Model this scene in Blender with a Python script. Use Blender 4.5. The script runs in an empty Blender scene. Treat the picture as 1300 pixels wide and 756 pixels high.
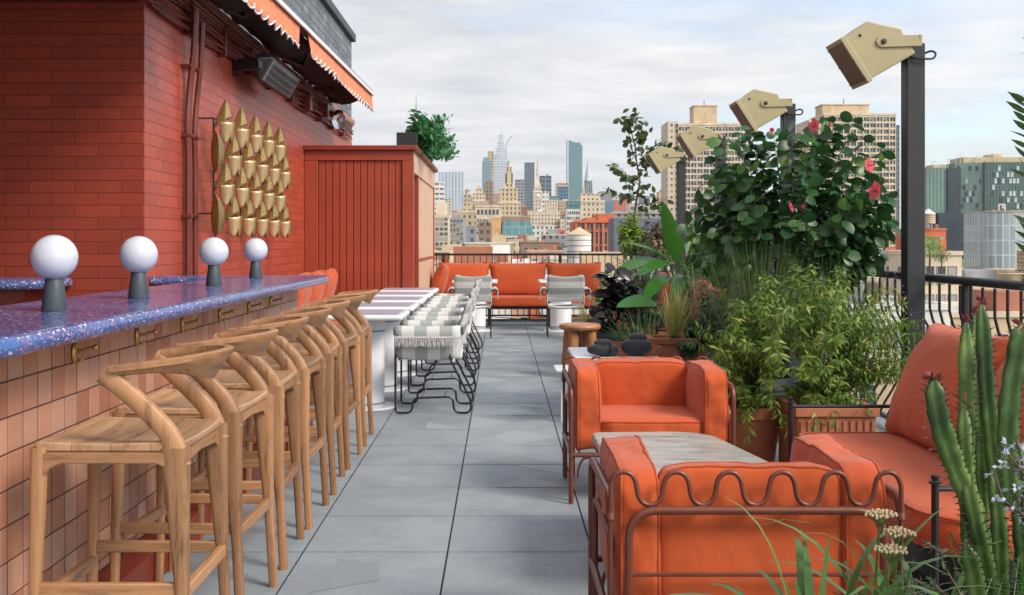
import bpy, math, random
from mathutils import Vector, Matrix, noise as mnoise
R = math.radians
random.seed(7)
scene = bpy.context.scene
COL = scene.collection
F = 1408.0; HC = 1.31; VX = 636.0; VY = 307.0
GZ = -38.0

# ---------------------------------------------------------------- materials
def new_mat(name):
    m = bpy.data.materials.new(name); m.use_nodes = True
    nt = m.node_tree
    return m, nt, nt.nodes['Principled BSDF']
def nd(nt, t, **kw):
    n = nt.nodes.new(t)
    for k, v in kw.items():
        if k in n.inputs.keys(): n.inputs[k].default_value = v
        else: setattr(n, k, v)
    return n
def math_n(nt, op, a, b=None, c=None):
    n = nt.nodes.new('ShaderNodeMath'); n.operation = op
    for i, v in enumerate((a, b, c)):
        if v is None: continue
        if hasattr(v, 'links') or hasattr(v, 'is_linked'): nt.links.new(v, n.inputs[i])
        else: n.inputs[i].default_value = v
    return n.outputs[0]
def mixc(nt, f, a, b, mode='MIX'):
    n = nt.nodes.new('ShaderNodeMix'); n.data_type = 'RGBA'; n.blend_type = mode
    for i, v in ((0, f), (6, a), (7, b)):
        if hasattr(v, 'is_linked'): nt.links.new(v, n.inputs[i])
        else: n.inputs[i].default_value = v if i == 0 else (*v, 1) if len(v) == 3 else v
    return n.outputs[2]
def ramp(nt, fac, pts):
    n = nt.nodes.new('ShaderNodeValToRGB'); nt.links.new(fac, n.inputs[0])
    e = n.color_ramp.elements
    while len(e) < len(pts): e.new(0.5)
    for i, (p, c) in enumerate(pts):
        e[i].position = p; e[i].color = (*c, 1) if len(c) == 3 else c
    return n.outputs[0]
def coords(nt, scale=(1,1,1), kind='Object', rot=(0,0,0), loc=(0,0,0)):
    t = nt.nodes.new('ShaderNodeTexCoord'); m = nt.nodes.new('ShaderNodeMapping')
    nt.links.new(t.outputs[kind], m.inputs[0])
    m.inputs['Scale'].default_value = scale; m.inputs['Rotation'].default_value = rot; m.inputs['Location'].default_value = loc
    return m.outputs[0]
def noise(nt, vec, scale, detail=4, rough=0.55, out=0):
    n = nd(nt, 'ShaderNodeTexNoise'); nt.links.new(vec, n.inputs['Vector'])
    n.inputs['Scale'].default_value = scale; n.inputs['Detail'].default_value = detail; n.inputs['Roughness'].default_value = rough
    return n.outputs[out]
def bump(nt, p, h, strength, dist=0.01):
    b = nt.nodes.new('ShaderNodeBump'); b.inputs['Strength'].default_value = strength; b.inputs['Distance'].default_value = dist
    nt.links.new(h, b.inputs['Height']); nt.links.new(b.outputs[0], p.inputs['Normal']); return b
def plain(name, col, rough=0.5, metal=0.0, var=0.12, nscale=6.0, bmp=0.05, bscale=60, bdist=0.002, coat=0.0):
    m, nt, p = new_mat(name)
    v = coords(nt)
    f = noise(nt, v, nscale)
    lo = tuple(c*(1-var) for c in col); hi = tuple(min(1, c*(1+var)) for c in col)
    nt.links.new(ramp(nt, f, [(0.3, lo), (0.7, hi)]), p.inputs['Base Color'])
    r = math_n(nt, 'MULTIPLY_ADD', f, 0.15, rough-0.07); nt.links.new(r, p.inputs['Roughness'])
    p.inputs['Metallic'].default_value = metal
    if coat: p.inputs['Coat Weight'].default_value = coat
    if bmp: bump(nt, p, noise(nt, v, bscale), bmp*4, bdist)
    return m

def wood_mat(name, axis, col1, col2, planks=0):
    m, nt, p = new_mat(name)
    sc = [14, 14, 14]; sc[axis] = 1.3
    oi = nt.nodes.new('ShaderNodeObjectInfo')
    t = nt.nodes.new('ShaderNodeTexCoord'); a = nt.nodes.new('ShaderNodeVectorMath'); a.operation = 'ADD'
    nt.links.new(t.outputs['Object'], a.inputs[0])
    sv = nt.nodes.new('ShaderNodeVectorMath'); sv.operation = 'SCALE'; sv.inputs[0].default_value = (9, 7, 5)
    nt.links.new(oi.outputs['Random'], sv.inputs['Scale']); nt.links.new(sv.outputs[0], a.inputs[1])
    mp = nt.nodes.new('ShaderNodeMapping'); nt.links.new(a.outputs[0], mp.inputs[0]); mp.inputs['Scale'].default_value = sc
    n1 = noise(nt, mp.outputs[0], 2.2, 6, 0.65)
    n2 = noise(nt, mp.outputs[0], 14, 3, 0.6)
    g = math_n(nt, 'MULTIPLY_ADD', n2, 0.35, n1)
    c = ramp(nt, g, [(0.42, col2), (0.62, col1), (0.85, tuple(min(1, x*1.25) for x in col1))])
    dk = math_n(nt, 'MULTIPLY_ADD', oi.outputs['Random'], 0.5, 0.62)
    n = nt.nodes.new('ShaderNodeVectorMath'); n.operation = 'SCALE'; nt.links.new(c, n.inputs[0]); nt.links.new(dk, n.inputs['Scale'])
    cc = n.outputs[0]
    if planks:
        sp = nt.nodes.new('ShaderNodeSeparateXYZ'); nt.links.new(t.outputs['Object'], sp.inputs[0])
        fr = math_n(nt, 'FRACT', math_n(nt, 'MULTIPLY', math_n(nt, 'ADD', sp.outputs[1 if axis == 0 else 0], 5.0), planks))
        idx = math_n(nt, 'FLOOR', math_n(nt, 'MULTIPLY', math_n(nt, 'ADD', sp.outputs[1 if axis == 0 else 0], 5.0), planks))
        wn = nt.nodes.new('ShaderNodeTexWhiteNoise'); wn.noise_dimensions = '1D'; nt.links.new(idx, wn.inputs['W'])
        ln = math_n(nt, 'LESS_THAN', fr, 0.014)
        tone = math_n(nt, 'MULTIPLY_ADD', wn.outputs[0], 0.25, 0.87)
        n = nt.nodes.new('ShaderNodeVectorMath'); n.operation = 'SCALE'; nt.links.new(cc, n.inputs[0]); nt.links.new(tone, n.inputs['Scale'])
        cc = mixc(nt, ln, n.outputs[0], tuple(x*0.6 for x in col2))
    nt.links.new(cc, p.inputs['Base Color'])
    p.inputs['Roughness'].default_value = 0.48
    bump(nt, p, n2, 0.25, 0.001)
    return m

def fabric_mat(name, col, rough=0.85, wr=0.5):
    m, nt, p = new_mat(name)
    v = coords(nt)
    f = noise(nt, v, 3.0, 3)
    nt.links.new(ramp(nt, f, [(0.3, tuple(c*0.9 for c in col)), (0.7, tuple(min(1, c*1.08) for c in col))]), p.inputs['Base Color'])
    p.inputs['Roughness'].default_value = rough
    p.inputs['Sheen Weight'].default_value = 0.15
    v2 = coords(nt, (1, 1, 0.45))
    w = noise(nt, v2, 6.0, 3, 0.5); fine = noise(nt, v, 420, 2); w3 = noise(nt, coords(nt, (0.35, 1, 1.6)), 22, 3, 0.5)
    h = math_n(nt, 'MULTIPLY_ADD', fine, 0.018, math_n(nt, 'MULTIPLY_ADD', w3, 0.035, w))
    bump(nt, p, h, wr, 0.03)
    return m

def brick_mat(name, col, mortar, ax, bw, bh, msize=0.004, rough=0.45, var=0.15, bstr=0.6, bias=0.0, sheen=0.0):
    """ax: 0 = wall runs along X, 1 = wall runs along Y (world coordinates of an object at its thing's base)."""
    m, nt, p = new_mat(name)
    t = nt.nodes.new('ShaderNodeTexCoord'); s = nt.nodes.new('ShaderNodeSeparateXYZ'); nt.links.new(t.outputs['Object'], s.inputs[0])
    c = nt.nodes.new('ShaderNodeCombineXYZ'); nt.links.new(s.outputs[ax], c.inputs[0]); nt.links.new(s.outputs[2], c.inputs[1])
    b = nt.nodes.new('ShaderNodeTexBrick'); nt.links.new(c.outputs[0], b.inputs['Vector'])
    b.inputs['Scale'].default_value = 1.0; b.inputs['Brick Width'].default_value = bw; b.inputs['Row Height'].default_value = bh
    b.inputs['Mortar Size'].default_value = msize; b.inputs['Mortar Smooth'].default_value = 0.35; b.inputs['Bias'].default_value = bias
    b.inputs['Color1'].default_value = (*[x*(1-var) for x in col], 1); b.inputs['Color2'].default_value = (*[min(1, x*(1+var)) for x in col], 1)
    b.inputs['Mortar'].default_value = (*mortar, 1)
    n = noise(nt, coords(nt, (1, 1, 0.45)), 1.7, 6, 0.68)
    st = mixc(nt, math_n(nt, 'MULTIPLY', n, 0.5), b.outputs['Color'], tuple(x*0.5 for x in col))
    nt.links.new(st, p.inputs['Base Color'])
    n2 = noise(nt, t.outputs['Object'], 28, 4, 0.6)
    nt.links.new(math_n(nt, 'MULTIPLY_ADD', n2, 0.25, rough-0.12), p.inputs['Roughness'])
    h = math_n(nt, 'MULTIPLY_ADD', n2, 0.35, math_n(nt, 'SUBTRACT', 1.0, b.outputs['Fac']))
    bump(nt, p, h, bstr, 0.008)
    return m

def facade_mat(name, wall, glass, bw, fh, ww=0.5, wh=0.5, rough_glass=0.12, litc=None, band=0.0):
    """Wall with a regular grid of small windows; used only where a window is about a pixel."""
    m, nt, p = new_mat(name)
    t = nt.nodes.new('ShaderNodeTexCoord'); s = nt.nodes.new('ShaderNodeSeparateXYZ'); nt.links.new(t.outputs['Object'], s.inputs[0])
    g = nt.nodes.new('ShaderNodeNewGeometry'); gs = nt.nodes.new('ShaderNodeSeparateXYZ'); nt.links.new(g.outputs['Normal'], gs.inputs[0])
    side = math_n(nt, 'GREATER_THAN', math_n(nt, 'ABSOLUTE', gs.outputs[0]), 0.7)
    up = math_n(nt, 'GREATER_THAN', math_n(nt, 'ABSOLUTE', gs.outputs[2]), 0.9)
    u = math_n(nt, 'ADD', math_n(nt, 'MULTIPLY', s.outputs[1], side), math_n(nt, 'MULTIPLY', s.outputs[0], math_n(nt, 'SUBTRACT', 1.0, side)))
    us = math_n(nt, 'DIVIDE', u, bw); zs = math_n(nt, 'DIVIDE', s.outputs[2], fh)
    fu = math_n(nt, 'ABSOLUTE', math_n(nt, 'SUBTRACT', math_n(nt, 'FRACT', math_n(nt, 'ADD', us, 1000.0)), 0.5))
    fz = math_n(nt, 'ABSOLUTE', math_n(nt, 'SUBTRACT', math_n(nt, 'FRACT', math_n(nt, 'ADD', zs, 1000.0)), 0.5))
    win = math_n(nt, 'MULTIPLY', math_n(nt, 'LESS_THAN', fu, ww/2), math_n(nt, 'LESS_THAN', fz, wh/2))
    win = math_n(nt, 'MULTIPLY', win, math_n(nt, 'SUBTRACT', 1.0, up))
    cb = nt.nodes.new('ShaderNodeCombineXYZ'); nt.links.new(math_n(nt, 'FLOOR', us), cb.inputs[0]); nt.links.new(math_n(nt, 'FLOOR', zs), cb.inputs[1])
    wn = nt.nodes.new('ShaderNodeTexWhiteNoise'); nt.links.new(cb.outputs[0], wn.inputs['Vector'])
    gl = mixc(nt, math_n(nt, 'POWER', wn.outputs[0], 2.5), glass, litc or tuple(0.5*a+0.5*b for a, b in zip(glass, wall)))
    nz = noise(nt, coords(nt, (1, 1, 0.25)), 0.12, 5, 0.65)
    wl = mixc(nt, nz, tuple(x*0.72 for x in wall), tuple(min(1, x*1.22) for x in wall))
    nt.links.new(mixc(nt, win, wl, gl), p.inputs['Base Color'])
    nt.links.new(math_n(nt, 'SUBTRACT', 0.85, math_n(nt, 'MULTIPLY', win, 0.85-rough_glass)), p.inputs['Roughness'])
    bump(nt, p, math_n(nt, 'SUBTRACT', 1.0, win), 0.6, 0.3)
    return m

def leaf_mat(name, c1, c2, rough=0.4, trans=0.25, c3=None):
    m, nt, p = new_mat(name)
    g = nt.nodes.new('ShaderNodeNewGeometry')
    pts = [(0.0, c1), (0.8, c2)] + ([(0.95, c3)] if c3 else [])
    c = ramp(nt, g.outputs['Random Per Island'], pts)
    n = noise(nt, coords(nt), 60, 2)
    c = mixc(nt, math_n(nt, 'MULTIPLY', n, 0.4), c, tuple(x*0.6 for x in c1))
    nt.links.new(c, p.inputs['Base Color']); p.inputs['Roughness'].default_value = rough
    tr = nt.nodes.new('ShaderNodeBsdfTranslucent'); nt.links.new(mixc(nt, 0.5, c, tuple(min(1, x*1.6) for x in c2)), tr.inputs[0])
    mx = nt.nodes.new('ShaderNodeMixShader'); mx.inputs[0].default_value = trans
    nt.links.new(p.outputs[0], mx.inputs[1]); nt.links.new(tr.outputs[0], mx.inputs[2])
    nt.links.new(mx.outputs[0], nt.nodes['Material Output'].inputs['Surface'])
    return m

# ---------------------------------------------------------------- mesh builder
class MB:
    def __init__(s): s.v = []; s.f = []; s.m = []; s.cur = 0
    def add(s, vs, fs):
        o = len(s.v); s.v.extend([tuple(p) for p in vs]); s.f.extend([tuple(i+o for i in f) for f in fs]); s.m.extend([s.cur]*len(fs)); return s
    def box(s, x0, x1, y0, y1, z0, z1):
        vs = [(x, y, z) for z in (z0, z1) for y in (y0, y1) for x in (x0, x1)]
        return s.add(vs, [(0,2,3,1), (4,5,7,6), (0,1,5,4), (2,6,7,3), (0,4,6,2), (1,3,7,5)])
    def obox(s, p, q, w, h, up=(0,0,1), w2=None, h2=None):
        """beam from p to q, w across, h along up; may taper to w2,h2"""
        p = Vector(p); q = Vector(q); d = (q-p).normalized(); u = Vector(up)
        sx = d.cross(u)
        if sx.length < 1e-4: sx = d.cross(Vector((1,0,0)))
        sx.normalize(); uu = sx.cross(d).normalized()
        w2 = w if w2 is None else w2; h2 = h if h2 is None else h2
        vs = []
        for c, a, b in ((p, w/2, h/2), (q, w2/2, h2/2)):
            vs += [c-sx*a-uu*b, c+sx*a-uu*b, c+sx*a+uu*b, c-sx*a+uu*b]
        return s.add(vs, [(0,1,2,3)[::-1], (4,5,6,7), (0,1,5,4), (1,2,6,5), (2,3,7,6), (3,0,4,7)])
    def prism(s, pts, axis, a, b):
        """polygon pts (2D) extruded along axis from a to b. axis 0: pts=(y,z); 1: pts=(x,z); 2: pts=(x,y)"""
        n = len(pts)
        def mk(p, t): return (t, p[0], p[1]) if axis == 0 else (p[0], t, p[1]) if axis == 1 else (p[0], p[1], t)
        vs = [mk(p, a) for p in pts] + [mk(p, b) for p in pts]
        fs = [tuple(range(n))[::-1], tuple(range(n, 2*n))] + [(i, (i+1) % n, n+(i+1) % n, n+i) for i in range(n)]
        return s.add(vs, fs)
    def tube(s, pts, r, n=8, closed=False, cap=True):
        pts = [Vector(p) for p in pts]; N = len(pts)
        rr = r if isinstance(r, (list, tuple)) else [r]*N
        tang = []
        for i in range(N):
            a = pts[(i-1) % N] if (closed or i > 0) else pts[i]; b = pts[(i+1) % N] if (closed or i < N-1) else pts[i]
            tang.append((b-a).normalized() if (b-a).length > 1e-9 else Vector((0,0,1)))
        nrm = tang[0].orthogonal().normalized(); vs = []
        for i in range(N):
            nrm = (nrm - tang[i]*nrm.dot(tang[i]))
            if nrm.length < 1e-6: nrm = tang[i].orthogonal()
            nrm.normalize(); bi = tang[i].cross(nrm)
            for k in range(n):
                a = 2*math.pi*k/n; vs.append(pts[i] + (nrm*math.cos(a)+bi*math.sin(a))*rr[i])
        fs = []
        for i in range(N if closed else N-1):
            j = (i+1) % N
            for k in range(n): fs.append((i*n+k, i*n+(k+1) % n, j*n+(k+1) % n, j*n+k))
        if cap and not closed: fs += [tuple(range(n))[::-1], tuple(range((N-1)*n, N*n))]
        return s.add(vs, fs)
    def lathe(s, prof, n=24, c=(0,0,0), sx=1, sy=1):
        vs = []; N = len(prof)
        for r, z in prof:
            for k in range(n):
                a = 2*math.pi*k/n; vs.append((c[0]+r*math.cos(a)*sx, c[1]+r*math.sin(a)*sy, c[2]+z))
        fs = [(i*n+k, i*n+(k+1) % n, (i+1)*n+(k+1) % n, (i+1)*n+k) for i in range(N-1) for k in range(n)]
        if prof[0][0] > 1e-5: fs.append(tuple(range(n))[::-1])
        if prof[-1][0] > 1e-5: fs.append(tuple(range((N-1)*n, N*n)))
        return s.add(vs, fs)
    def sphere(s, c, r, n=16, m=10):
        return s.lathe([(max(1e-5, r*math.sin(math.pi*i/m)), -r*math.cos(math.pi*i/m)) for i in range(m+1)], n, c)
    def leaf(s, base, d, up, L, W, bend=0.3, fold=0.25, seg=3, shape=0.4, tip=0.02):
        """one leaf with a folded midrib that droops by `bend`"""
        d = Vector(d).normalized(); up = Vector(up); sd = d.cross(up)
        if sd.length < 1e-4: sd = d.orthogonal()
        sd.normalize(); nn = sd.cross(d).normalized(); p = Vector(base); vs = []; cd = d.copy()
        for i in range(seg+1):
            t = i/seg
            w = W*0.5*(math.sin(math.pi*min(1, max(0.0, t)))**(0.55+shape) if 0 < t < 1 else (0.12 if t == 0 else tip)) if shape >= 0 else W*0.5*(min(1.0, 0.12+t*3.2)**0.8*max(0.0, 1-t**2.6)**0.75+0.01)
            vs += [p - sd*w + nn*w*fold, p, p + sd*w + nn*w*fold]
            cd = (cd - nn*bend/seg).normalized(); nn = sd.cross(cd).normalized()
            p = p + cd*(L/seg)
        fs = []
        for i in range(seg):
            a = 3*i; fs += [(a, a+1, a+4, a+3), (a+1, a+2, a+5, a+4)]
        return s.add(vs, fs)
    def blade(s, base, d, L, W, droop, seg=6, twist=0.0):
        """a strap leaf that leaves along d and arches down"""
        p = Vector(base); d = Vector(d).normalized(); sd = d.cross(Vector((0,0,1)))
        if sd.length < 1e-3: sd = Vector((1,0,0))
        sd.normalize(); sd = (Matrix.Rotation(twist, 3, d) @ sd); vs = []
        for i in range(seg+1):
            t = i/seg; w = W*0.5*(1-t**2.2)*(0.6+0.4*min(1, t*4)) + W*0.03
            vs += [p-sd*w, p+sd*w]
            d = (d + Vector((0,0,-1))*droop*(0.4+1.6*t)/seg).normalized(); p = p + d*(L/seg)
        return s.add(vs, [(2*i, 2*i+1, 2*i+3, 2*i+2) for i in range(seg)])
    def build(s, name, mat, parent=None, smooth=True, world=False, bevel=0, angle=38, bseg=2, link=True):
        me = bpy.data.meshes.new(name)
        vs = s.v
        if world and parent is not None:
            o = Vector(parent.location)
            q = parent.parent
            while q is not None: o += Vector(q.location); q = q.parent
            vs = [tuple(Vector(p)-o) for p in s.v]
        me.from_pydata(vs, [], s.f); me.validate(); me.update()
        mats = mat if isinstance(mat, (list, tuple)) else [mat]
        for m_ in mats: me.materials.append(m_)
        if len(mats) > 1 and len(me.polygons) == len(s.m): me.polygons.foreach_set('material_index', s.m)
        if smooth:
            me.polygons.foreach_set('use_smooth', [True]*len(me.polygons)); me.set_sharp_from_angle(angle=R(angle))
        ob = bpy.data.objects.new(name, me); COL.objects.link(ob)
        if parent is not None: ob.parent = parent
        if bevel:
            b = ob.modifiers.new('bevel', 'BEVEL'); b.width = bevel; b.segments = bseg; b.limit_method = 'ANGLE'; b.angle_limit = R(40)
        return ob

def split_build(mb, name, mat, parent, **kw):
    """link every loose piece of mb as a mesh of its own under the same name"""
    n = len(mb.v); par = list(range(n))
    def find(a):
        while par[a] != a: par[a] = par[par[a]]; a = par[a]
        return a
    for f in mb.f:
        r = find(f[0])
        for i in f[1:]: par[find(i)] = r
    groups = {}
    for f in mb.f: groups.setdefault(find(f[0]), []).append(f)
    out = []
    for r, fs in groups.items():
        ids = sorted({i for f in fs for i in f}); mp = {a: b for b, a in enumerate(ids)}; q = MB(); q.add([mb.v[i] for i in ids], [tuple(mp[i] for i in f) for f in fs])
        out.append(q.build(name, mat, parent, **kw))
    return out
def thing(name, label, cat, loc=(0,0,0), rot=0.0, group=None):
    o = bpy.data.objects.new(name, None); COL.objects.link(o); o.location = loc; o.rotation_euler = (0,0,rot)
    o.empty_display_size = 0.1
    o['label'] = label; o['category'] = cat
    if group: o['group'] = group
    return o
def tag(o, label=None, cat=None, group=None, kind=None):
    if label: o['label'] = label
    if cat: o['category'] = cat
    if group: o['group'] = group
    if kind: o['kind'] = kind
    return o
KIDS = {}
def dup(root, loc, rot=None, label=None):
    """copy of a thing with copies of its parts and sub-parts"""
    if root.name not in KIDS: KIDS[root.name] = [(c, list(c.children)) for c in root.children]
    r = root.copy(); COL.objects.link(r); r.location = loc
    if rot is not None: r.rotation_euler = (0,0,rot)
    if label: r['label'] = label
    for ch, gs in KIDS[root.name]:
        c = ch.copy(); COL.objects.link(c); c.parent = r
        for g in gs:
            d = g.copy(); COL.objects.link(d); d.parent = c
    return r
def P(x, y, Y): return Vector(((x-VX)*Y/F, Y, HC-(y-VY)*Y/F))
def arc(c, r, a0, a1, n, plane='xz'):
    out = []
    for i in range(n+1):
        a = R(a0+(a1-a0)*i/n); u, w = r*math.cos(a), r*math.sin(a)
        out.append((c[0]+u, c[1], c[2]+w) if plane == 'xz' else (c[0], c[1]+u, c[2]+w) if plane == 'yz' else (c[0]+u, c[1]+w, c[2]))
    return out
def round_path(pts, r, n=5, closed=False):
    """polyline with its corners rounded"""
    pts = [Vector(p) for p in pts]; out = []; N = len(pts)
    rng = range(N) if closed else range(1, N-1)
    if not closed: out.append(pts[0])
    for i in rng:
        p = pts[i]; a = pts[(i-1) % N]; b = pts[(i+1) % N]
        da = (a-p); db = (b-p); rr = min(r, da.length*0.48, db.length*0.48)
        s_ = p+da.normalized()*rr; e = p+db.normalized()*rr
        for k in range(n+1):
            t = k/n; out.append(s_*(1-t)**2 + p*2*t*(1-t) + e*t*t)
    if not closed: out.append(pts[-1])
    return out
def catmull(pts, n=6):
    pts = [Vector(p) for p in pts]; out = []
    for i in range(len(pts)-1):
        p0 = pts[max(0, i-1)]; p1 = pts[i]; p2 = pts[i+1]; p3 = pts[min(len(pts)-1, i+2)]
        for k in range(n):
            t = k/n
            out.append(0.5*((2*p1)+(p2-p0)*t+(2*p0-5*p1+4*p2-p3)*t*t+(3*p1-p0-3*p2+p3)*t**3))
    out.append(pts[-1]); return out

def cushion_mb(c, hx, hy, hz, n=5.0, N=14, wr=0.006, seed=0, puff=0.0, rot=None, pillow=False, ears=0.05, seam=None):
    """box cushion (superquadric with soft wrinkles) or knife-edge pillow, thin axis = z before rot"""
    mb = MB(); idx = {}; vs = []; fs = []
    def surf(x, y, z, out=0.0):
        if pillow:
            e = (max(0.0, 1-abs(x)**2.6)*max(0.0, 1-abs(y)**2.6))**0.42
            zz = (1 if z > 0 else -1 if z < 0 else 0)*abs(z)*hz*(0.10+0.90*e)
            conc = 1-ears*(1-abs(y)**2)*(abs(x)**4); conc2 = 1-ears*(1-abs(x)**2)*(abs(y)**4)
            q = Vector((x*hx*conc, y*hy*conc2, zz))
            # creases that run in from the corners
            cr = math.sin(9*(abs(x)-abs(y)))*max(0.0, abs(x)*abs(y)-0.25)*0.035
            q.z += cr*(1 if z > 0 else -1)
        else:
            l = (abs(x)**n+abs(y)**n+abs(z)**n)**(1/n)
            q = Vector((x/l, y/l, z/l))
            pf = 1+puff*(1-q.x**2)*(1-q.y**2)
            q = Vector((q.x*hx*(1+puff*0.3*(1-q.y**2)), q.y*hy*(1+puff*0.3*(1-q.x**2)), q.z*hz*pf))
        d = mnoise.noise(Vector((q.x*7+seed*3.1, q.y*7, q.z*7)))*wr + mnoise.noise(Vector((q.x*19+seed, q.y*19, q.z*19)))*wr*0.35
        if q.length > 1e-6: q += q.normalized()*(d+out)
        if rot is not None: q = rot @ q
        return Vector(c)+q
    def vert(i, j, k):
        key = (i, j, k)
        if key not in idx: idx[key] = len(vs); vs.append(surf(2*i/N-1, 2*j/N-1, 2*k/N-1))
        return idx[key]
    def face(fn):
        for a in range(N):
            for b in range(N): fs.append(tuple(vert(*fn(a+da, b+db)) for da, db in ((0,0), (1,0), (1,1), (0,1))))
    face(lambda a, b: (b, a, 0)); face(lambda a, b: (a, b, N)); face(lambda a, b: (a, 0, b)); face(lambda a, b: (b, N, a))
    face(lambda a, b: (0, b, a)); face(lambda a, b: (N, a, b))
    mb.add(vs, fs)
    mb.seams = []
    zs = (0.0,) if pillow else (0.82, -0.82)
    for z in zs:
        K = 22; per = [(-1+2*k/K, -1) for k in range(K)]+[(1, -1+2*k/K) for k in range(K)]+[(1-2*k/K, 1) for k in range(K)]+[(-1, 1-2*k/K) for k in range(K)]
        mb.seams.append(MB().tube([surf(x, y, z, 0.0015) for x, y in per], 0.0042, 6, closed=True))
    return mb
def sewn(mb, name, mat, parent, seam_mat, **kw):
    """cushion with its piping as sub-parts"""
    o = mb.build(name, mat, parent, **kw)
    off = Vector(parent.location) if kw.get('world') else Vector((0, 0, 0))
    for sm in mb.seams:
        sm.v = [tuple(Vector(p)-off) for p in sm.v]; sm.build('piping', seam_mat, o, angle=80)
    return o
# ---------------------------------------------------------------- materials in use
M = {}
RED = (0.32, 0.046, 0.022)
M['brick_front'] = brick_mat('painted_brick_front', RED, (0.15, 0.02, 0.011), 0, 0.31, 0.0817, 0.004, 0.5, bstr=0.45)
M['brick_side'] = brick_mat('painted_brick_side', (0.44, 0.074, 0.040), (0.27, 0.040, 0.023), 1, 0.26, 0.0817, 0.0045, 0.38, bstr=0.45)  # same red paint as the front, lightened to imitate sky sheen
M['grey_brick'] = brick_mat('grey_brick', (0.20, 0.22, 0.245), (0.07, 0.075, 0.08), 1, 0.30, 0.10, 0.009, 0.7, var=0.35, bstr=0.6)
M['red_paint'] = plain('red_paint', (0.21, 0.030, 0.015), 0.42, var=0.15, bmp=0.03)
M['red_board'] = plain('red_board', (0.30, 0.050, 0.022), 0.38, var=0.12, nscale=2.5, bmp=0.04)
M['dark_red'] = plain('dark_red_pipe', (0.13, 0.022, 0.014), 0.35, var=0.2)
M['cream'] = plain('cream_panel', (0.64, 0.40, 0.26), 0.45, var=0.08, nscale=2)
M['tan_beam'] = plain('tan_beam', (0.36, 0.13, 0.08), 0.5, var=0.2, nscale=2)
M['black'] = plain('black_metal', (0.012, 0.013, 0.015), 0.38, var=0.2, bmp=0.02)
M['black_post'] = plain('charcoal_post', (0.022, 0.025, 0.03), 0.45, var=0.15, nscale=2, bmp=0.03)
M['dark'] = plain('dark_underside', (0.015, 0.013, 0.013), 0.8)
M['heater'] = plain('heater_metal', (0.05, 0.055, 0.06), 0.45, 0.3)
M['orange'] = fabric_mat('orange_fabric', (0.50, 0.080, 0.014), wr=0.5)
M['orange2'] = fabric_mat('orange_fabric_deep', (0.44, 0.068, 0.013), wr=0.5)
M['awning'] = fabric_mat('awning_canvas', (0.80, 0.22, 0.09), 0.8, 0.2)
M['white'] = plain('white_enamel', (0.72, 0.74, 0.78), 0.32, var=0.04)
M['white_trim'] = plain('white_trim', (0.75, 0.75, 0.76), 0.5, var=0.04)
M['grey_band'] = plain('grey_band', (0.25, 0.28, 0.33), 0.4)
M['lamp_grey'] = plain('lamp_grey', (0.05, 0.065, 0.08), 0.5, var=0.08)
M['brass'] = plain('brass', (0.52, 0.36, 0.13), 0.35, 0.85, var=0.25, nscale=25)
M['brown_metal'] = plain('brown_metal', (0.165, 0.052, 0.032), 0.36, 0.2, var=0.12)
M['soil'] = plain('soil', (0.035, 0.024, 0.016), 0.95, var=0.4, nscale=40, bmp=0.3, bscale=80, bdist=0.02)
M['terra'] = plain('terracotta', (0.38, 0.13, 0.065), 0.8, var=0.18, nscale=5, bmp=0.1)
M['planter_grey'] = plain('planter_grey', (0.07, 0.08, 0.085), 0.7, var=0.15)
M['planter_black'] = plain('planter_black', (0.02, 0.02, 0.022), 0.6)
M['stem'] = plain('stem_brown', (0.09, 0.06, 0.035), 0.8, var=0.3)
M['stem_green'] = plain('stem_green', (0.07, 0.13, 0.03), 0.6, var=0.3)
M['beige_lamp'] = plain('beige_lamp_enamel', (0.38, 0.335, 0.19), 0.42, var=0.05, nscale=3)
M['lamp_face'] = plain('lamp_face_brown', (0.13, 0.09, 0.055), 0.5)
WA, WB = (0.36, 0.185, 0.086), (0.095, 0.042, 0.019)
M['wood_x'] = wood_mat('oak_x', 0, WA, WB); M['wood_y'] = wood_mat('oak_y', 1, WA, WB); M['wood_z'] = wood_mat('oak_z', 2, WA, WB)
M['wood_seat'] = wood_mat('oak_seat', 1, (0.44, 0.255, 0.135), (0.20, 0.10, 0.048), 9.0)
M['teak'] = wood_mat('teak_z', 2, (0.34, 0.15, 0.055), (0.18, 0.07, 0.025)); M['teak_top'] = wood_mat('teak_top', 0, (0.36, 0.17, 0.08), (0.22, 0.09, 0.04))

def glass_globe():
    m, nt, p = new_mat('opal_glass')
    p.inputs['Base Color'].default_value = (0.56, 0.59, 0.68, 1); p.inputs['Roughness'].default_value = 0.28
    p.inputs['Subsurface Weight'].default_value = 0.3; p.inputs['Subsurface Radius'].default_value = (0.05, 0.05, 0.05)
    return m
M['opal'] = glass_globe()
def clear_glass():
    m, nt, p = new_mat('clear_glass')
    p.inputs['Base Color'].default_value = (0.9, 0.93, 0.95, 1); p.inputs['Roughness'].default_value = 0.05
    p.inputs['Transmission Weight'].default_value = 0.9; p.inputs['IOR'].default_value = 1.2
    return m
M['glass'] = clear_glass()
def gold_metal():
    m, nt, p = new_mat('brushed_gold')
    n = noise(nt, coords(nt, (1, 1, 6)), 30, 3)
    nt.links.new(ramp(nt, n, [(0.3, (0.24, 0.155, 0.055)), (0.7, (0.46, 0.32, 0.13))]), p.inputs['Base Color'])
    p.inputs['Metallic'].default_value = 0.75; p.inputs['Roughness'].default_value = 0.42
    bump(nt, p, n, 0.1, 0.002)
    return m
M['gold'] = gold_metal()
M['gold_light'] = plain('pale_gold', (0.72, 0.56, 0.31), 0.4, 0.5, var=0.06)
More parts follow.
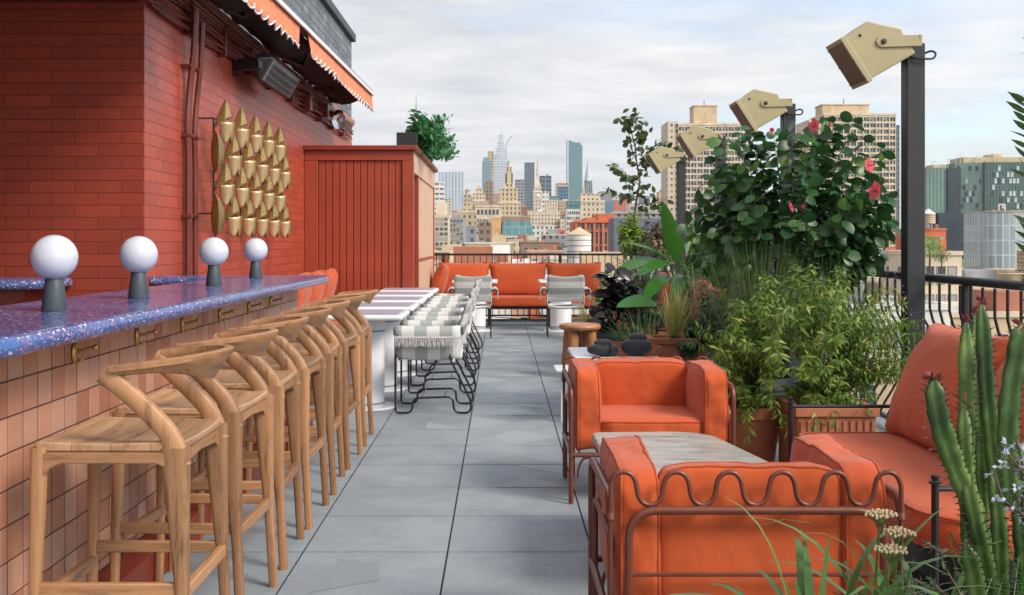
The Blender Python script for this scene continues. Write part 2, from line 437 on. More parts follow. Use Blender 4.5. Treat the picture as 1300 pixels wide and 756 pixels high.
def terrazzo():
    m, nt, p = new_mat('blue_terrazzo')
    v = coords(nt)
    def chips(scale, th, seedo):
        vo = nd(nt, 'ShaderNodeTexVoronoi'); vo.feature = 'F1'
        nt.links.new(coords(nt, loc=(seedo, seedo, 0)), vo.inputs['Vector']); vo.inputs['Scale'].default_value = scale
        vo.inputs['Randomness'].default_value = 1.0
        cx = nt.nodes.new('ShaderNodeSeparateColor'); nt.links.new(vo.outputs['Color'], cx.inputs[0])
        n = noise(nt, v, scale*1.6, 1)
        d = math_n(nt, 'ADD', vo.outputs['Distance'], math_n(nt, 'MULTIPLY', math_n(nt, 'SUBTRACT', n, 0.5), 0.9))
        return math_n(nt, 'MULTIPLY', math_n(nt, 'LESS_THAN', d, 0.33), math_n(nt, 'GREATER_THAN', cx.outputs[0], th)), cx.outputs[1]
    base = ramp(nt, noise(nt, v, 3.0, 3), [(0.35, (0.035, 0.075, 0.23)), (0.65, (0.065, 0.13, 0.34))])
    c1, _ = chips(70, 0.70, 0.3); c2, _ = chips(100, 0.55, 2.7); c3, _ = chips(45, 0.62, 6.1)
    col = mixc(nt, c3, base, (0.20, 0.09, 0.24))
    col = mixc(nt, c2, col, (0.42, 0.22, 0.36))
    col = mixc(nt, c1, col, (0.62, 0.62, 0.70))
    nt.links.new(col, p.inputs['Base Color']); p.inputs['Roughness'].default_value = 0.17
    return m
M['terrazzo'] = terrazzo()
def tile_mat():
    m, nt, p = new_mat('terracotta_tile')
    g = nt.nodes.new('ShaderNodeNewGeometry')
    c = ramp(nt, g.outputs['Random Per Island'], [(0.0, (0.36, 0.145, 0.085)), (0.35, (0.48, 0.21, 0.125)), (0.7, (0.60, 0.33, 0.22)), (0.9, (0.50, 0.29, 0.21))])
    n = noise(nt, coords(nt), 18, 4, 0.6)
    nt.links.new(mixc(nt, math_n(nt, 'MULTIPLY', n, 0.45), c, (0.38, 0.17, 0.11)), p.inputs['Base Color'])
    nt.links.new(math_n(nt, 'MULTIPLY_ADD', n, 0.3, 0.25), p.inputs['Roughness'])
    bump(nt, p, n, 0.15, 0.004)
    return m
M['tile'] = tile_mat()
M['grout'] = plain('tile_grout', (0.10, 0.05, 0.036), 0.9)
def paver_mat():
    m, nt, p = new_mat('concrete_paver')
    g = nt.nodes.new('ShaderNodeNewGeometry')
    c = ramp(nt, g.outputs['Random Per Island'], [(0.0, (0.290, 0.335, 0.370)), (0.5, (0.325, 0.372, 0.408)), (1.0, (0.358, 0.404, 0.438))])
    v = coords(nt); n1 = noise(nt, v, 2.3, 6, 0.65); n2 = noise(nt, v, 160, 3, 0.7); n3 = noise(nt, coords(nt, (1, 3, 1)), 6, 4, 0.7)
    c = mixc(nt, ramp(nt, n1, [(0.42, (0, 0, 0)), (0.62, (0.55, 0.55, 0.55))]), c, (0.175, 0.215, 0.25))
    c = mixc(nt, ramp(nt, n3, [(0.55, (0, 0, 0)), (0.75, (0.4, 0.4, 0.4))]), c, (0.38, 0.43, 0.465))
    c = mixc(nt, ramp(nt, n2, [(0.40, (0, 0, 0)), (0.62, (0.9, 0.9, 0.9))]), c, (0.20, 0.24, 0.27))
    nt.links.new(c, p.inputs['Base Color']); nt.links.new(math_n(nt, 'MULTIPLY_ADD', n1, 0.3, 0.45), p.inputs['Roughness'])
    bump(nt, p, math_n(nt, 'MULTIPLY_ADD', n2, 0.5, n1), 0.45, 0.004)
    return m
M['paver'] = paver_mat()
M['joint'] = plain('paver_joint', (0.012, 0.013, 0.015), 0.95)
def marble():
    m, nt, p = new_mat('grey_travertine')
    v = coords(nt, (1, 3.2, 1), rot=(0, 0, 0.5)); n = noise(nt, v, 4.5, 7, 0.68)
    n2 = noise(nt, v, 16, 4, 0.7)
    c = ramp(nt, math_n(nt, 'MULTIPLY_ADD', n2, 0.25, n), [(0.45, (0.17, 0.15, 0.135)), (0.6, (0.33, 0.31, 0.28)), (0.75, (0.44, 0.41, 0.37)), (0.9, (0.27, 0.24, 0.215))])
    nt.links.new(c, p.inputs['Base Color']); p.inputs['Roughness'].default_value = 0.33
    return m
M['marble'] = marble()
M['tabletop'] = plain('mauve_tabletop', (0.36, 0.33, 0.41), 0.5, var=0.06, nscale=5, bmp=0.01)
def stripe_mat(name, axis, period, phase=0.0, axis2=None, period2=0.2):
    m, nt, p = new_mat(name)
    t = nt.nodes.new('ShaderNodeTexCoord'); s = nt.nodes.new('ShaderNodeSeparateXYZ'); nt.links.new(t.outputs['Object'], s.inputs[0])
    f = math_n(nt, 'GREATER_THAN', math_n(nt, 'FRACT', math_n(nt, 'ADD', math_n(nt, 'DIVIDE', s.outputs[axis], period), 50+phase)), 0.5)
    a, b = (0.60, 0.61, 0.60), (0.33, 0.365, 0.36)
    c = mixc(nt, f, a, b)
    nt.links.new(c, p.inputs['Base Color']); p.inputs['Roughness'].default_value = 0.9
    bump(nt, p, noise(nt, t.outputs['Object'], 30, 4), 0.4, 0.008)
    return m
M['stripe_y'] = stripe_mat('striped_canvas_y', 1, 0.19)
M['stripe_z'] = stripe_mat('striped_canvas_z', 2, 0.17, 0.0)
M['fringe'] = plain('fringe', (0.58, 0.56, 0.57), 0.95, var=0.3, nscale=120)

# ---------------------------------------------------------------- setting: floor
XL, XR, YN, YF = -6.5, 2.92, -3.0, 18.6
mb = MB(); mb.box(XL, XR, YN, YF, -0.30, -0.0012)
sl = mb.build('terrace_slab', M['joint'], smooth=False); tag(sl, kind='structure')
mb = MB(); W = 0.61; x0 = -0.225
i = -11
rng = random.Random(3)
for i in range(-11, 6):
    xa = x0+i*W
    if xa < XL: continue
    for j in range(-6, 30):
        ya = 0.41+j*W
        if ya+W > YF or xa > XR-0.05: continue
        xb = min(xa+W, XR); dz = rng.uniform(0.0002, 0.0009); g = 0.0040 if i in (-1, 0, 1, 2) else 0.003
        mb.box(xa+g, xb-g, ya+0.0042, ya+W-0.0042, -0.0011, dz)
fl = mb.build('floor', M['paver'], smooth=False); tag(fl, kind='structure')
# lighter and darker triangles cast into some pavers
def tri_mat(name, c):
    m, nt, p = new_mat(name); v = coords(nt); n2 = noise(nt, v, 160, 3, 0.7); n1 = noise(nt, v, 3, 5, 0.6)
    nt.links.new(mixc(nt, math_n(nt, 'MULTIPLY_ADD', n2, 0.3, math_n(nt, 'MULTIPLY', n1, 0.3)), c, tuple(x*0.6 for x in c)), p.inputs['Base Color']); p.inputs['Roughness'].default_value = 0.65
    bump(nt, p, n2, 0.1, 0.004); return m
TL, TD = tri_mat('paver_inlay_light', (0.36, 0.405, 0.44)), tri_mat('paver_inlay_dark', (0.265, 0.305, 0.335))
ml, md = MB(), MB()
def tri(mbb, pts): mbb.add([(a, b, 0.0018) for a, b in pts], [tuple(range(len(pts)))])
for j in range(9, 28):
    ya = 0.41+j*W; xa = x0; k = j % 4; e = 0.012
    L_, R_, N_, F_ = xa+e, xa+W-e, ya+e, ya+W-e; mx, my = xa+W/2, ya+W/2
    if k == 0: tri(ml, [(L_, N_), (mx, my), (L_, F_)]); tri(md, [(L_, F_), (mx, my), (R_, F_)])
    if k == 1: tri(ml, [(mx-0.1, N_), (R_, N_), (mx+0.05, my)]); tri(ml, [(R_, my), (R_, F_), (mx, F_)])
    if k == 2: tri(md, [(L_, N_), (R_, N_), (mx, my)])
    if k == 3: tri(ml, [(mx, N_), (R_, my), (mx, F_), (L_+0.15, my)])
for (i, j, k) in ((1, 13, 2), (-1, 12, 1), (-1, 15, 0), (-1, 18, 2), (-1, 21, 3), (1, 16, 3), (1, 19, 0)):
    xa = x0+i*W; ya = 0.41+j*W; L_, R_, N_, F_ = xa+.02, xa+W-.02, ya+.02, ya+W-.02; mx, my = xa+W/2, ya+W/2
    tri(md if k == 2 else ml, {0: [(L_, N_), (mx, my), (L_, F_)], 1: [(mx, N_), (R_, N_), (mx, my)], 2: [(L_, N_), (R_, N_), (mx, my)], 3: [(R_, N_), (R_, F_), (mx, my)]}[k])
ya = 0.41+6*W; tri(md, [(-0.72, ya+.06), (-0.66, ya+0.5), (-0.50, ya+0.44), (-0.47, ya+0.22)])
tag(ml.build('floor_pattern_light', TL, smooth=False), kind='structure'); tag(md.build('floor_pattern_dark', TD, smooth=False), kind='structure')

# ---------------------------------------------------------------- the building that holds the bar
XW, YC, YE = -2.38, 7.4, 17.7
bl = thing('brick_building', 'red painted brick building with grey brick parapet behind the bar on the left', 'building', (XW, YC, 0))
mb = MB(); mb.box(-7.0, XW-0.01, YC, YC+0.3, 0, 3.24); mb.build('front_wall', M['brick_front'], bl, smooth=False, world=True)
mb = MB(); mb.box(XW-0.35, XW, YC+0.002, YE, 0, 3.24); mb.build('side_wall', M['brick_side'], bl, smooth=False, world=True)
mb = MB(); mb.box(XW-0.30, XW-0.005, YC, YE-0.003, 3.243, 4.5); mb.box(-7, XW-0.31, YC+0.003, YC+0.3, 3.243, 4.5); mb.build('grey_parapet', M['grey_brick'], bl, smooth=False, world=True)
mb = MB(); mb.box(XW-0.35, XW+0.06, YC-0.05, YE+0.05, 4.5, 4.62); mb.box(-7, XW-0.352, YC-0.05, YC+0.3, 4.5, 4.62); mb.build('coping', M['black_post'], bl, smooth=False, world=True, bevel=0.01)
mb = MB(); mb.box(XW+0.003, XW+0.055, YC+0.05, YE-0.05, 3.16, 3.235); mb.build('wall_beam', M['tan_beam'], bl, smooth=False, world=True, bevel=0.008)
mb = MB(); mb.box(-7.0, XW-0.03, YC-0.10, YC-0.002, 2.905, 3.05); mb.build('soffit_trim', M['dark_red'], bl, smooth=False, world=True, bevel=0.006)
mb = MB(); mb.box(-6.9, XW-0.4, YC+0.35, YE-0.1, 4.0, 4.1); mb.build('roof', M['planter_grey'], bl, smooth=False, world=True)
mb = MB(); mb.box(-7.0, XW-0.36, YE-0.3, YE-0.003, 0, 4.5); mb.build('rear_wall', M['brick_front'], bl, smooth=False, world=True)
mb = MB(); mb.box(-7.35, -7.01, -3.0, YC+0.3, 0, 3.2); mb.build('bar_wall', M['brick_side'], bl, smooth=False, world=True)
mb = MB(); mb.box(-7.3, -1.75, -0.5, YC-0.102, 2.95, 3.05); mb.build('added_shade_roof', M['red_paint'], bl, smooth=False, world=True)  # unseen roof, added and widened to keep light off the front wall

# conduits
rng = random.Random(11)
for k in range(9):
    z = 2.90 + 0.026*k + (0.02 if k > 5 else 0); x = XW+0.035+0.012*(k % 3); pts = []
    y = YC+0.02
    while y < YE-0.2:
        pts.append((x+rng.uniform(-.006, .02 if k < 6 else .006), y, z+rng.uniform(-0.022, 0.022)*(1.0 if k < 6 else 0.15)-0.012*(k < 6)*math.sin((y-7.4)*1.5+k))); y += 0.55
    ob = MB().tube(catmull(pts, 4), 0.011 if k < 6 else 0.019, 6).build('conduit', M['dark_red'], bl, world=True)
for k, yy in enumerate((8.28, 8.47)):
    zt = 3.05 if k == 0 else 2.98
    pts = [(XW+0.10, yy, zt), (XW+0.09, yy, zt-0.3), (XW+0.05, yy+0.02, zt-0.6), (XW+0.045, yy-0.02, zt-0.85), (XW+0.045, yy, 1.9), (XW+0.045, yy, 0.1)]
    MB().tube(round_path(pts, 0.1, 4), 0.026 if k == 0 else 0.022, 8).build('conduit', M['dark_red'], bl, world=True)
mb = MB()
for yy in (8.28, 8.47):
    for z in (0.9, 1.5, 2.1, 2.62): mb.box(XW+0.002, XW+0.078, yy-0.04, yy+0.04, z-0.012, z+0.012)
for yy in range(8, 17): mb.box(XW+0.002, XW+0.075, yy+0.3, yy+0.33, 2.86, 3.13)
split_build(mb, 'pipe_clip', M['dark_red'], bl, smooth=False, world=True, bevel=0.003)
mb = MB(); mb.box(XW+0.002, XW+0.12, 13.15, 13.3, 2.87, 3.07); mb.build('junction_box', M['dark_red'], bl, world=True, bevel=0.006)
mb = MB(); mb.box(XW+0.002, XW+0.14, 14.35, 14.5, 2.93, 3.10); mb.build('junction_box', M['dark_red'], bl, world=True, bevel=0.006)
# glass jar lamp
t = thing('wall_lamp', 'small clear glass jar lamp at far end of the red brick wall', 'lamp', (XW, 14.8, 3.0))
MB().tube([(0, 0, 0.02), (0.12, 0, 0.03), (0.2, 0, 0.0)], 0.025, 8).build('bracket', M['dark_red'], t)
MB().lathe([(0.001, -0.16), (0.05, -0.15), (0.085, -0.10), (0.095, -0.03), (0.08, 0.03), (0.05, 0.055)], 20, (0.22, 0, -0.04)).build('glass_jar', M['glass'], t)
MB().lathe([(0.055, 0.0), (0.06, 0.02), (0.05, 0.05), (0.02, 0.06)], 16, (0.22, 0, 0.01)).build('cap', M['heater'], t)
MB().sphere((0.22, 0, -0.07), 0.03, 12, 8).build('bulb', M['opal'], t)

# awning
AY0, AY1, AX0, AX1, AZ = 6.95, 15.3, -1.97, -1.81, 3.36
aw = thing('awning', 'long retracted awning with scalloped orange valance and white edge above the brick wall', 'awning', (XW, AY0, 3.4))
def ax(y): return AX0+(AX1-AX0)*(y-AY0)/(AY1-AY0)
mb = MB(); mb.obox((ax(AY0), AY0, AZ), (ax(AY1), AY1, AZ), 0.09, 0.07); mb.build('front_bar', M['black'], aw, world=True, bevel=0.01)
mb = MB(); mb.obox((ax(AY0)+0.052, AY0, AZ-0.02), (ax(AY1)+0.052, AY1, AZ-0.02), 0.02, 0.045); mb.build('front_bar_trim', M['white_trim'], aw, world=True, bevel=0.004)
def valance(ya, yb, name, sag):
    mb = MB(); n = int((yb-ya)/0.0305); vs = []; fs = []; tr = []
    for i in range(n+1):
        y = ya+(yb-ya)*i/n; ph = (y % 0.22)/0.22; sc = 0.06*(1-abs(2*ph-1)**1.6)
        zt = AZ-0.04; zb = AZ-0.205-sc; x = ax(y)+0.03
        for k in range(5):
            t_ = k/4; z = zt+(zb-zt)*t_
            vs.append((x+0.012*math.sin(y*26)*t_+sag*t_, y, z))
        tr.append(vs[-1])
    for i in range(n):
        for k in range(4): a = i*5+k; fs.append((a, a+1, a+6, a+5))
    mb.add(vs, fs); v_ = mb.build(name, M['awning'], aw, world=True)
    s_ = v_.modifiers.new('thick', 'SOLIDIFY'); s_.thickness = 0.004
    MB().tube(tr, 0.008, 5).build('trim', M['white_trim'], v_, world=True)
valance(AY0, 10.35, 'valance', 0.0); valance(10.75, 12.2, 'valance', 0.03); valance(12.22, AY1, 'valance', 0.01)
mb = MB()
N_ = 60; rng = random.Random(5)
vs = []; fs = []
for i in range(N_+1):
    y = AY0+(AY1-AY0)*i/N_
    for k in range(7):
        t_ = k/6; x = XW+0.06+(ax(y)-0.05-XW-0.06)*t_; z = 3.235+0.10*t_-0.12*math.sin(math.pi*t_)*(0.7+0.3*math.sin(y*3.1))+rng.uniform(-.02, .02)
        vs.append((x, y, z))
for i in range(N_):
    for k in range(6): a = i*7+k; fs.append((a, a+7, a+8, a+1))
mb.add(vs, fs); c = mb.build('folded_canopy', M['dark'], aw, world=True); s_ = c.modifiers.new('t', 'SOLIDIFY'); s_.thickness = 0.02  # near-black colour stands in for the shadow under the awning
for y in (8.6, 11.2, 13.8):
    MB().tube([(XW+0.05, y, 3.22), ((XW+ax(y))/2, y+0.7, 3.20), (ax(y)-0.06, y+0.25, 3.33)], 0.022, 8).build('arm', M['black'], aw, world=True)
for s in range(3):
    p0 = Vector((XW+0.12+0.1*s, 12.2+0.5*s, 3.25)); pts = [p0+Vector((0.02*math.sin(a*2.1), a*0.09, -0.10-0.05*math.sin(a*1.7+s))) for a in range(7)]
    MB().tube(catmull(pts, 5), 0.006, 5).build('cable', M['black'], aw, world=True)

# infrared heater
t = thing('patio_heater', 'dark grey electric patio heater on an arm from the red brick wall', 'heater', (XW, 9.9, 2.86))
mb = MB(); mb.obox((0, -0.05, 0.01), (0.27, -0.16, 0.02), 0.06, 0.10); mb.box(0.002, 0.02, -0.07, 0.07, -0.08, 0.08); mb.build('arm', M['black'], t, world=False, bevel=0.006)
HA, HN = Vector((0.5, 0, 0.866)), Vector((0.866, 0, -0.5))
def hb(w0, w1, y0, y1, t0, t1, mbx):
    b = MB(); b.box(w0, w1, y0, y1, t0, t1); mbx.add([Vector((0.29, 0, -0.01))+HA*v[0]+Vector((0, v[1], 0))+HN*v[2] for v in b.v], [f[::-1] for f in b.f])
mb = MB(); hb(-0.12, 0.12, 0, 1.33, -0.11, 0.0, mb); body = mb.build('housing', M['heater'], t, bevel=0.02)
mb = MB(); hb(-0.10, 0.10, 0.04, 1.29, 0.002, 0.006, mb); g = mb.build('reflector', plain('reflector', (0.24, 0.25, 0.26), 0.5, 0.2), t)
for x in (-0.06, 0.0, 0.06):
    mb = MB(); hb(x-0.012, x+0.012, 0.10, 1.22, 0.008, 0.016, mb); mb.build('heating_element', M['planter_grey'] , t)
mb = MB()
for k in range(22): hb(-0.11, 0.11, 0.05+k*0.0585, 0.053+k*0.0585, 0.022, 0.025, mb)
for x in (-0.11, -0.037, 0.037, 0.107): hb(x, x+0.004, 0.03, 1.30, 0.026, 0.029, mb)
mb.build('grille', M['black'], t)
mb = MB(); q = []
for w, tt in ((-0.12, -0.11), (0.12, -0.11), (0.12, 0.0), (-0.12, 0.0)): q.append(Vector((0.29, -0.002, -0.01))+HA*w+HN*tt)
q2 = [Vector((0.29, -0.17, 0.01))+HA*w+HN*tt for w, tt in ((-0.05, -0.09), (0.04, -0.09), (0.04, -0.03), (-0.05, -0.03))]
mb.add(q+q2, [(0,1,2,3), (7,6,5,4), (0,4,5,1), (1,5,6,2), (2,6,7,3), (3,7,4,0)]); mb.build('end_cap', M['black'], t, bevel=0.01)

# gold petal wall sculpture
ar = thing('wall_sculpture', 'wall sculpture of folded gold petals in four rows on a thin wire frame', 'wall art', (XW, 8.72, 1.9))
mb = MB()
for z in (-0.37, -0.12, 0.13, 0.38): mb.obox((0.12, 0, z), (0.12, 2.7, z), 0.012, 0.012)
for y in (0, 0.9, 1.8, 2.7): mb.obox((0.12, y, -0.37), (0.12, y, 0.38), 0.012, 0.012); mb.obox((0, y, 0.38), (0.12, y, 0.38), 0.012, 0.012, up=(0,1,0)); mb.obox((0, y, -0.37), (0.12, y, -0.37), 0.012, 0.012, up=(0,1,0))
mb.build('wire_frame', M['black'], ar)
PU, PN = Vector((0.93, 0.37, 0)).normalized(), Vector((0.37, -0.93, 0)).normalized()
def petal_surf(y, z, pts_fn, name, n=8, m_=8, big=1.0):
    mb = MB(); vs = []; fs = []
    o = Vector((0.20, y, z))
    for i in range(n+1):
        for k in range(m_+1):
            u, w, b = pts_fn(i/n, 2*k/m_-1); vs.append(o+PU*u*big+Vector((0, 0, w*big))+PN*b*big)
    for i in range(n):
        for k in range(m_): a_ = i*(m_+1)+k; fs.append((a_, a_+1, a_+m_+2, a_+m_+1))
    o_ = mb.add(vs, fs).build(name, M['gold'] if name != 'tongue' else M['gold_light'], ar); q = o_.modifiers.new('t', 'SOLIDIFY'); q.thickness = 0.004
def hood(t_, a): w = 0.062*(1-t_**1.35)**0.8+0.001; return (a*w-0.022*(1-t_)*(a < 0)+0.010*t_, 0.175*t_-0.045*(1-t_)*max(0, -a)+0.025*(1-t_)*a, 0.035*(1-abs(a))*(1-0.6*t_))
def tongue(t_, a): w = 0.044*(1-t_**2.4)**0.5+0.001; return (a*w+0.008, -0.012-0.16*t_, 0.03+0.022*(1-a*a)*(1-0.4*t_)-0.05*t_)
def backp(t_, a): w = 0.030*(1-t_**2.0)**0.6+0.001; return (a*w+0.040, 0.0-0.17*t_, -0.02+0.03*(1-a*a))
def petal_pair(y, z, s=1.0):
    petal_surf(y, z, hood, 'hood'); petal_surf(y, z, tongue, 'tongue'); petal_surf(y+0.05, z, backp, 'back_petal')
for r_ in range(4):
    for c_ in range(5):
        y = 0.02+0.53*c_+(0.25 if r_ % 2 else 0.0)
        petal_pair(y, 0.36-0.247*r_)
    if r_ % 2: petal_surf(-0.14, 0.36-0.247*r_, lambda t_, a: (-0.03+(0.05*a+0.02)*(1-abs(2*t_-1)**2)**0.7, 0.15-0.32*t_, 0.05*(1-abs(a))), 'side_petal')

# shed
SX1, SY0, SY1, SZ = -1.056, 13.4, 17.69, 2.45
sh = thing('board_shed', 'rust red shed of vertical boards with a cream side panel', 'shed', (XW, SY0, 0))
mb = MB(); n = 12; wd = (SX1-0.14-(XW+0.17))/n
for i in range(n):
    a = XW+0.17+i*wd; mb.box(a+0.004, a+wd-0.004, SY0+0.03, SY0+0.055, 0.0, SZ-0.16)
mb.build('board_front', M['red_board'], sh, smooth=False, world=True, bevel=0.004)
mb = MB(); mb.box(XW+0.003, SX1-0.03, SY0+0.057, SY0+0.09, 0, SZ-0.05); mb.box(XW+0.16, SX1-0.4, SY1-0.08, SY1, 0, SZ-0.05); mb.build('backing', M['dark_red'], sh, smooth=False, world=True)
mb = MB(); mb.box(XW+0.003, XW+0.168, SY0, SY0+0.056, 0, SZ-0.16); mb.box(SX1-0.138, SX1, SY0, SY0+0.12, 0, SZ-0.16); mb.box(XW+0.003, SX1, SY0, SY0+0.056, SZ-0.158, SZ-0.04); mb.build('front_frame', M['red_board'], sh, smooth=False, world=True, bevel=0.006)
mb = MB(); mb.box(XW-0.0+0.003, SX1+0.05, SY0-0.05, SY1+0.05, SZ-0.038, SZ+0.02); mb.build('roof', M['red_paint'], sh, smooth=False, world=True, bevel=0.008)
mb = MB(); mb.box(SX1-0.05, SX1, SY0+0.122, SY1, SZ-0.30, SZ-0.04); mb.build('side_fascia', M['cream'], sh, smooth=False, world=True, bevel=0.006)
mb = MB(); mb.box(SX1-0.09, SX1-0.02, 14.35, SY1-0.1, 0, SZ-0.302); mb.build('side_panel', M['cream'], sh, smooth=False, world=True, bevel=0.004)
mb = MB(); mb.box(SX1-0.10, SX1-0.005, 14.25, 14.348, 0, SZ-0.302); mb.box(SX1-0.10, SX1-0.005, SY1-0.098, SY1-0.002, 0, SZ-0.302); mb.box(SX1-0.017, SX1-0.008, 14.35, SY1-0.1, 1.05, 1.09); mb.build('side_frame', M['red_board'], sh, smooth=False, world=True, bevel=0.004)

# ---------------------------------------------------------------- bar
BX0, BX1, BY0, BY1, BZ = -1.90, -1.22, 2.55, 7.95, 1.07
bar = thing('bar_counter', 'long bar with speckled blue terrazzo top over terracotta tile front', 'bar', (-1.5, BY0, 0))
def rounded_slab(outline, z0, z1, r, mat, name, parent):
    """slab with a rounded nosing: outline is a ccw loop; r = nosing radius"""
    pts = [Vector((p[0], p[1], 0)) for p in outline]; N = len(pts); mb = MB(); rings = []
    cen_n = []
    for i in range(N):
        a = pts[i-1]; b = pts[(i+1) % N]; t_ = (b-a).normalized(); cen_n.append(Vector((t_.y, -t_.x, 0)))
    prof = [(-r*1.5, z1)] + [(-r+r*math.sin(R(a)), z1-r+r*math.cos(R(a))) for a in (0, 22, 45, 67, 90)]
    if z1-z0 > 2*r-1e-6: prof += [(-r+r*math.sin(R(a)), z0+r+r*math.cos(R(a))) for a in (90, 112, 135, 157, 180)] + [(-r*1.5, z0)]
    else: prof += [(0, z0+0.004), (-0.004, z0)]
    vs = []
    for off, z in prof:
        for i in range(N): q = pts[i]+cen_n[i]*off; vs.append((q.x, q.y, z))
    fs = []
    for k in range(len(prof)-1):
        for i in range(N): j = (i+1) % N; fs.append((k*N+i, (k+1)*N+i, (k+1)*N+j, k*N+j))
    fs.append(tuple(range(N))); fs.append(tuple(range((len(prof)-1)*N, len(prof)*N))[::-1])
    return mb.add(vs, fs).build(name, mat, parent, world=True, angle=50)
def loop(pts, radii, n=8):
    out = []
    N = len(pts)
    for i, p in enumerate(pts):
        p = Vector((*p, 0)); a = Vector((*pts[i-1], 0)); b = Vector((*pts[(i+1) % N], 0)); r = radii[i] if isinstance(radii, (list, tuple)) else radii
        if r <= 0: out.append((p.x, p.y)); continue
        da = (a-p).normalized(); db = (b-p).normalized(); ang = math.acos(max(-1, min(1, da.dot(db)))); d = r/math.tan(ang/2)
        s_ = p+da*d; e = p+db*d; c = p+(da+db).normalized()*(r/math.sin(ang/2)); v0 = s_-c; v1 = e-c
        tot = v0.angle(v1); ax_ = v0.cross(v1).normalized()
        for k in range(n+1): q = c+Matrix.Rotation(tot*k/n, 3, ax_) @ v0; out.append((q.x, q.y))
    return out
ol = loop([(BX0, BY0), (BX1, BY0), (BX1, BY1), (XW+0.004, BY1), (XW+0.004, 7.50), (BX0, 7.50)], [0.05, 0.30, 0.09, 0, 0, 0.02])
# start/joint: the photo shows a fine seam across the top
rounded_slab(ol, BZ-0.055, BZ, 0.0274, M['terrazzo'], 'counter_top', bar)
mb = MB(); mb.box(BX0+0.01, BX1-0.002, 5.398, 5.401, BZ+0.0002, BZ+0.0009); mb.build('seam', M['lamp_grey'], bar, smooth=False, world=True)
TX = -1.43
mb = MB(); mb.box(TX-0.12, TX-0.0035, BY0+0.35, BY1-0.15, 0.0, BZ-0.058); mb.box(-1.86, TX-0.121, BY1-0.27, BY1-0.16, 0.0, BZ-0.058); mb.box(-1.86, TX-0.121, BY0+0.36, BY0+0.46, 0.0, BZ-0.058); mb.build('core_wall', M['grout'], bar, smooth=False, world=True)
mb = MB(); s_ = 0.105
rng = random.Random(9)
ys = BY0+0.352; k = 0
while ys+k*s_ < BY1-0.16:
    for r_ in range(9):
        z1 = BZ-0.06-r_*s_+ (0 if r_ else 0); z0 = z1-s_; 
        if z0 < 0.115: z0 = 0.135
        ya, yb = ys+k*s_, min(ys+(k+1)*s_, BY1-0.15)
        d = rng.uniform(-0.0008, 0.0008)
        mb.box(TX-0.0033, TX+d, ya+0.0032, yb-0.0032, z0+0.0024, z1-0.0024)
    k += 1
tl = mb.build('tile_front', M['tile'], bar, smooth=False, world=True, bevel=0.0015, bseg=1)
mb = MB()
for r_ in range(9):
    for k in range(4):
        xa = TX-0.12+k*-s_-0.002; z1 = BZ-0.06-r_*s_; z0 = z1-s_ if z1-s_ > 0.115 else 0.135
        if k == 0: mb.box(TX-0.118, TX-0.009, BY1-0.149, BY1-0.141, z0+0.002, z1-0.002)
        else: mb.box(xa-0.0, xa+s_-0.004, BY1-0.149, BY1-0.141, z0+0.002, z1-0.002)
mb.build('tile_end', M['tile'], bar, smooth=False, world=True)
mb = MB(); mb.box(TX-0.003, -1.32, BY0+0.3, BY1-0.16, 0.0, 0.13); mb.build('plinth', M['red_paint'], bar, smooth=False, world=True, bevel=0.006)
mb = MB(); mb.box(-1.9+0.03, -1.88+0.03, BY0+0.4, BY1-0.3, 0.1, BZ-0.06); mb.build('back_panel', M['red_paint'], bar, smooth=False, world=True)
# hooks
def hook(t):
    MB().lathe([(0.001, 0), (0.02, 0.0), (0.022, 0.004), (0.014, 0.009), (0.001, 0.011)], 14).v
    mb = MB(); b = MB().lathe([(0.012, 0), (0.020, 0.004), (0.016, 0.010), (0.001, 0.012)], 14); mb.add([(v[2]*1.4, v[0]*0.8, v[1]*1.9) for v in b.v], b.f); mb.build('backplate', M['brass'], t)
    MB().tube(catmull([(0.008, 0, 0.005), (0.03, 0, 0.006), (0.055, 0, 0.014), (0.072, 0, 0.016)], 4), [0.006]*13, 7).sphere((0.075, 0, 0.017), 0.010, 10, 7).build('peg', M['brass'], t)
    MB().tube(catmull([(0.008, 0, -0.016), (0.018, 0, -0.028), (0.030, 0, -0.026), (0.034, 0, -0.016)], 4), 0.006, 7).build('lower_hook', M['brass'], t)
ORD = ['nearest', 'second nearest', 'third nearest', 'middle', 'fifth nearest', 'sixth nearest', 'farthest']
hk = None
for i, y in enumerate((3.70, 4.34, 4.96, 5.62, 6.27, 6.86)):
    lab = 'brass coat hook on the tile bar front, %s of the six to the camera' % ('nearest', 'second', 'third', 'fourth', 'fifth', 'farthest')[i]
    if hk is None: hk = thing('coat_hook', lab, 'hook', (TX+0.001, y, 0.94), 0, 'brass hooks under the bar top'); hook(hk)
    else: dup(hk, (TX+0.001, y, 0.94), label=lab)

# back bar ledge
lg = thing('back_counter', 'short blue terrazzo ledge against the brick wall at far left', 'counter', (-3.3, 7.1, 0))
rounded_slab(loop([(-5.1, 6.85), (-2.86, 6.85), (-2.86, YC-0.004), (-5.1, YC-0.004)], [0, 0.06, 0, 0]), 1.01, 1.075, 0.03, M['terrazzo'], 'top', lg)
mb = MB(); mb.box(-5.1, -3.0, 6.98, YC-0.004, 0, 1.008); mb.build('cabinet', M['red_paint'], lg, smooth=False, world=True)
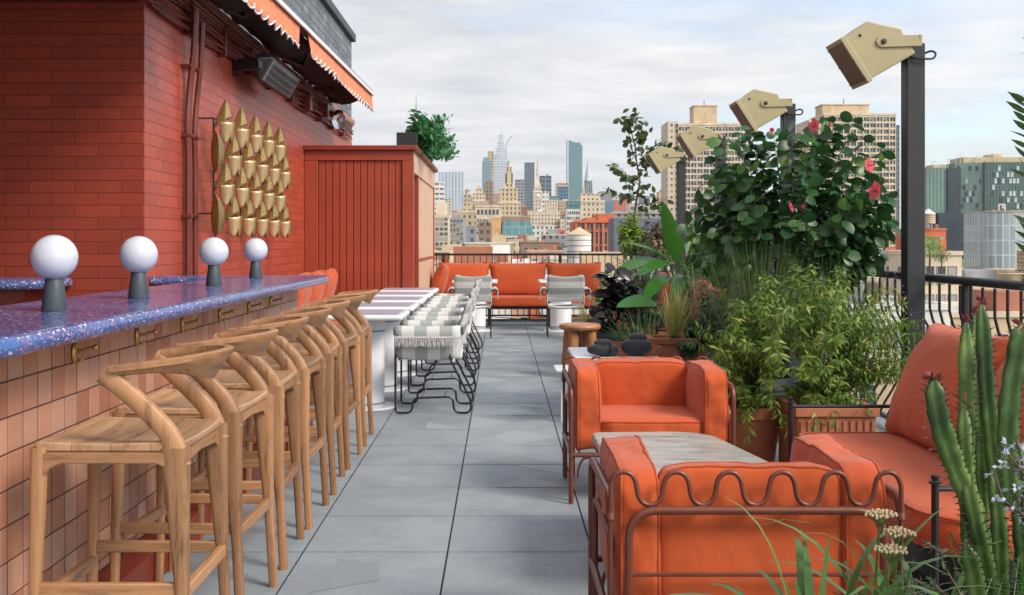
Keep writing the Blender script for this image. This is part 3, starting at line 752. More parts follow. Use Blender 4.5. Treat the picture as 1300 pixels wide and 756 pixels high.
# globe lamps
GP = ((3.84, 69), (4.66, 176), (6.0, 271.5), (7.25, 324.5)); gl = None
for i, (y, px) in enumerate(GP):
    x = (px-VX)*y/F; lab = 'grey table lamp with opal glass globe, %s on the blue bar' % ('nearest to the camera', 'second from the camera', 'third from the camera', 'farthest and smallest looking')[i]
    if gl is None:
        gl = thing('globe_lamp', lab, 'lamp', (x, y, BZ+0.0005), 0, 'globe lamps along the bar')
        MB().lathe([(0.001, 0), (0.042, 0), (0.0435, 0.004), (0.030, 0.112), (0.028, 0.116), (0.001, 0.117)], 28).build('base', M['lamp_grey'], gl)
        MB().lathe([(max(1e-5, 0.078*math.sin(math.pi*k/20)), 0.185-0.078*math.cos(math.pi*k/20)) for k in range(21)], 32).build('globe', M['opal'], gl, angle=80)
    else: dup(gl, (x, y, BZ+0.0005), rot=0.4*i, label=lab)

# ---------------------------------------------------------------- bar stools (local: sitter faces -X)
def make_stool(label):
    t = thing('bar_stool', label, 'stool', (-1.09, 3.33, 0), 0, 'wooden bar stools along the bar')
    fx, rx, hv, zt = -0.20, 0.19, 0.215, 0.735
    # seat: saddle with thickness
    mb = MB(); n = 14; vs = []; fs = []
    for L_ in (0, 1):
        for i in range(n+1):
            for j in range(n+1):
                u = -0.224+0.428*i/n; v = -0.2355+0.471*j/n; a, b = 2*i/n-1, 2*j/n-1
                rr = 1.0-0.02*(abs(a)**8+abs(b)**8)
                z = zt+0.010-0.016*(1-b*b)*(1-a*a*0.5)+0.006*abs(a)
                if L_: z = zt-0.014
                vs.append((u*rr, v*rr, z))
    for i in range(n):
        for j in range(n):
            a = i*(n+1)+j; q = (n+1)**2
            fs.append((a, a+n+1, a+n+2, a+1)); fs.append((q+a, q+a+1, q+a+n+2, q+a+n+1))
    for k in range(n):
        q = (n+1)**2; a = k; fs.append((a, a+1, q+a+1, q+a)); a = n*(n+1)+k; fs.append((a+1, a, q+a, q+a+1))
        a = k*(n+1); fs.append((a+n+1, a, q+a, q+a+n+1)); a = k*(n+1)+n; fs.append((a, a+n+1, q+a+n+1, q+a))
    MB().add(vs, fs).build('seat', M['wood_seat'], t, bevel=0.006, angle=50)
    def leg(x0, y0, x1, y1, w0, w1, ztop):
        """curved, tapering leg, wide at the top; broad face along X"""
        mb = MB(); m_ = 12; sec = []; N = 10
        for i in range(N+1):
            q = i/N; s = q**0.85
            cx = x0+(x1-x0)*q; cy = y0+(y1-y0)*q; z = ztop*(1-q)
            w = w0+(w1-w0)*min(1, s*1.5); d = 0.042+(0.028-0.042)*q
            for k in range(m_):
                a = 2*math.pi*k/m_+math.pi/m_; c, s_ = math.cos(a), math.sin(a); e = 0.55
                sec.append((cx+w/2*math.copysign(abs(c)**e, c), cy+d/2*math.copysign(abs(s_)**e, s_), z))
        fs = [(i*m_+k, (i+1)*m_+k, (i+1)*m_+(k+1) % m_, i*m_+(k+1) % m_) for i in range(N) for k in range(m_)]
        fs += [tuple(range(m_)), tuple(range(N*m_, (N+1)*m_))[::-1]]
        return mb.add(sec, fs).build('leg', M['wood_z'], t, angle=60)
    for s in (-1, 1):
        leg(-0.205, s*hv, -0.225, s*(hv+0.012), 0.048, 0.030, zt-0.004)
        leg(0.175, s*hv, 0.215, s*(hv+0.012), 0.085, 0.033, zt-0.003)
    # aprons with curved corners (seen under the seat edge)
    for s in (-1, 1):
        pts = [(-0.20, zt-0.0145), (0.18, zt-0.0145), (0.18, zt-0.085), (0.158, zt-0.060), (0.125, zt-0.046), (-0.14, zt-0.046), (-0.172, zt-0.060), (-0.19, zt-0.085), (-0.20, zt-0.085)]
        mb = MB(); mb.prism(pts, 1, s*hv-0.016, s*hv+0.019) if s > 0 else mb.prism(pts, 1, s*hv-0.019, s*hv+0.016); mb.build('apron', M['wood_x'], t, smooth=False, bevel=0.004)
    for x in (-0.20, 0.178):
        pts = [(-hv+.01, zt-0.0145), (hv-.01, zt-0.0145), (hv-.01, zt-0.082), (hv-0.05, zt-0.058), (0, zt-0.048), (-hv+0.05, zt-0.058), (-hv+.01, zt-0.082)]
        mb = MB(); mb.prism(pts, 0, x-0.014, x+0.014); mb.build('apron', M['wood_y'], t, smooth=False, bevel=0.004)
    # stretchers
    for s in (-1, 1): mb = MB(); mb.obox((-0.205, s*(hv+.004), 0.335), (0.185, s*(hv+.004), 0.335), 0.022, 0.036); mb.build('stretcher', M['wood_x'], t, bevel=0.004)
    mb = MB(); mb.obox((0.200, -hv, 0.325), (0.200, hv, 0.325), 0.026, 0.036); mb.build('stretcher', M['wood_y'], t, bevel=0.004)
    mb = MB(); mb.obox((-0.215, -hv, 0.29), (-0.215, hv, 0.29), 0.026, 0.036); mb.build('stretcher', M['wood_y'], t, bevel=0.004)
    # slanted arms from rear legs up to the tips of the curved rail
    for s in (-1, 1):
        path = catmull([(0.176, s*hv, zt-0.05), (0.172, s*hv, zt-0.005), (0.150, s*hv, zt+0.045), (0.08, s*(hv+.002), zt+0.118), (0.02, s*(hv+.006), zt+0.172), (-0.020, s*(hv+.010), zt+0.206)], 4)
        mb = MB(); vs = []; m_ = 10
        for i, p in enumerate(path):
            q = i/(len(path)-1); a_ = path[max(0, i-1)]; b_ = path[min(len(path)-1, i+1)]; d = (b_-a_).normalized(); nx = Vector((d.z, 0, -d.x))
            w = 0.052+0.034*max(0.0, 1-q*2.6)**1.3+0.008*max(0, q-0.8)*5; th = 0.038
            for k in range(m_):
                an = 2*math.pi*k/m_+math.pi/m_; c, s_ = math.cos(an), math.sin(an)
                vs.append(p+nx*(w/2*math.copysign(abs(c)**0.42, c))+Vector((0, th/2*math.copysign(abs(s_)**0.42, s_), 0)))
        N = len(path); fs = [(i*m_+k, i*m_+(k+1) % m_, (i+1)*m_+(k+1) % m_, (i+1)*m_+k) for i in range(N-1) for k in range(m_)]+[tuple(range(m_))[::-1], tuple(range((N-1)*m_, N*m_))]
        mb.add(vs, fs).build('arm', M['wood_z'], t, angle=60)
    # curved back rail: funnel shaped band, tall in the middle, slim at the tips
    mb = MB(); n = 36; vs = []; prof_n = 10
    for i in range(n+1):
        q = 2*i/n-1; ang = q*R(100)
        cx = -0.01+0.30*math.cos(ang) if abs(q) < 1 else 0; cx = 0.015+0.255*math.cos(ang*0.93); cy = 0.245*math.sin(ang*0.93)
        rx_, ry_ = math.cos(ang*0.93), math.sin(ang*0.93)
        mid = max(0.0, math.cos(ang*0.9))**3.2; m1 = max(0.0, math.cos(ang*0.9))
        top = zt+0.226+0.028*m1; h = 0.030+0.060*mid; th = 0.026-0.008*mid+0.012*(1-m1)
        lean = 0.036*mid
        prof = [(0.012, 0), (0.004, 0.004), (-th+0.004, 0.002), (-th, -0.006), (-th-lean*0.5, -h*0.55), (-th*0.9-lean, -h+0.004), (-th*0.5-lean, -h), (-0.004-lean, -h+0.005), (-lean*0.42, -h*0.45), (0.010, -0.014)]
        for a, b in prof: vs.append((cx+rx_*a, cy+ry_*a, top+b))
    fs = [(i*prof_n+k, i*prof_n+(k+1) % prof_n, (i+1)*prof_n+(k+1) % prof_n, (i+1)*prof_n+k) for i in range(n) for k in range(prof_n)]+[tuple(range(prof_n))[::-1], tuple(range(n*prof_n, (n+1)*prof_n))]
    mb.add(vs, fs).build('backrest', M['wood_y'], t, angle=50)
    return t
SY = [3.33, 3.99, 4.65, 5.28, 5.95, 6.60, 7.31]
st = None
for i, y in enumerate(SY):
    lab = 'oak bar stool with curved back, %s' % ('nearest the camera in the row', 'second from the camera', 'third from the camera', 'fourth and middle of the row of seven', 'fifth from the camera', 'sixth from the camera', 'last one at the far end of the bar')[i]
    if st is None: st = make_stool(lab)
    else: dup(st, (-1.09+(0.004*(i % 2)), y, 0), rot=R((0, -2.2, 1.8, -0.8, 2.6, -1.9, 1.2)[i]), label=lab)

# ---------------------------------------------------------------- white pedestal tables
def make_table(name, label, loc, wx, wy, group):
    t = thing(name, label, 'table', loc, 0, group)
    rounded_loop = loop([(-wx/2, -wy/2), (wx/2, -wy/2), (wx/2, wy/2), (-wx/2, wy/2)], 0.03, 5)
    rl = [(loc[0]+a, loc[1]+b) for a, b in rounded_loop]
    rounded_slab(rl, 0.705, 0.748, 0.021, M['white'], 'table_rim', t)
    mb = MB(); mb.box(-wx/2+0.045, wx/2-0.045, -wy/2+0.045, wy/2-0.045, 0.7485, 0.752); mb.build('table_top', M['tabletop'], t, smooth=False, bevel=0.002)
    MB().lathe([(0.155, 0.014), (0.158, 0.70), (0.02, 0.704)], 36).build('pedestal', M['white'], t)
    for z_ in (0.60, 0.03): MB().lathe([(0.1605, z_), (0.1605, z_+0.015)], 36).build('band', M['grey_band'], t)
    MB().lathe([(0.001, 0), (0.255, 0), (0.258, 0.006), (0.25, 0.013), (0.001, 0.014)], 40).build('base_disc', M['white'], t)
    return t
tb = None
for i in range(5):
    lab = 'white pedestal table with mauve top beside the bar stools, %s of its row' % ('nearest', 'second', 'third', 'fourth', 'farthest')[i]
    loc = (-1.08, 8.80+1.08*i, 0)
    if tb is None: tb = make_table('pedestal_table', lab, loc, 0.66, 0.70, 'white tables between banquette and striped chairs')
    else: dup(tb, loc, label=lab)
dup(tb, (-0.38, 16.3, 0), label='white pedestal table before the far orange bench, left one behind a striped chair')
dup(tb, (0.88, 16.3, 0), label='white pedestal table before the far orange bench, right one behind a striped chair')

# ---------------------------------------------------------------- striped sling chairs (local: sitter faces +Y, back at y=0)
def make_chair(label):
    t = thing('striped_chair', label, 'chair', (0,0,0), 0, 'striped sling chairs with black wire legs')
    for s in (-1, 1):
        x = s*0.245
        pts = [(s*0.325, 0.53, 0.60), (s*0.315, 0.53, 0.655), (x, 0.53, 0.645), (x, 0.53, 0.06), (x, 0.53, 0.004), (x, 0.40, 0.004), (x, 0.40, 0.115), (x, 0.09, 0.125), (x, 0.09, 0.004), (x, -0.04, 0.004), (x, -0.045, 0.09), (x, 0.13, 0.44), (x, 0.02, 0.64), (s*0.315, 0.02, 0.655), (s*0.325, 0.02, 0.60)]
        MB().tube([Vector(p)+Vector((0,0,0.009)) for p in round_path(pts, 0.055, 5)], 0.0085, 8).build('frame', M['black'], t)
    for y in (0.16, 0.33): MB().tube([(-0.245, y, 0.133), (0.245, y, 0.133)], 0.004, 6).build('cross_rod', M['black'], t)
    for y in (0.10, 0.50): MB().tube([(-0.245, y, 0.42), (0.245, y, 0.42)], 0.007, 6).build('cross_rod', M['black'], t)
    for s in (-1, 1): MB().tube(round_path([(s*0.235, 0.115, 0.42), (s*0.236, 0.105, 0.5), (s*0.236, -0.008, 0.835)], 0.03, 4), 0.008, 8).build('back_post', M['black'], t)
    # seat + side sling: one cloth across the seat, up both sides, over the arms and down outside
    prof = catmull([(-0.335, 0.585), (-0.338, 0.64), (-0.31, 0.672), (-0.262, 0.655), (-0.25, 0.56), (-0.245, 0.45), (-0.20, 0.425), (0, 0.405), (0.20, 0.425), (0.245, 0.45), (0.25, 0.56), (0.262, 0.655), (0.31, 0.672), (0.338, 0.64), (0.335, 0.585)], 4)
    mb = MB(); vs = []; ny = 10; N = len(prof)
    for j in range(ny+1):
        y = 0.035+0.495*j/ny
        for p in prof: vs.append((p[0], y, p[1]-0.012*math.sin(math.pi*j/ny)*(1 if abs(p[0]) < 0.24 else 0.5)))
    fs = [(j*N+i, j*N+i+1, (j+1)*N+i+1, (j+1)*N+i) for j in range(ny) for i in range(N-1)]
    c = mb.add(vs, fs).build('seat_sling', M['stripe_y'], t); q = c.modifiers.new('t', 'SOLIDIFY'); q.thickness = 0.012; q.offset = 0
    # roll under the seat edge
    for y_ in (0.10, 0.52): MB().tube([(-0.24, y_, 0.42), (0, y_, 0.408), (0.24, y_, 0.42)], 0.022, 10).build('seat_edge', M['white_trim'], t)
    # back sling, top edge dips between its corners
    mb = MB(); vs = []; nx, nz = 16, 12
    for k in range(nz+1):
        q = k/nz
        for i in range(nx+1):
            a = 2*i/nx-1; zt = 0.862-0.030*(1-a**2)**1.0-0.016*(abs(a) > 0.93); zb = 0.50
            z = zb+(zt-zb)*q; y = 0.10-0.125*((z-0.45)/0.40)-0.025*(1-a*a)*math.sin(math.pi*q)
            vs.append((a*0.255*(1-0.05*(q > 0.97)), y, z))
    fs = [(k*(nx+1)+i, k*(nx+1)+i+1, (k+1)*(nx+1)+i+1, (k+1)*(nx+1)+i) for k in range(nz) for i in range(nx)]
    c = mb.add(vs, fs).build('back_sling', M['stripe_z'], t); q = c.modifiers.new('t', 'SOLIDIFY'); q.thickness = 0.034; q.offset = 0
    # fringes
    rng = random.Random(2); mb = MB()
    for s in (-1, 1):
        for k in range(90):
            y = 0.04+0.485*k/89; x = s*0.338
            mb.tube([(x, y, 0.595), (x+s*0.004, y+rng.uniform(-.006, .006), 0.565), (x+s*rng.uniform(-.002, .008), y+rng.uniform(-.01, .01), 0.525+rng.uniform(-.008, .008))], 0.0022, 4)
        mb.box(x-0.007, x+0.007, 0.035, 0.53, 0.585, 0.60)
    for k in range(90):
        x = -0.25+0.5*k/89; y = 0.055
        mb.tube([(x, y-0.012, 0.552), (x+rng.uniform(-.006, .006), y-0.016, 0.52), (x+rng.uniform(-.01, .01), y-0.012+rng.uniform(-.004, .004), 0.485)], 0.0022, 4)
    mb.build('fringe', M['fringe'], t)
    return t
ch = make_chair('striped sling chair on the aisle, nearest of the row facing the white tables'); ch.location = (-0.27, 8.65, 0); ch.rotation_euler.z = R(90)
for i in range(1, 5):
    dup(ch, (-0.27-0.004*i, 8.65+1.14*i, 0), rot=R(90+(0, 2.5, -2, 2, -3)[i]), label='striped sling chair on the aisle, %s of the row facing the white tables' % ('', 'second', 'third', 'fourth', 'farthest')[i])
dup(ch, (-0.38, 15.05, 0), rot=0.02, label='striped sling chair seen from behind facing the far orange bench, left one')
dup(ch, (0.88, 15.05, 0), rot=-0.02, label='striped sling chair seen from behind facing the far orange bench, right one by the plants')

# ---------------------------------------------------------------- banquettes
bq = thing('banquette', 'built-in orange banquette along the brick wall behind the white tables', 'bench', (-1.9, 10.7, 0))
mb = MB(); mb.box(-2.36, -1.52, 8.15, 13.38, 0.0, 0.32); mb.build('base', M['red_paint'], bq, smooth=False, world=True, bevel=0.01)
for i in range(3): sewn(cushion_mb((-1.90, 9.03+1.74*i, 0.385), 0.40, 0.865, 0.062, n=7, N=14, seed=i), 'seat_cushion', M['orange'], bq, M['orange2'], world=True, angle=60)
for i in range(6):
    y = 8.62+0.86*i
    rot = Matrix.Rotation(R(-72), 3, 'Y')
    sewn(cushion_mb((-2.10, y, 0.70), 0.30, 0.42, 0.13, N=16, seed=i+3, pillow=True, rot=rot, ears=0.08), 'back_cushion', M['orange'], bq, M['orange2'], world=True, angle=60)
fb = thing('garden_bench', 'long orange cushioned bench on black metal legs against the far railing', 'bench', (0.3, 17.4, 0))
for i, (xa, xb) in enumerate(((-0.98, -0.20), (-0.19, 0.74), (0.75, 1.62))):
    sewn(cushion_mb(((xa+xb)/2, 17.36, 0.385), (xb-xa)/2, 0.36, 0.075, n=8, N=14, seed=i), 'seat_cushion', M['orange2'], fb, M['orange2'], world=True, angle=60)
for i, (xa, xb) in enumerate(((-0.99, -0.19), (-0.18, 0.72), (0.73, 1.60))):
    rot = Matrix.Rotation(R(76), 3, 'X')
    sewn(cushion_mb(((xa+xb)/2, 17.70, 0.70), (xb-xa)/2+0.01, 0.285, 0.12, N=16, seed=i+20, pillow=True, rot=rot, ears=0.07), 'back_cushion', M['orange2'], fb, M['orange2'], world=True, angle=60)
rot = Matrix.Rotation(R(-74), 3, 'Y')
sewn(cushion_mb((-0.94, 17.0, 0.70), 0.27, 0.36, 0.11, N=14, seed=31, pillow=True, rot=rot), 'back_cushion', M['orange2'], fb, M['orange2'], world=True, angle=60)
mb = MB()
for x in (-0.95, -0.19, 0.74, 1.58):
    for y in (17.05, 17.7): mb.box(x-0.015, x+0.015, y-0.015, y+0.015, 0, 0.27)
split_build(mb, 'leg', M['black'], fb, smooth=False, world=True)
mb = MB(); mb.box(-0.97, 1.60, 17.03, 17.06, 0.27, 0.30); mb.box(-0.97, 1.60, 17.68, 17.71, 0.27, 0.30); mb.box(-0.97, 1.6, 17.10, 17.66, 0.285, 0.30); mb.box(-0.97, 1.6, 17.12, 17.14, 0.10, 0.115)
mb.build('seat_frame', M['black'], fb, smooth=False, world=True)
mb = MB()
for xa, xb in ((-0.19, 0.74),): mb.tube([(xa, 17.05, 0.08), (xb, 17.05, 0.16)], 0.006, 6); mb.tube([(xa, 17.05, 0.16), (xb, 17.05, 0.08)], 0.006, 6)
mb.build('cross_brace', M['black'], fb, world=True)
# ---------------------------------------------------------------- armchairs (local: back at y=0, sitter faces +Y)
def make_armchair(label):
    t = thing('lounge_armchair', label, 'armchair', (0,0,0), 0, 'orange armchairs with brown tube frames')
    hw = 0.405
    # wavy back tube with its two rear legs
    pts = [(-hw, 0, 0.006), (-hw, 0, 0.30), (-hw, 0, 0.55)]; n = 132
    for i in range(n+1):
        u = i/n; x = -hw+2*hw*u
        ph = 2*math.pi*5.5*u
        # squashed cosine gives the hairpin look; peaks/valleys
        z = 0.622+0.046*math.sin(ph)
        xx = x-0.0085*math.sin(2*ph)
        if i == 0: continue
        pts.append((xx, 0, z))
    pts[3:] = pts[3:]
    pts += [(hw, 0, 0.30), (hw, 0, 0.006)]
    MB().tube(pts, 0.0072, 8).build('wavy_back_tube', M['brown_metal'], t, angle=70)
    # rounded back hoop
    MB().tube(round_path([(-0.355, -0.008, 0.006), (-0.355, -0.008, 0.563), (0.355, -0.008, 0.563), (0.355, -0.008, 0.006)], 0.085, 8), 0.0122, 10).build('back_hoop', M['brown_metal'], t, angle=70)
    for z in (0.385, 0.20): MB().tube([(-0.355, -0.008, z), (0.355, -0.008, z)], 0.006, 7).build('back_rod', M['brown_metal'], t)
    for s in (-1, 1):
        x = s*hw
        MB().tube(round_path([(x, 0.0, 0.535), (x, 0.02, 0.60), (x, 0.635, 0.585), (x, 0.635, 0.006)], 0.07, 7), 0.0125, 10).build('side_hoop', M['brown_metal'], t, angle=70)
        MB().tube(round_path([(x*0.985, 0.05, 0.006), (x*0.985, 0.05, 0.47), (x*0.985, 0.57, 0.47), (x*0.985, 0.57, 0.006)], 0.06, 6), 0.0105, 8).build('inner_hoop', M['brown_metal'], t, angle=70)
        MB().tube([(x, 0.0, 0.245), (x, 0.635, 0.245)], 0.0125, 8).build('side_rail', M['brown_metal'], t)
        # little squiggle under the seat rail at each front corner
        sq = [(x*0.99, 0.635, 0.245)]+[(x-s*0.02-s*0.11*q, 0.635, 0.245-0.0-0.06*q*4*(0.5-abs(q-0.5))*0+(-0.085 if q in (0.25,) else -0.04)*0) for q in (0.2,)]
        pth = catmull([(x-s*0.035, 0.635, 0.13), (x-s*0.038, 0.635, 0.175), (x-s*0.06, 0.635, 0.222), (x-s*0.10, 0.635, 0.228), (x-s*0.125, 0.635, 0.185), (x-s*0.128, 0.635, 0.14), (x-s*0.150, 0.635, 0.115)], 5)
        MB().tube(pth, 0.0065, 7).build('squiggle', M['brown_metal'], t, angle=70)
    for y in (0.635, 0.03): MB().tube([(-hw, y, 0.245), (hw, y, 0.245)], 0.0125, 8).build('seat_rail', M['brown_metal'], t)
    for k in range(7): pass
    mb = MB()
    for k in range(9): mb.tube([(-0.36+0.09*k, 0.03, 0.252), (-0.36+0.09*k, 0.63, 0.252)], 0.005, 6)
    mb.build('seat_slat', M['brown_metal'], t)
    sewn(cushion_mb((0, 0.36, 0.345), 0.275, 0.275, 0.078, n=9, N=28, seed=1, puff=0.10, wr=0.014), 'seat_cushion', M['orange'], t, M['orange2'], angle=60)
    for s in (-1, 1):
        rot = Matrix.Rotation(R(90), 3, 'Y')
        sewn(cushion_mb((s*0.318, 0.342, 0.462), 0.205, 0.300, 0.066, n=8, N=28, seed=2+s, puff=0.14, rot=rot, wr=0.020), 'arm_cushion', M['orange'], t, M['orange2'], angle=60)
    rot = Matrix.Rotation(R(86), 3, 'X')
    sewn(cushion_mb((0.0, 0.105, 0.462), 0.258, 0.200, 0.062, n=9, N=28, seed=7, puff=0.10, rot=rot, wr=0.014), 'back_cushion', M['orange'], t, M['orange2'], angle=60)
    return t
ac = make_armchair('orange cushioned armchair seen from behind at the front, wavy brown tube back'); ac.location = (0.71, 3.09, 0)
dup(ac, (0.755, 6.17, 0), rot=R(180), label='orange cushioned armchair facing the camera beyond the stone coffee table')

# ---------------------------------------------------------------- coffee tables
t = thing('coffee_table', 'low stone topped coffee table between the two orange armchairs', 'table', (0.75, 4.5, 0))
ol = loop([(0.42, 3.93), (1.12, 3.93), (0.925, 5.03), (0.405, 5.0)], [0.10, 0.14, 0.20, 0.05], 8)
rounded_slab(ol, 0.418, 0.452, 0.012, M['marble'], 'stone_top', t)
for dx, dy in ((-0.2, -0.35), (0.2, -0.35), (-0.2, 0.3), (0.12, 0.3)): MB().tube([(dx, dy, 0), (dx*0.9, dy*0.9, 0.417)], 0.014, 10).build('leg', M['brown_metal'], t)
t = thing('side_table', 'white square low table with a terracotta tray beyond the far armchair', 'table', (0.85, 8.6, 0))
rounded_slab(loop([(0.54, 8.22), (1.18, 8.22), (1.18, 9.02), (0.54, 9.02)], 0.03, 4), 0.42, 0.452, 0.01, M['white'], 'top', t)
for dx in (-0.26, 0.28):
    for dy in (-0.32, 0.34): mb = MB(); mb.obox((dx, dy, 0), (dx, dy, 0.419), 0.035, 0.035, up=(0, 1, 0)); mb.build('leg', M['white'], t)
t = thing('low_table', 'small lower white table at the left of the white square table', 'table', (0.55, 8.05, 0))
rounded_slab(loop([(0.385, 7.90), (0.80, 7.90), (0.80, 8.20), (0.385, 8.20)], 0.02, 4), 0.375, 0.40, 0.01, M['white'], 'top', t)
for dx in (-0.10, 0.2): mb = MB(); mb.obox((dx, 0, 0), (dx, 0, 0.374), 0.03, 0.03, up=(0, 1, 0)); mb.build('leg', M['white'], t)
t = thing('serving_tray', 'angled terracotta coloured tray on the white square table', 'tray', (1.0, 8.6, 0.453))
mb = MB(); pts = [(-0.21, -0.27), (0.16, -0.27), (0.23, -0.1), (0.12, 0.28), (-0.22, 0.28)]
mb.prism(pts, 2, 0.0, 0.012); mb.build('tray_base', M['terra'], t, smooth=False)
mb = MB()
for i in range(5): a, b = pts[i], pts[(i+1) % 5]; mb.obox((*a, 0.03), (*b, 0.03), 0.012, 0.05)
mb.build('tray_rim', M['terra'], t, smooth=False, bevel=0.003)
def bundle(loc, label, tall, ang):
    t = thing('folded_blanket', label, 'blanket', loc, ang, 'dark rolled blankets on the low table')
    D = M['darkcloth']
    cushion_mb((0, 0, 0.045+0.01*tall), 0.115, 0.075, 0.045+0.01*tall, n=2.6, N=12, seed=int(tall*3), wr=0.016).build('roll', D, t, angle=70)
    cushion_mb((0.01, 0.015, 0.088+0.022*tall), 0.07, 0.05, 0.028+0.012*tall, n=2.4, N=10, seed=int(tall*3)+5, wr=0.012).build('upper_fold', D, t, angle=70)
    MB().tube([(0.05+0.004*math.sin(a), 0.080*math.cos(a), 0.048+0.052*math.sin(a)) for a in [2*math.pi*k/20 for k in range(20)]], 0.008, 6, closed=True).build('strap', M['black'], t, angle=70)
M['darkcloth'] = fabric_mat('charcoal_cloth', (0.03, 0.032, 0.04), 0.6, 0.5)
bundle((0.76, 8.32, 0.453), 'dark rolled bundle with a strap, left one on the white table', 0.3, 0.1)
bundle((1.02, 8.35, 0.467), 'dark rolled bundle with a raised fold, right one on the tray', 1.0, -0.2)
# round wooden stool
t = thing('wooden_stool', 'round teak stool with thick flared legs on the aisle by the plants', 'stool', (0.765, 10.75, 0))
MB().lathe([(0.001, 0.455), (0.17, 0.455), (0.198, 0.468), (0.205, 0.488), (0.198, 0.508), (0.18, 0.515), (0.001, 0.515)], 40).build('seat', M['teak_top'], t)
for k in range(4):
    a = R(45+90*k+12); c, s = math.cos(a), math.sin(a)
    MB().tube([(0.115*c, 0.115*s, 0.46), (0.145*c, 0.145*s, 0.2), (0.175*c, 0.175*s, 0.003)], [0.054, 0.048, 0.036], 16).build('leg', M['teak'], t)

# ---------------------------------------------------------------- daybeds along the right railing
def make_daybed(label):
    t = thing('daybed', label, 'sofa', (0,0,0), 0, 'orange daybeds with black metal frames along the railing')
    X0, X1, Y0, Y1 = 0.0, 1.08, 0.0, 1.75
    def cush_outline(inset=0.0, n=8):
        return loop([(X0+0.02, Y0+0.03), (X1-0.05, Y0+0.03), (X1-0.05, Y1-0.02), (X0+0.02, Y1-0.02)], [0.24, 0.05, 0.05, 0.09], n)
    ol = cush_outline(); N = len(ol); mb = MB(); vs = []
    ctr = Vector((0.52, 0.87, 0))
    prof = [(0.9, 0.425), (0.5, 0.424), (0.16, 0.422), (0.05, 0.417), (0.012, 0.408), (-0.004, 0.395), (-0.012, 0.35), (-0.004, 0.305), (0.01, 0.292), (0.9, 0.288)]
    for off, z in prof:
        for k, p in enumerate(ol):
            v = Vector((*p, 0)); q = v+(ctr-v)*min(off, 0.9) if off > 0.2 else v+(ctr-v).normalized()*off
            w = mnoise.noise(Vector((q.x*5, q.y*5, z*3)))*0.006
            vs.append((q.x, q.y, z+w*(1 if off > 0 else 0)))
    fs = []
    for k in range(len(prof)-1):
        for i in range(N): j = (i+1) % N; fs.append((k*N+i, (k+1)*N+i, (k+1)*N+j, k*N+j))
    fs.append(tuple(range(N))); fs.append(tuple(range((len(prof)-1)*N, len(prof)*N))[::-1])
    sc = mb.add(vs, fs).build('seat_cushion', M['orange'], t, angle=80)
    for z in (0.408, 0.300): MB().tube([(Vector((*p, z))+(Vector((*p, 0))-ctr).normalized()*0.002) for p in ol], 0.0055, 6, closed=True).build('piping', M['orange2'], sc, angle=80)
    for i, y in enumerate((0.43, 1.31)):
        rot = Matrix.Rotation(R(-66), 3, 'Y')
        sewn(cushion_mb((0.60, y, 0.655), 0.29, 0.47, 0.145, N=22, seed=40+i, pillow=True, rot=rot, ears=0.06, wr=0.010), 'back_cushion', M['orange'], t, M['orange2'], angle=60)
    for x in (X0, X1-0.02):
        for y in (Y0, Y1):
            zt = 0.545 if x == X0 else 0.70
            MB().tube([(x, y, 0), (x, y, zt)], 0.012, 10).lathe([(0.012, zt), (0.020, zt+0.002), (0.020, zt+0.008), (0.010, zt+0.013), (0.013, zt+0.02), (0.012, zt+0.028), (0.001, zt+0.031)], 14, (x, y, 0)).build('post', M['black'], t)
    mb = MB()
    for y in (Y0, Y1): mb.tube([(X0, y, 0.53), (X1-0.02, y, 0.53)], 0.009, 8)
    mb.tube([(X1-0.02, Y0, 0.69), (X1-0.02, Y1, 0.69)], 0.009, 8)
    mb.build('arm_rail', M['black'], t)
    mb = MB()
    for y in (Y0, Y1): mb.tube([(X0, y, 0.17), (X1-0.02, y, 0.17)], 0.006, 8)
    mb.build('lower_rail', M['black'], t)
    fo = loop([(X0+0.035, Y0+0.045), (X1-0.06, Y0+0.045), (X1-0.06, Y1-0.035), (X0+0.035, Y1-0.035)], [0.22, 0.04, 0.04, 0.08], 8)
    mb = MB(); mb.prism(fo, 2, 0.20, 0.284); mb.build('seat_frame', M['black'], t)
    fo = loop([(X0+0.07, Y0+0.09), (X1-0.1, Y0+0.09), (X1-0.1, Y1-0.08), (X0+0.07, Y1-0.08)], [0.2, 0.04, 0.04, 0.08], 8)
    mb = MB(); mb.prism(fo, 2, 0.02, 0.198); mb.build('base_panel', M['dark'], t)
    return t
db = make_daybed('orange daybed with piped seat in a black frame, nearest and largest on the right'); db.location = (1.37, 3.50, 0)
dup(db, (1.37, 9.76, 0), label='orange daybed mostly hidden behind the yellow green shrub and grasses')
dup(db, (1.40, 12.75, 0), label='orange daybed farthest away, only a cushion edge showing behind the big leaved plants')

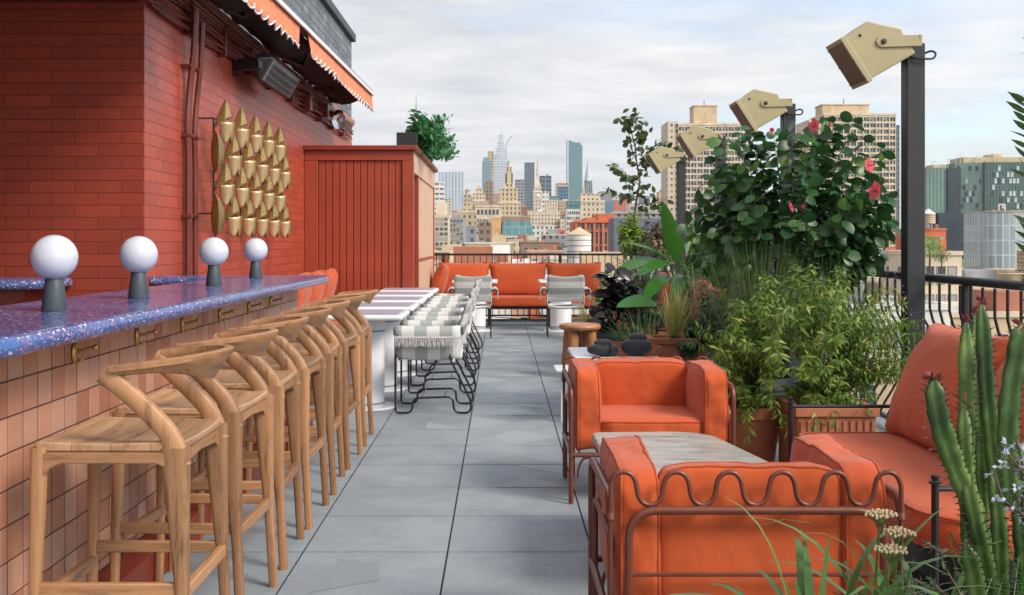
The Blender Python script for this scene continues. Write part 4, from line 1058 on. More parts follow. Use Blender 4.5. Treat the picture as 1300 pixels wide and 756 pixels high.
# ---------------------------------------------------------------- railings
RX = 2.73
def fence_baluster(y):
    pts = []
    for k in range(13):
        q = k/12; z = 1.05-0.97*q
        bul = 0.0 if q < 0.2 else 0.17*math.sin(math.pi*min(1, (q-0.2)/0.8))**1.3
        pts.append((0.0+bul, 0, z))
    return pts
rl = thing('bowed_railing', 'black metal railing with pot-bellied balusters along the right edge', 'railing', (RX, 2.0, 0))
src = MB().tube(fence_baluster(0), 0.0085, 6).build('baluster', M['black'], rl, angle=70); src.location = (0, 0.1, 0)
yy = 2.1; cnt = 1
while yy < 18.2 and cnt < 105:
    yy += 0.155
    if min(abs(yy-p) for p in (3.7, 6.5, 9.3, 12.1, 14.9, 17.7)) < 0.045: continue
    if cnt >= 100: break
    o = src.copy(); COL.objects.link(o); o.parent = rl; o.location = (0, yy-2.0, 0); cnt += 1
for p in (3.7, 6.5, 9.3, 12.1, 14.9, 17.7):
    mb = MB(); mb.box(-0.025, 0.025, p-2.0-0.025, p-2.0+0.025, 0, 1.055); mb.build('post', M['black_post'], rl, smooth=False, bevel=0.004)
MB().tube([(0, 0, 1.078), (0, 16.3, 1.078)], 0.026, 12).build('top_rail', M['black_post'], rl)
mb = MB(); mb.box(-0.02, 0.02, 0, 16.3, 0.06, 0.085); mb.build('bottom_rail', M['black'], rl, smooth=False)
fr = thing('far_railing', 'straight black metal railing behind the far orange bench', 'railing', (1, 18.3, 0))
mb = MB(); mb.box(-2.38, RX+0.02, 18.27, 18.33, 1.08, 1.115); mb.build('top_rail', M['black'], fr, smooth=False, world=True, bevel=0.004)
mb = MB(); mb.box(-2.38, RX, 18.285, 18.315, 0.08, 0.105); mb.build('bottom_rail', M['black'], fr, smooth=False, world=True)
src = None
for k in range(49):
    x = -2.3+0.103*k
    if src is None: src = MB().tube([(0, 0, 0.1), (0, 0, 1.08)], 0.007, 6).build('baluster', M['black'], fr); o = src
    else: o = src.copy(); COL.objects.link(o); o.parent = fr
    o.location = (x-1, 0, 0)
for x in (-0.95, 0.975, 2.7): mb = MB(); mb.box(x-0.025, x+0.025, 18.27, 18.33, 0, 1.08); mb.build('post', M['black_post'], fr, smooth=False, world=True)

# ---------------------------------------------------------------- floodlight posts
def make_post(label):
    t = thing('floodlight_post', label, 'lamp post', (0,0,0), 0, 'square charcoal posts with beige floodlights')
    mb = MB(); mb.box(-0.057, 0.057, -0.057, 0.057, 0.012, 2.555); mb.build('post', M['black_post'], t, smooth=False, bevel=0.006)
    mb = MB(); mb.box(-0.09, 0.09, -0.09, 0.09, 0, 0.012); mb.build('foot_plate', M['black_post'], t, smooth=False, bevel=0.003)
    prof = [(-0.485, 0.0), (-0.335, 0.115), (-0.125, 0.068), (-0.10, 0.01), (-0.035, -0.085), (-0.325, -0.25)]
    mb = MB(); mb.prism([(a, b+2.56) for a, b in prof], 1, -0.145, 0.145); h = mb.build('lamp_head', M['beige_lamp'], t, smooth=False, bevel=0.008)
    # front frame, slightly wider than the head, with a brown recessed face
    a, b = Vector((-0.485, 0, 2.56)), Vector((-0.325, 0, 2.31)); d = (b-a).normalized(); nrm = Vector((d.z, 0, -d.x))
    if nrm.x > 0: nrm = -nrm
    c = (a+b)/2; L = (b-a).length
    mb = MB(); mb.obox(c-nrm*0.0-Vector((0,0.155,0)), c+Vector((0,0.155,0)), 0.035, L+0.03, up=d); mb.build('front_frame', M['beige_lamp'], h, smooth=False, bevel=0.004)
    cc = c+nrm*0.019
    mb = MB(); mb.obox(cc-Vector((0,0.135,0)), cc+Vector((0,0.135,0)), 0.006, L-0.02, up=d); mb.build('lens', M['lamp_face'], h, smooth=False)
    mb = MB()
    for s in (-1, 1):
        for (x, z) in ((-0.30, 2.59), (-0.14, 2.60)): pass
        for p_ in (a*0.93+b*0.07, a*0.5+b*0.5, a*0.07+b*0.93):
            q = p_+Vector((0, s*0.148, 0))+nrm*0.019; mb.sphere(q, 0.005, 8, 6)
    mb.sphere((-0.38, -0.147, 2.585), 0.009, 10, 6); mb.sphere((-0.38, 0.147, 2.585), 0.009, 10, 6)
    mb.build('screw', M['heater'], h)
    for s in (-1, 1):
        pts = [(-0.285, 2.545), (-0.27, 2.572), (-0.245, 2.580), (0.0, 2.588), (0.0, 2.518), (-0.245, 2.510), (-0.27, 2.518)]
        mb = MB(); mb.prism(pts, 1, s*0.1495, s*0.1575) if s > 0 else mb.prism(pts, 1, -0.1575, -0.1495)
        bk = mb.build('bracket_arm', M['beige_lamp'], t, smooth=False, bevel=0.002)
        mb = MB(); b_ = MB().lathe([(0.001, 0.0), (0.018, 0.0), (0.018, 0.005), (0.009, 0.006), (0.009, 0.013), (0.001, 0.014)], 12); mb.add([(v[0]-0.238, s*(0.1575+v[2]), v[1]+2.545) for v in b_.v], b_.f); mb.build('bolt', M['heater'], bk)
    mb = MB(); mb.box(-0.02, -0.012, -0.1575, 0.1575, 2.558, 2.587); mb.box(-0.012, 0.02, -0.05, 0.05, 2.556, 2.57); mb.build('bracket_back', M['beige_lamp'], t, smooth=False, bevel=0.002)
    MB().tube(catmull([(-0.08, -0.03, 2.50), (-0.02, -0.07, 2.46), (0.05, -0.08, 2.45), (0.10, -0.075, 2.455), (0.115, -0.07, 2.485), (0.09, -0.07, 2.50), (0.055, -0.05, 2.49)], 6), 0.007, 7).build('cable', M['black'], t)
    return t
pt = make_post('tall charcoal post with a beige box floodlight, nearest and tallest in the picture'); pt.location = (2.60, 7.0, 0)
dup(pt, (2.60, 10.05, 0), label='charcoal post with beige floodlight rising behind the flowering hibiscus')
dup(pt, (2.60, 13.15, 0), label='charcoal post with beige floodlight just left of the hibiscus, third from the camera')
dup(pt, (2.60, 16.0, 0), rot=R(3), label='charcoal post with beige floodlight, farthest, beside the sparse small tree')

# ---------------------------------------------------------------- planters and plants
def pot(name, label, loc, r, h, mat, cat='plant pot', sq=False, ribs=False):
    t = thing(name, label, cat, loc)
    if sq:
        w, d = r
        mb = MB(); mb.box(-w/2, w/2, -d/2, d/2, 0, h-0.05); b = mb.build('body', mat, t, smooth=False, bevel=0.006)
        mb = MB()
        for a, b_, c, d_ in ((-w/2-.015, w/2+.015, -d/2-.015, -d/2+.03), (-w/2-.015, w/2+.015, d/2-.03, d/2+.015), (-w/2-.015, -w/2+.03, -d/2+.03, d/2-.03), (w/2-.03, w/2+.015, -d/2+.03, d/2-.03)): mb.box(a, b_, c, d_, h-0.048, h)
        mb.build('rim', mat, t, smooth=False, bevel=0.004)
        if ribs:
            mb = MB(); n = int(w/0.035)
            for k in range(n): x = -w/2+0.02+k*(w-0.04)/(n-1); mb.box(x-0.008, x+0.008, -d/2-0.008, -d/2-0.0005, 0.03, h-0.07)
            mb.build('rib', mat, t, smooth=False, bevel=0.003)
        mb = MB(); mb.box(-w/2+.03, w/2-.03, -d/2+.03, d/2-.03, h-0.047, h-0.03); mb.build('soil', M['soil'], t, smooth=False)
    else:
        MB().lathe([(0.001, 0), (r*0.72, 0), (r*0.78, 0.01), (r*0.97, h*0.82), (r*1.05, h*0.83), (r*1.07, h*0.99), (r*1.04, h), (r*0.94, h), (r*0.92, h*0.9), (0.001, h*0.9)], 36).build('body', mat, t)
        MB().lathe([(r*0.915, h*0.9+0.002), (0.001, h*0.9+0.012)], 24).build('soil', M['soil'], t)
    return t
rp = random.Random(21)
def rdir(rng, up=0.0):
    while True:
        v = Vector((rng.uniform(-1, 1), rng.uniform(-1, 1), rng.uniform(-1, 1)))
        if 0.05 < v.length < 1: v.normalize(); v.z += up; return v.normalized()
def ell_pts(rng, c, r, n, inner=0.35, zcut=None):
    out = []
    while len(out) < n:
        v = Vector((rng.uniform(-1, 1), rng.uniform(-1, 1), rng.uniform(-1, 1)))
        if v.length > 1 or v.length < inner: continue
        if mnoise.noise(v*1.8+Vector((n*0.1, 0, 0))) < -0.22: continue
        p = Vector((c[0]+v.x*r[0], c[1]+v.y*r[1], c[2]+v.z*r[2]))
        if zcut is not None and p.z < zcut: continue
        out.append(p)
    return out
def limb(base, tip, rng, wob=0.12, n=6, lift=0.25):
    base = Vector(base); tip = Vector(tip); L = (tip-base).length; out = []
    for k in range(n+1):
        q = k/n; p = base.lerp(tip, q); p.z += lift*L*math.sin(math.pi*q)*0.35
        if 0 < k < n: p += rdir(rng)*wob*L*0.12
        out.append(p)
    return out
def shrub(t, base, tips, rng, leaf, stem_r, Lf, Wf, per, portion=0.45, droop=0.3, bend=0.35, fold=0.2, smat=None, lmat=None, seg=3, spread=0.9, lift=0.25, shape=0.4, upb=0.35, jitter=0.25, facing=0.4):
    st, lv = MB(), MB()
    for tip in tips:
        b = base if not callable(base) else base(tip)
        path = limb(b, tip, rng, lift=lift)
        st.tube(path, [stem_r*(1-0.8*k/(len(path)-1)) for k in range(len(path))], 5)
        N = len(path)-1
        for k in range(per):
            q = 1-portion*(k/per)
            f = q*N; i = min(N-1, int(f)); p = path[i].lerp(path[i+1], f-i); d = (path[i+1]-path[i]).normalized()
            side = d.orthogonal().normalized(); side = Matrix.Rotation(2.4*k+rng.uniform(-.5, .5), 3, d) @ side
            ld = (d*(1-spread*0.6)+side*spread+Vector((0,0,-droop))).normalized()
            L = Lf*rng.uniform(1-jitter, 1+jitter)
            lv.leaf(p+side*0.004, ld, Vector((0,0,1))*upb+d*0.6*(1-facing)+rdir(rng)*facing, L, Wf*L/Lf, bend*rng.uniform(0.4, 1.5), fold, seg, shape)
    st.build('stems', smat or M['stem'], t, world=True, angle=80); return lv.build('foliage', lmat, t, world=True, angle=80)

M['lf_hib'] = leaf_mat('hibiscus_leaf', (0.012, 0.052, 0.016), (0.045, 0.145, 0.036), 0.36, 0.2, (0.13, 0.26, 0.05))
M['lf_salvia'] = leaf_mat('salvia_leaf', (0.085, 0.165, 0.020), (0.17, 0.28, 0.035), 0.5, 0.35, (0.38, 0.40, 0.06))
M['lf_grass'] = leaf_mat('grass_blade', (0.045, 0.085, 0.025), (0.11, 0.17, 0.05), 0.5, 0.25)
M['lf_fine'] = leaf_mat('fine_grass', (0.06, 0.12, 0.05), (0.14, 0.20, 0.09), 0.5, 0.25)
M['lf_ban'] = leaf_mat('banana_leaf', (0.022, 0.11, 0.014), (0.06, 0.20, 0.025), 0.3, 0.3)
M['lf_yucca'] = leaf_mat('yucca_leaf', (0.42, 0.42, 0.09), (0.52, 0.52, 0.16), 0.4, 0.2)
M['lf_dark'] = leaf_mat('dark_leaf', (0.008, 0.010, 0.011), (0.024, 0.022, 0.022), 0.22, 0.02)
M['lf_rose'] = leaf_mat('rosemary_leaf', (0.030, 0.065, 0.030), (0.075, 0.125, 0.06), 0.6, 0.15)
M['lf_lime'] = leaf_mat('lime_leaf', (0.14, 0.26, 0.02), (0.27, 0.40, 0.04), 0.45, 0.3)
M['lf_tree'] = leaf_mat('tree_leaf', (0.035, 0.075, 0.020), (0.09, 0.14, 0.04), 0.5, 0.3, (0.15, 0.12, 0.04))
M['lf_brown'] = leaf_mat('bronze_leaf', (0.08, 0.06, 0.02), (0.16, 0.10, 0.035), 0.5, 0.2, (0.12, 0.16, 0.04))
M['lf_mid'] = leaf_mat('mid_leaf', (0.03, 0.09, 0.02), (0.08, 0.17, 0.04), 0.45, 0.25)
M['lf_ivy'] = leaf_mat('planter_leaf', (0.012, 0.07, 0.03), (0.04, 0.15, 0.06), 0.35, 0.15)
M['lf_straw'] = leaf_mat('straw_grass', (0.38, 0.34, 0.12), (0.50, 0.45, 0.18), 0.6, 0.2)
M['petal'] = leaf_mat('pink_petal', (0.62, 0.05, 0.09), (0.75, 0.12, 0.15), 0.5, 0.3)
M['red_leaf'] = leaf_mat('red_leaf', (0.14, 0.02, 0.03), (0.26, 0.05, 0.06), 0.5, 0.2)
M['pale_blue'] = leaf_mat('pale_blue_petal', (0.50, 0.56, 0.75), (0.66, 0.70, 0.85), 0.6, 0.3)
M['purple'] = leaf_mat('purple_flower', (0.06, 0.03, 0.12), (0.12, 0.06, 0.20), 0.6, 0.1)

# hibiscus
hp = pot('plant_pot', 'large grey pot holding the hibiscus, hidden low behind the shrubs', (2.08, 8.05, 0), 0.27, 0.50, M['planter_grey'])
t = thing('hibiscus_shrub', 'tall dark green hibiscus with pink red flowers in front of the second lamp post', 'shrub', (2.08, 8.05, 0.46))
rng = random.Random(4)
tips = [p for p in ell_pts(rng, (2.14, 8.0, 1.60), (0.78, 0.55, 0.62), 70, 0.5)]
tips += [P(915, 175, 8.0), P(940, 165, 8.1), P(1085, 150, 8.0), P(1125, 185, 7.9), P(1110, 225, 8.0), P(1128, 245, 7.8), P(1060, 345, 7.7), P(1115, 300, 7.7), P(1120, 318, 7.7), P(1050, 150, 8.1), P(895, 230, 7.9), P(885, 260, 7.9), P(900, 300, 7.9), P(870, 285, 7.9), P(1040, 165, 8.0), P(985, 168, 8.0), P(1095, 175, 7.8), P(880, 320, 7.8), P(905, 335, 7.7), P(940, 340, 7.6), P(1000, 335, 7.7), P(1075, 320, 7.6), P(1090, 250, 7.6)]
shrub(t, lambda tip: Vector((2.08+0.10*(tip.x-2.08), 8.05, 0.62+0.12*max(0, tip.z-1.0))), tips, rng, None, 0.008, 0.102, 0.070, 27, portion=0.55, droop=0.30, bend=0.5, fold=0.15, lmat=M['lf_hib'], smat=M['stem'], spread=0.95, lift=0.12, shape=0.0, upb=0.5, facing=0.8, seg=5)
for k in range(4):
    a = 1.6*k; MB().tube([(2.08+0.03*math.cos(a), 8.05+0.03*math.sin(a), 0.45), (2.08+0.1*math.cos(a), 8.05+0.1*math.sin(a), 0.95), (2.08+0.3*math.cos(a), 8.05+0.25*math.sin(a), 1.5)], [0.018, 0.014, 0.008], 7).build('trunk', M['stem'], t, world=True)
for i, (px, py, s_) in enumerate(((1035, 160, 1.0), (1052, 159, 0.5), (1102, 211, 1.0), (1113, 243, 1.25), (1003, 264, 0.7), (1022, 263, 0.45), (979, 166, 0.5), (1013, 172, 0.45))):
    mb = MB(); c = P(px, py, 7.45 if 180 < py else 7.8); d0 = rdir(rng); d0.z = abs(d0.z)*0.3; d0.y = -abs(d0.y); d0.normalize()
    for k in range(5):
        a = 2*math.pi*k/5; u = d0.orthogonal().normalized(); u = Matrix.Rotation(a, 3, d0) @ u
        mb.leaf(c, (u*(0.9 if s_ > .6 else 0.25)+d0*0.6), d0*-1, 0.060*s_, 0.048*s_, -0.5, 0.1, 4, 0.0)
    mb.tube([c, c+d0*0.06*s_], 0.004*s_, 5)
    mb.build('flower', M['petal'], t, world=True, angle=80)

# yellow-green salvia in ribbed terracotta planters
pot('ribbed_planter', 'square ribbed terracotta planter beside the near daybed arm', (1.80, 6.15, 0), (0.42, 0.42), 0.42, M['terra'], 'planter', True, True)
pot('plant_pot', 'wide plain terracotta pot under the yellow green shrub', (1.42, 6.45, 0), 0.21, 0.37, M['terra'])
t = thing('salvia_shrub', 'broad yellow green salvia shrub with drooping narrow leaves spilling over its pots', 'shrub', (1.65, 6.3, 0.38))
rng = random.Random(8)
tips = [p for p in ell_pts(rng, (1.76, 6.35, 0.74), (0.74, 0.5, 0.46), 300, 0.15)]
tips = [p for p in tips if not (p.x < 1.25 and p.z > 0.85)]
tips += [P(960, 400, 6.2), P(985, 372, 6.4), P(1015, 352, 6.4), P(1040, 365, 6.3), P(1070, 375, 6.3), P(1100, 390, 6.3), P(1125, 405, 6.3), P(925, 430, 6.2), P(905, 455, 6.2), P(915, 490, 6.2), P(940, 530, 6.1), P(1035, 560, 5.75), P(1065, 555, 5.75), P(1120, 545, 5.95), P(1000, 545, 5.9), P(1135, 440, 6.3), P(1135, 480, 6.2), P(1100, 520, 5.9), P(950, 560, 5.9), P(1005, 360, 6.5), P(935, 390, 6.4)]
shrub(t, lambda tip: Vector((1.45+0.35*(tip.x > 1.6)+0.1*(tip.x-1.6), 6.35, 0.36)), tips, rng, None, 0.0030, 0.052, 0.0145, 30, portion=0.7, droop=0.5, bend=0.6, fold=0.25, lmat=M['lf_salvia'], smat=M['stem_green'], spread=0.8, lift=0.55, seg=2)
for tip in tips[::3]:
    mb = MB()
    for k in range(7): p = tip+Vector((rng.uniform(-.01, .01), rng.uniform(-.01, .01), 0.012*k)); mb.leaf(p, rdir(rng, 0.3), (0,0,1), 0.016, 0.010, 0.1, 0.1, 2)
    mb.build('flower_spike', M['purple'], t, world=True)

def grass(name, label, base, n, L, W, spread, droop, mat, rng, rad=0.06, up=1.0, seg=6, cat='grass', twist=0.3):
    t = thing(name, label, cat, tuple(base)); mb = MB()
    for k in range(n):
        a = rng.uniform(0, 2*math.pi); rr = rad*math.sqrt(rng.random()); s = spread*rng.uniform(0.1, 1.0)
        mb.blade((rr*math.cos(a), rr*math.sin(a), 0), (math.cos(a)*s+rng.uniform(-.1, .1), math.sin(a)*s+rng.uniform(-.1, .1), up), L*rng.uniform(0.65, 1.12), W*rng.uniform(0.7, 1.2), droop*rng.uniform(0.5, 1.4), seg, rng.uniform(-twist, twist))
    mb.build('blades', mat, t, angle=80); return t
rng = random.Random(31)
pot('plant_pot', 'charcoal pot under the upright grass by the railing', (1.72, 7.35, 0), 0.20, 0.42, M['planter_grey'])
grass('feather_grass', 'dense upright clump of dark green grass by the railing above the yellow green shrub', (1.72, 7.35, 0.38), 520, 0.92, 0.007, 0.32, 0.55, M['lf_grass'], rng, 0.15)
grass('feather_grass', 'second upright grass clump nearer the railing post', (2.15, 7.15, 0.38), 300, 0.80, 0.007, 0.35, 0.6, M['lf_grass'], rng, 0.12)
pot('plant_pot', 'charcoal pot under the fine arching grass', (1.70, 9.35, 0), 0.12, 0.40, M['planter_grey'])
grass('weeping_grass', 'very fine pale green grass arching widely below the large banana leaves', (1.70, 9.35, 0.36), 300, 1.0, 0.0035, 0.75, 1.9, M['lf_fine'], rng, 0.12, seg=10)
grass('strap_plant', 'mid green strappy plant low in front of the dark leaved plant', (1.30, 10.1, 0.12), 190, 0.62, 0.016, 0.8, 1.3, M['lf_mid'], rng, 0.10, seg=7)
pot('plant_pot', 'low terracotta pot with yellow moss by the stool', (1.22, 10.0, 0), 0.16, 0.22, M['terra'])
grass('sedge_tuft', 'straw yellow grass tuft rising behind the wooden stool', (0.98, 12.6, 0.30), 170, 0.40, 0.006, 0.9, 1.9, M['lf_straw'], rng, 0.05)
pot('plant_pot', 'dark round pot behind the wooden stool', (0.98, 12.6, 0), 0.17, 0.34, M['planter_grey'])

# banana-like plant
pot('plant_pot', 'tall grey pot of the big leaved plant between the daybeds', (1.98, 12.2, 0), 0.26, 0.5, M['planter_grey'])
t = thing('banana_plant', 'big leaved tropical plant with one tall upright paddle leaf', 'plant', (1.98, 12.2, 0.45))
rng = random.Random(5)
def big_leaf(p0, p1, W, bend, droop_up=(0,0,1), stalk_from=None):
    p0 = Vector(p0); p1 = Vector(p1); d = p1-p0
    mb = MB(); mb.leaf(p0, d.normalized()+Vector((0,0,bend*0.35)), droop_up, d.length, W, bend, 0.22, 16, -1)
    mb.tube([stalk_from or (1.98, 12.2, 0.5), p0.lerp(Vector(stalk_from or (1.98, 12.2, 0.5)), 0.4)+Vector((0, 0, 0.03)), p0], [0.016, 0.013, 0.010], 7)
    mb.build('leaf', M['lf_ban'], t, world=True, angle=80)
B_ = 12.2
big_leaf(P(862, 335, B_), P(841, 256, B_-0.1), 0.21, 0.03, (0.25, 1, 0.1))
big_leaf(P(850, 330, B_), P(800, 306, B_-0.5), 0.22, 0.25, (0, -0.4, 1))
big_leaf(P(842, 332, B_), P(784, 343, B_-0.8), 0.22, 0.5, (0, -0.5, 1))
big_leaf(P(858, 335, B_), P(812, 345, B_-0.9), 0.20, 0.5, (0, -0.5, 1))
big_leaf(P(872, 332, B_), P(905, 285, B_-0.4), 0.20, 0.35, (-0.4, -0.6, 0.6))
big_leaf(P(875, 330, B_), P(884, 278, B_+0.3), 0.18, 0.2, (0.2, -1, 0.2))
big_leaf(P(880, 335, B_), P(925, 290, B_-0.2), 0.18, 0.5, (-0.3, -0.7, 0.6))
big_leaf(P(872, 345, B_), P(900, 330, B_-0.9), 0.24, 0.6, (0, -0.6, 1))
big_leaf(P(850, 352, B_), P(822, 378, B_-1.0), 0.2, 0.6, (0, -0.7, 1))
big_leaf(P(832, 385, B_-0.8), P(793, 388, B_-1.6), 0.2, 0.3, (0.1, -1, 0.8))
big_leaf(P(868, 350, B_), P(862, 378, B_-1.1), 0.2, 0.5, (0, -0.8, 0.6))
# variegated yucca
pot('terracotta_planter', 'square terracotta planter of the striped yellow yucca', (1.42, 9.0, 0), (0.44, 0.36), 0.54, M['terra'], 'planter', True)
t = grass('variegated_yucca', 'spiky yellow and green striped yucca in a square terracotta planter', (1.40, 9.0, 0.50), 38, 0.42, 0.030, 0.38, 0.12, M['lf_yucca'], random.Random(12), 0.03, cat='plant')
# dark leaved plant
pot('plant_pot', 'round dark grey pot of the near-black leaved plant', (1.16, 11.45, 0), 0.19, 0.40, M['planter_grey'])
t = thing('rubber_plant', 'near-black glossy broad leaved plant behind the wooden stool', 'plant', (1.16, 11.45, 0.36))
rng = random.Random(6); tips = ell_pts(rng, (1.20, 11.4, 0.78), (0.22, 0.22, 0.26), 16, 0.3)+[P(765, 395, 11.2), P(758, 405, 11.2), P(770, 375, 11.3), P(795, 360, 11.3), P(812, 400, 11.2)]
shrub(t, (1.16, 11.45, 0.36), tips, rng, None, 0.008, 0.17, 0.105, 7, portion=0.5, droop=0.1, bend=0.4, lmat=M['lf_dark'], smat=M['dark'], shape=0.1, seg=5)

# rosemary-like mounds
def mound(name, label, c, r, n, per, Lf, Wf, mat, seed, cat='shrub', inner=0.4, **kw):
    rng = random.Random(seed); t = thing(name, label, cat, (c[0], c[1], max(0.0, c[2]-r[2])))
    shrub(t, lambda tip: Vector((c[0]+0.3*(tip.x-c[0]), c[1], max(0.05, c[2]-r[2]*0.9))), ell_pts(rng, c, r, n, inner), rng, None, 0.003, Lf, Wf, per, lmat=mat, **kw); return t
mound('rosemary_shrub', 'soft grey green needle leaved mound behind the banana leaves', (1.88, 14.3, 1.05), (0.48, 0.5, 0.45), 150, 34, 0.045, 0.009, M['lf_rose'], 41, portion=0.6, spread=0.7, seg=2, droop=0.0, lift=0.1)
mound('rosemary_shrub', 'soft green mound beside the end of the far bench', (1.78, 13.2, 0.72), (0.40, 0.35, 0.36), 120, 30, 0.045, 0.009, M['lf_rose'], 42, portion=0.6, spread=0.7, seg=2, droop=0.0, lift=0.1)
mound('rosemary_shrub', 'dark mound under the banana leaves in the middle of the planting', (2.1, 11.0, 0.85), (0.42, 0.5, 0.42), 130, 30, 0.06, 0.012, M['lf_rose'], 43, portion=0.6, spread=0.7, seg=2, droop=0.1, lift=0.1)
mound('lime_shrub', 'bright lime green leafy plant beside the right striped chair', (1.45, 14.6, 0.62), (0.26, 0.26, 0.34), 46, 14, 0.075, 0.05, M['lf_lime'], 44, portion=0.6, bend=0.4)
mound('lime_shrub', 'lime green bush standing below the sparse tree', (2.0, 16.9, 1.42), (0.24, 0.26, 0.36), 50, 14, 0.08, 0.05, M['lf_lime'], 45, portion=0.6, bend=0.4)
mound('bronze_shrub', 'bronze and green leaved bush at the foot of the sparse tree', (2.32, 16.7, 1.32), (0.30, 0.26, 0.34), 50, 14, 0.085, 0.06, M['lf_brown'], 46, portion=0.6, bend=0.5)
mound('leafy_shrub', 'mid green bush between the two orange daybeds', (1.90, 8.5, 0.66), (0.34, 0.35, 0.34), 90, 18, 0.06, 0.035, M['lf_mid'], 47, portion=0.6)
mound('leafy_shrub', 'dark green low bush behind the far armchair', (1.38, 7.7, 0.30), (0.28, 0.3, 0.20), 70, 16, 0.055, 0.03, M['lf_hib'], 48, portion=0.6)
mound('leafy_shrub', 'green bush filling the gap below the hibiscus near the railing', (2.15, 9.0, 0.75), (0.35, 0.35, 0.40), 80, 16, 0.07, 0.04, M['lf_mid'], 49, portion=0.6)
mound('moss_plant', 'small yellow green trailing plant at the rim of a terracotta pot by the stool', (1.22, 10.0, 0.25), (0.17, 0.17, 0.07), 60, 14, 0.03, 0.02, M['lf_lime'], 50, cat='plant', portion=0.7)
mound('trailing_plant', 'round leaved green plant trailing over the rim of the square terracotta planter', (1.50, 8.86, 0.50), (0.20, 0.12, 0.12), 34, 14, 0.05, 0.045, M['lf_ivy'], 51, cat='plant', portion=0.7)
mound('leafy_shrub', 'dark bush beside the farthest daybed along the railing', (2.35, 12.9, 0.8), (0.3, 0.8, 0.45), 110, 20, 0.06, 0.03, M['lf_mid'], 52, portion=0.6)

mound('leafy_shrub', 'dark green bush in front of the second daybed cushions', (1.78, 9.45, 0.70), (0.28, 0.2, 0.30), 80, 18, 0.055, 0.028, M['lf_rose'], 53, portion=0.6)
mound('leafy_shrub', 'loose green bush in front of the farthest daybed cushions', (1.55, 12.3, 0.62), (0.28, 0.25, 0.30), 70, 18, 0.06, 0.03, M['lf_mid'], 54, portion=0.6)
# sparse small tree
pot('plant_pot', 'tall black pot of the sparse tree at the far corner', (2.03, 17.1, 0), 0.26, 0.55, M['planter_black'])
t = thing('sparse_tree', 'slender small tree with sparse drooping leaves against the sky by the farthest lamp', 'tree', (2.03, 17.1, 0.5))
rng = random.Random(14); TYY = 17.1
trunk = [P(801, 345, TYY), P(802, 318, TYY), P(803, 290, TYY), P(808, 255, TYY), P(812, 230, TYY), P(808, 205, TYY), P(806, 185, TYY), P(800, 160, TYY), P(803, 145, TYY)]
tr_ = [Vector((2.03, 17.1, 0.5))]+trunk
MB().tube(catmull(tr_, 4), [0.028*(1-0.85*k/(len(tr_)*4-4)) for k in range(len(tr_)*4-3)], 7).build('trunk', M['stem'], t, world=True, angle=80)
st, lv = MB(), MB()
brs = [((808, 255), (765, 238)), ((808, 255), (775, 205)), ((811, 235), (778, 210)), ((808, 250), (785, 245)), ((808, 205), (790, 150)), ((806, 190), (818, 152)), ((808, 215), (840, 175)), ((810, 225), (835, 200)), ((808, 245), (845, 255)), ((806, 262), (850, 250)), ((805, 268), (838, 262)), ((803, 160), (812, 143)), ((800, 165), (786, 152)), ((806, 195), (828, 165)), ((812, 230), (790, 222)), ((810, 240), (826, 232)), ((801, 165), (795, 145)), ((806, 200), (852, 180)), ((809, 212), (862, 186))]
for a, b in brs:
    p = P(*a, TYY); q = P(*b, TYY+rng.uniform(-0.35, 0.35)); path = limb(p, q, rng, 0.3, 6, -0.1 if b[1] > 230 else 0.2)
    st.tube(path, [0.008*(1-0.7*k/6) for k in range(7)], 5)
    nL = max(7, int((q-p).length*26))
    for k in range(nL):
        f = (0.2+0.8*k/nL)*6; i = min(5, int(f)); pp = path[i].lerp(path[i+1], f-i); dd = rdir(rng); dd.z = -abs(dd.z)-0.25
        off = rdir(rng)*0.06
        lv.leaf(pp+off, dd, rdir(rng, 0.2), rng.uniform(0.09, 0.14), rng.uniform(0.065, 0.095), 0.3, 0.25, 3, 0.1)
for k in range(60):
    f = rng.uniform(0.45, 1)*(len(trunk)-1); i = min(len(trunk)-2, int(f)); pp = trunk[i].lerp(trunk[i+1], f-i)
    if pp.z > 2.1: lv.leaf(pp+rdir(rng)*0.12, rdir(rng, -0.5), rdir(rng), rng.uniform(0.08, 0.12), 0.075, 0.3, 0.25, 3, 0.1)
st.build('branches', M['stem'], t, world=True, angle=80); lv.build('crown', M['lf_tree'], t, world=True, angle=80)

M['lf_roof'] = leaf_mat('roof_leaf', (0.025, 0.13, 0.045), (0.07, 0.25, 0.09), 0.45, 0.25)
# planter with greenery on top of the shed
t = thing('roof_planter', 'dark square planter box on top of the red shed', 'planter', (-1.15, 14.0, SZ+0.02))
mb = MB(); mb.box(-0.16, 0.10, -0.1, 3.0, 0.001, 0.21); mb.build('box', M['planter_black'], t, smooth=False, bevel=0.008)
t = thing('trailing_shrub', 'lush green trailing plant spilling from the planter over the red shed roof', 'plant', (-1.10, 15.2, SZ+0.2))
rng = random.Random(17); tips = []
while len(tips) < 260:
    q = rng.random(); y = 14.0+2.7*q; a = rng.uniform(-0.3, 1.0)
    tips.append(Vector((-1.12+rng.uniform(-0.12, 0.50)*(0.65+0.35*math.sin(q*9)), y, SZ+0.24+rng.uniform(-0.22, 0.26)*(1.1-0.3*q))))
shrub(t, lambda tip: Vector((-1.15, tip.y, SZ+0.18)), tips, rng, None, 0.004, 0.085, 0.055, 13, portion=0.8, droop=0.3, bend=0.4, lmat=M['lf_roof'], smat=M['stem_green'], shape=0.1)

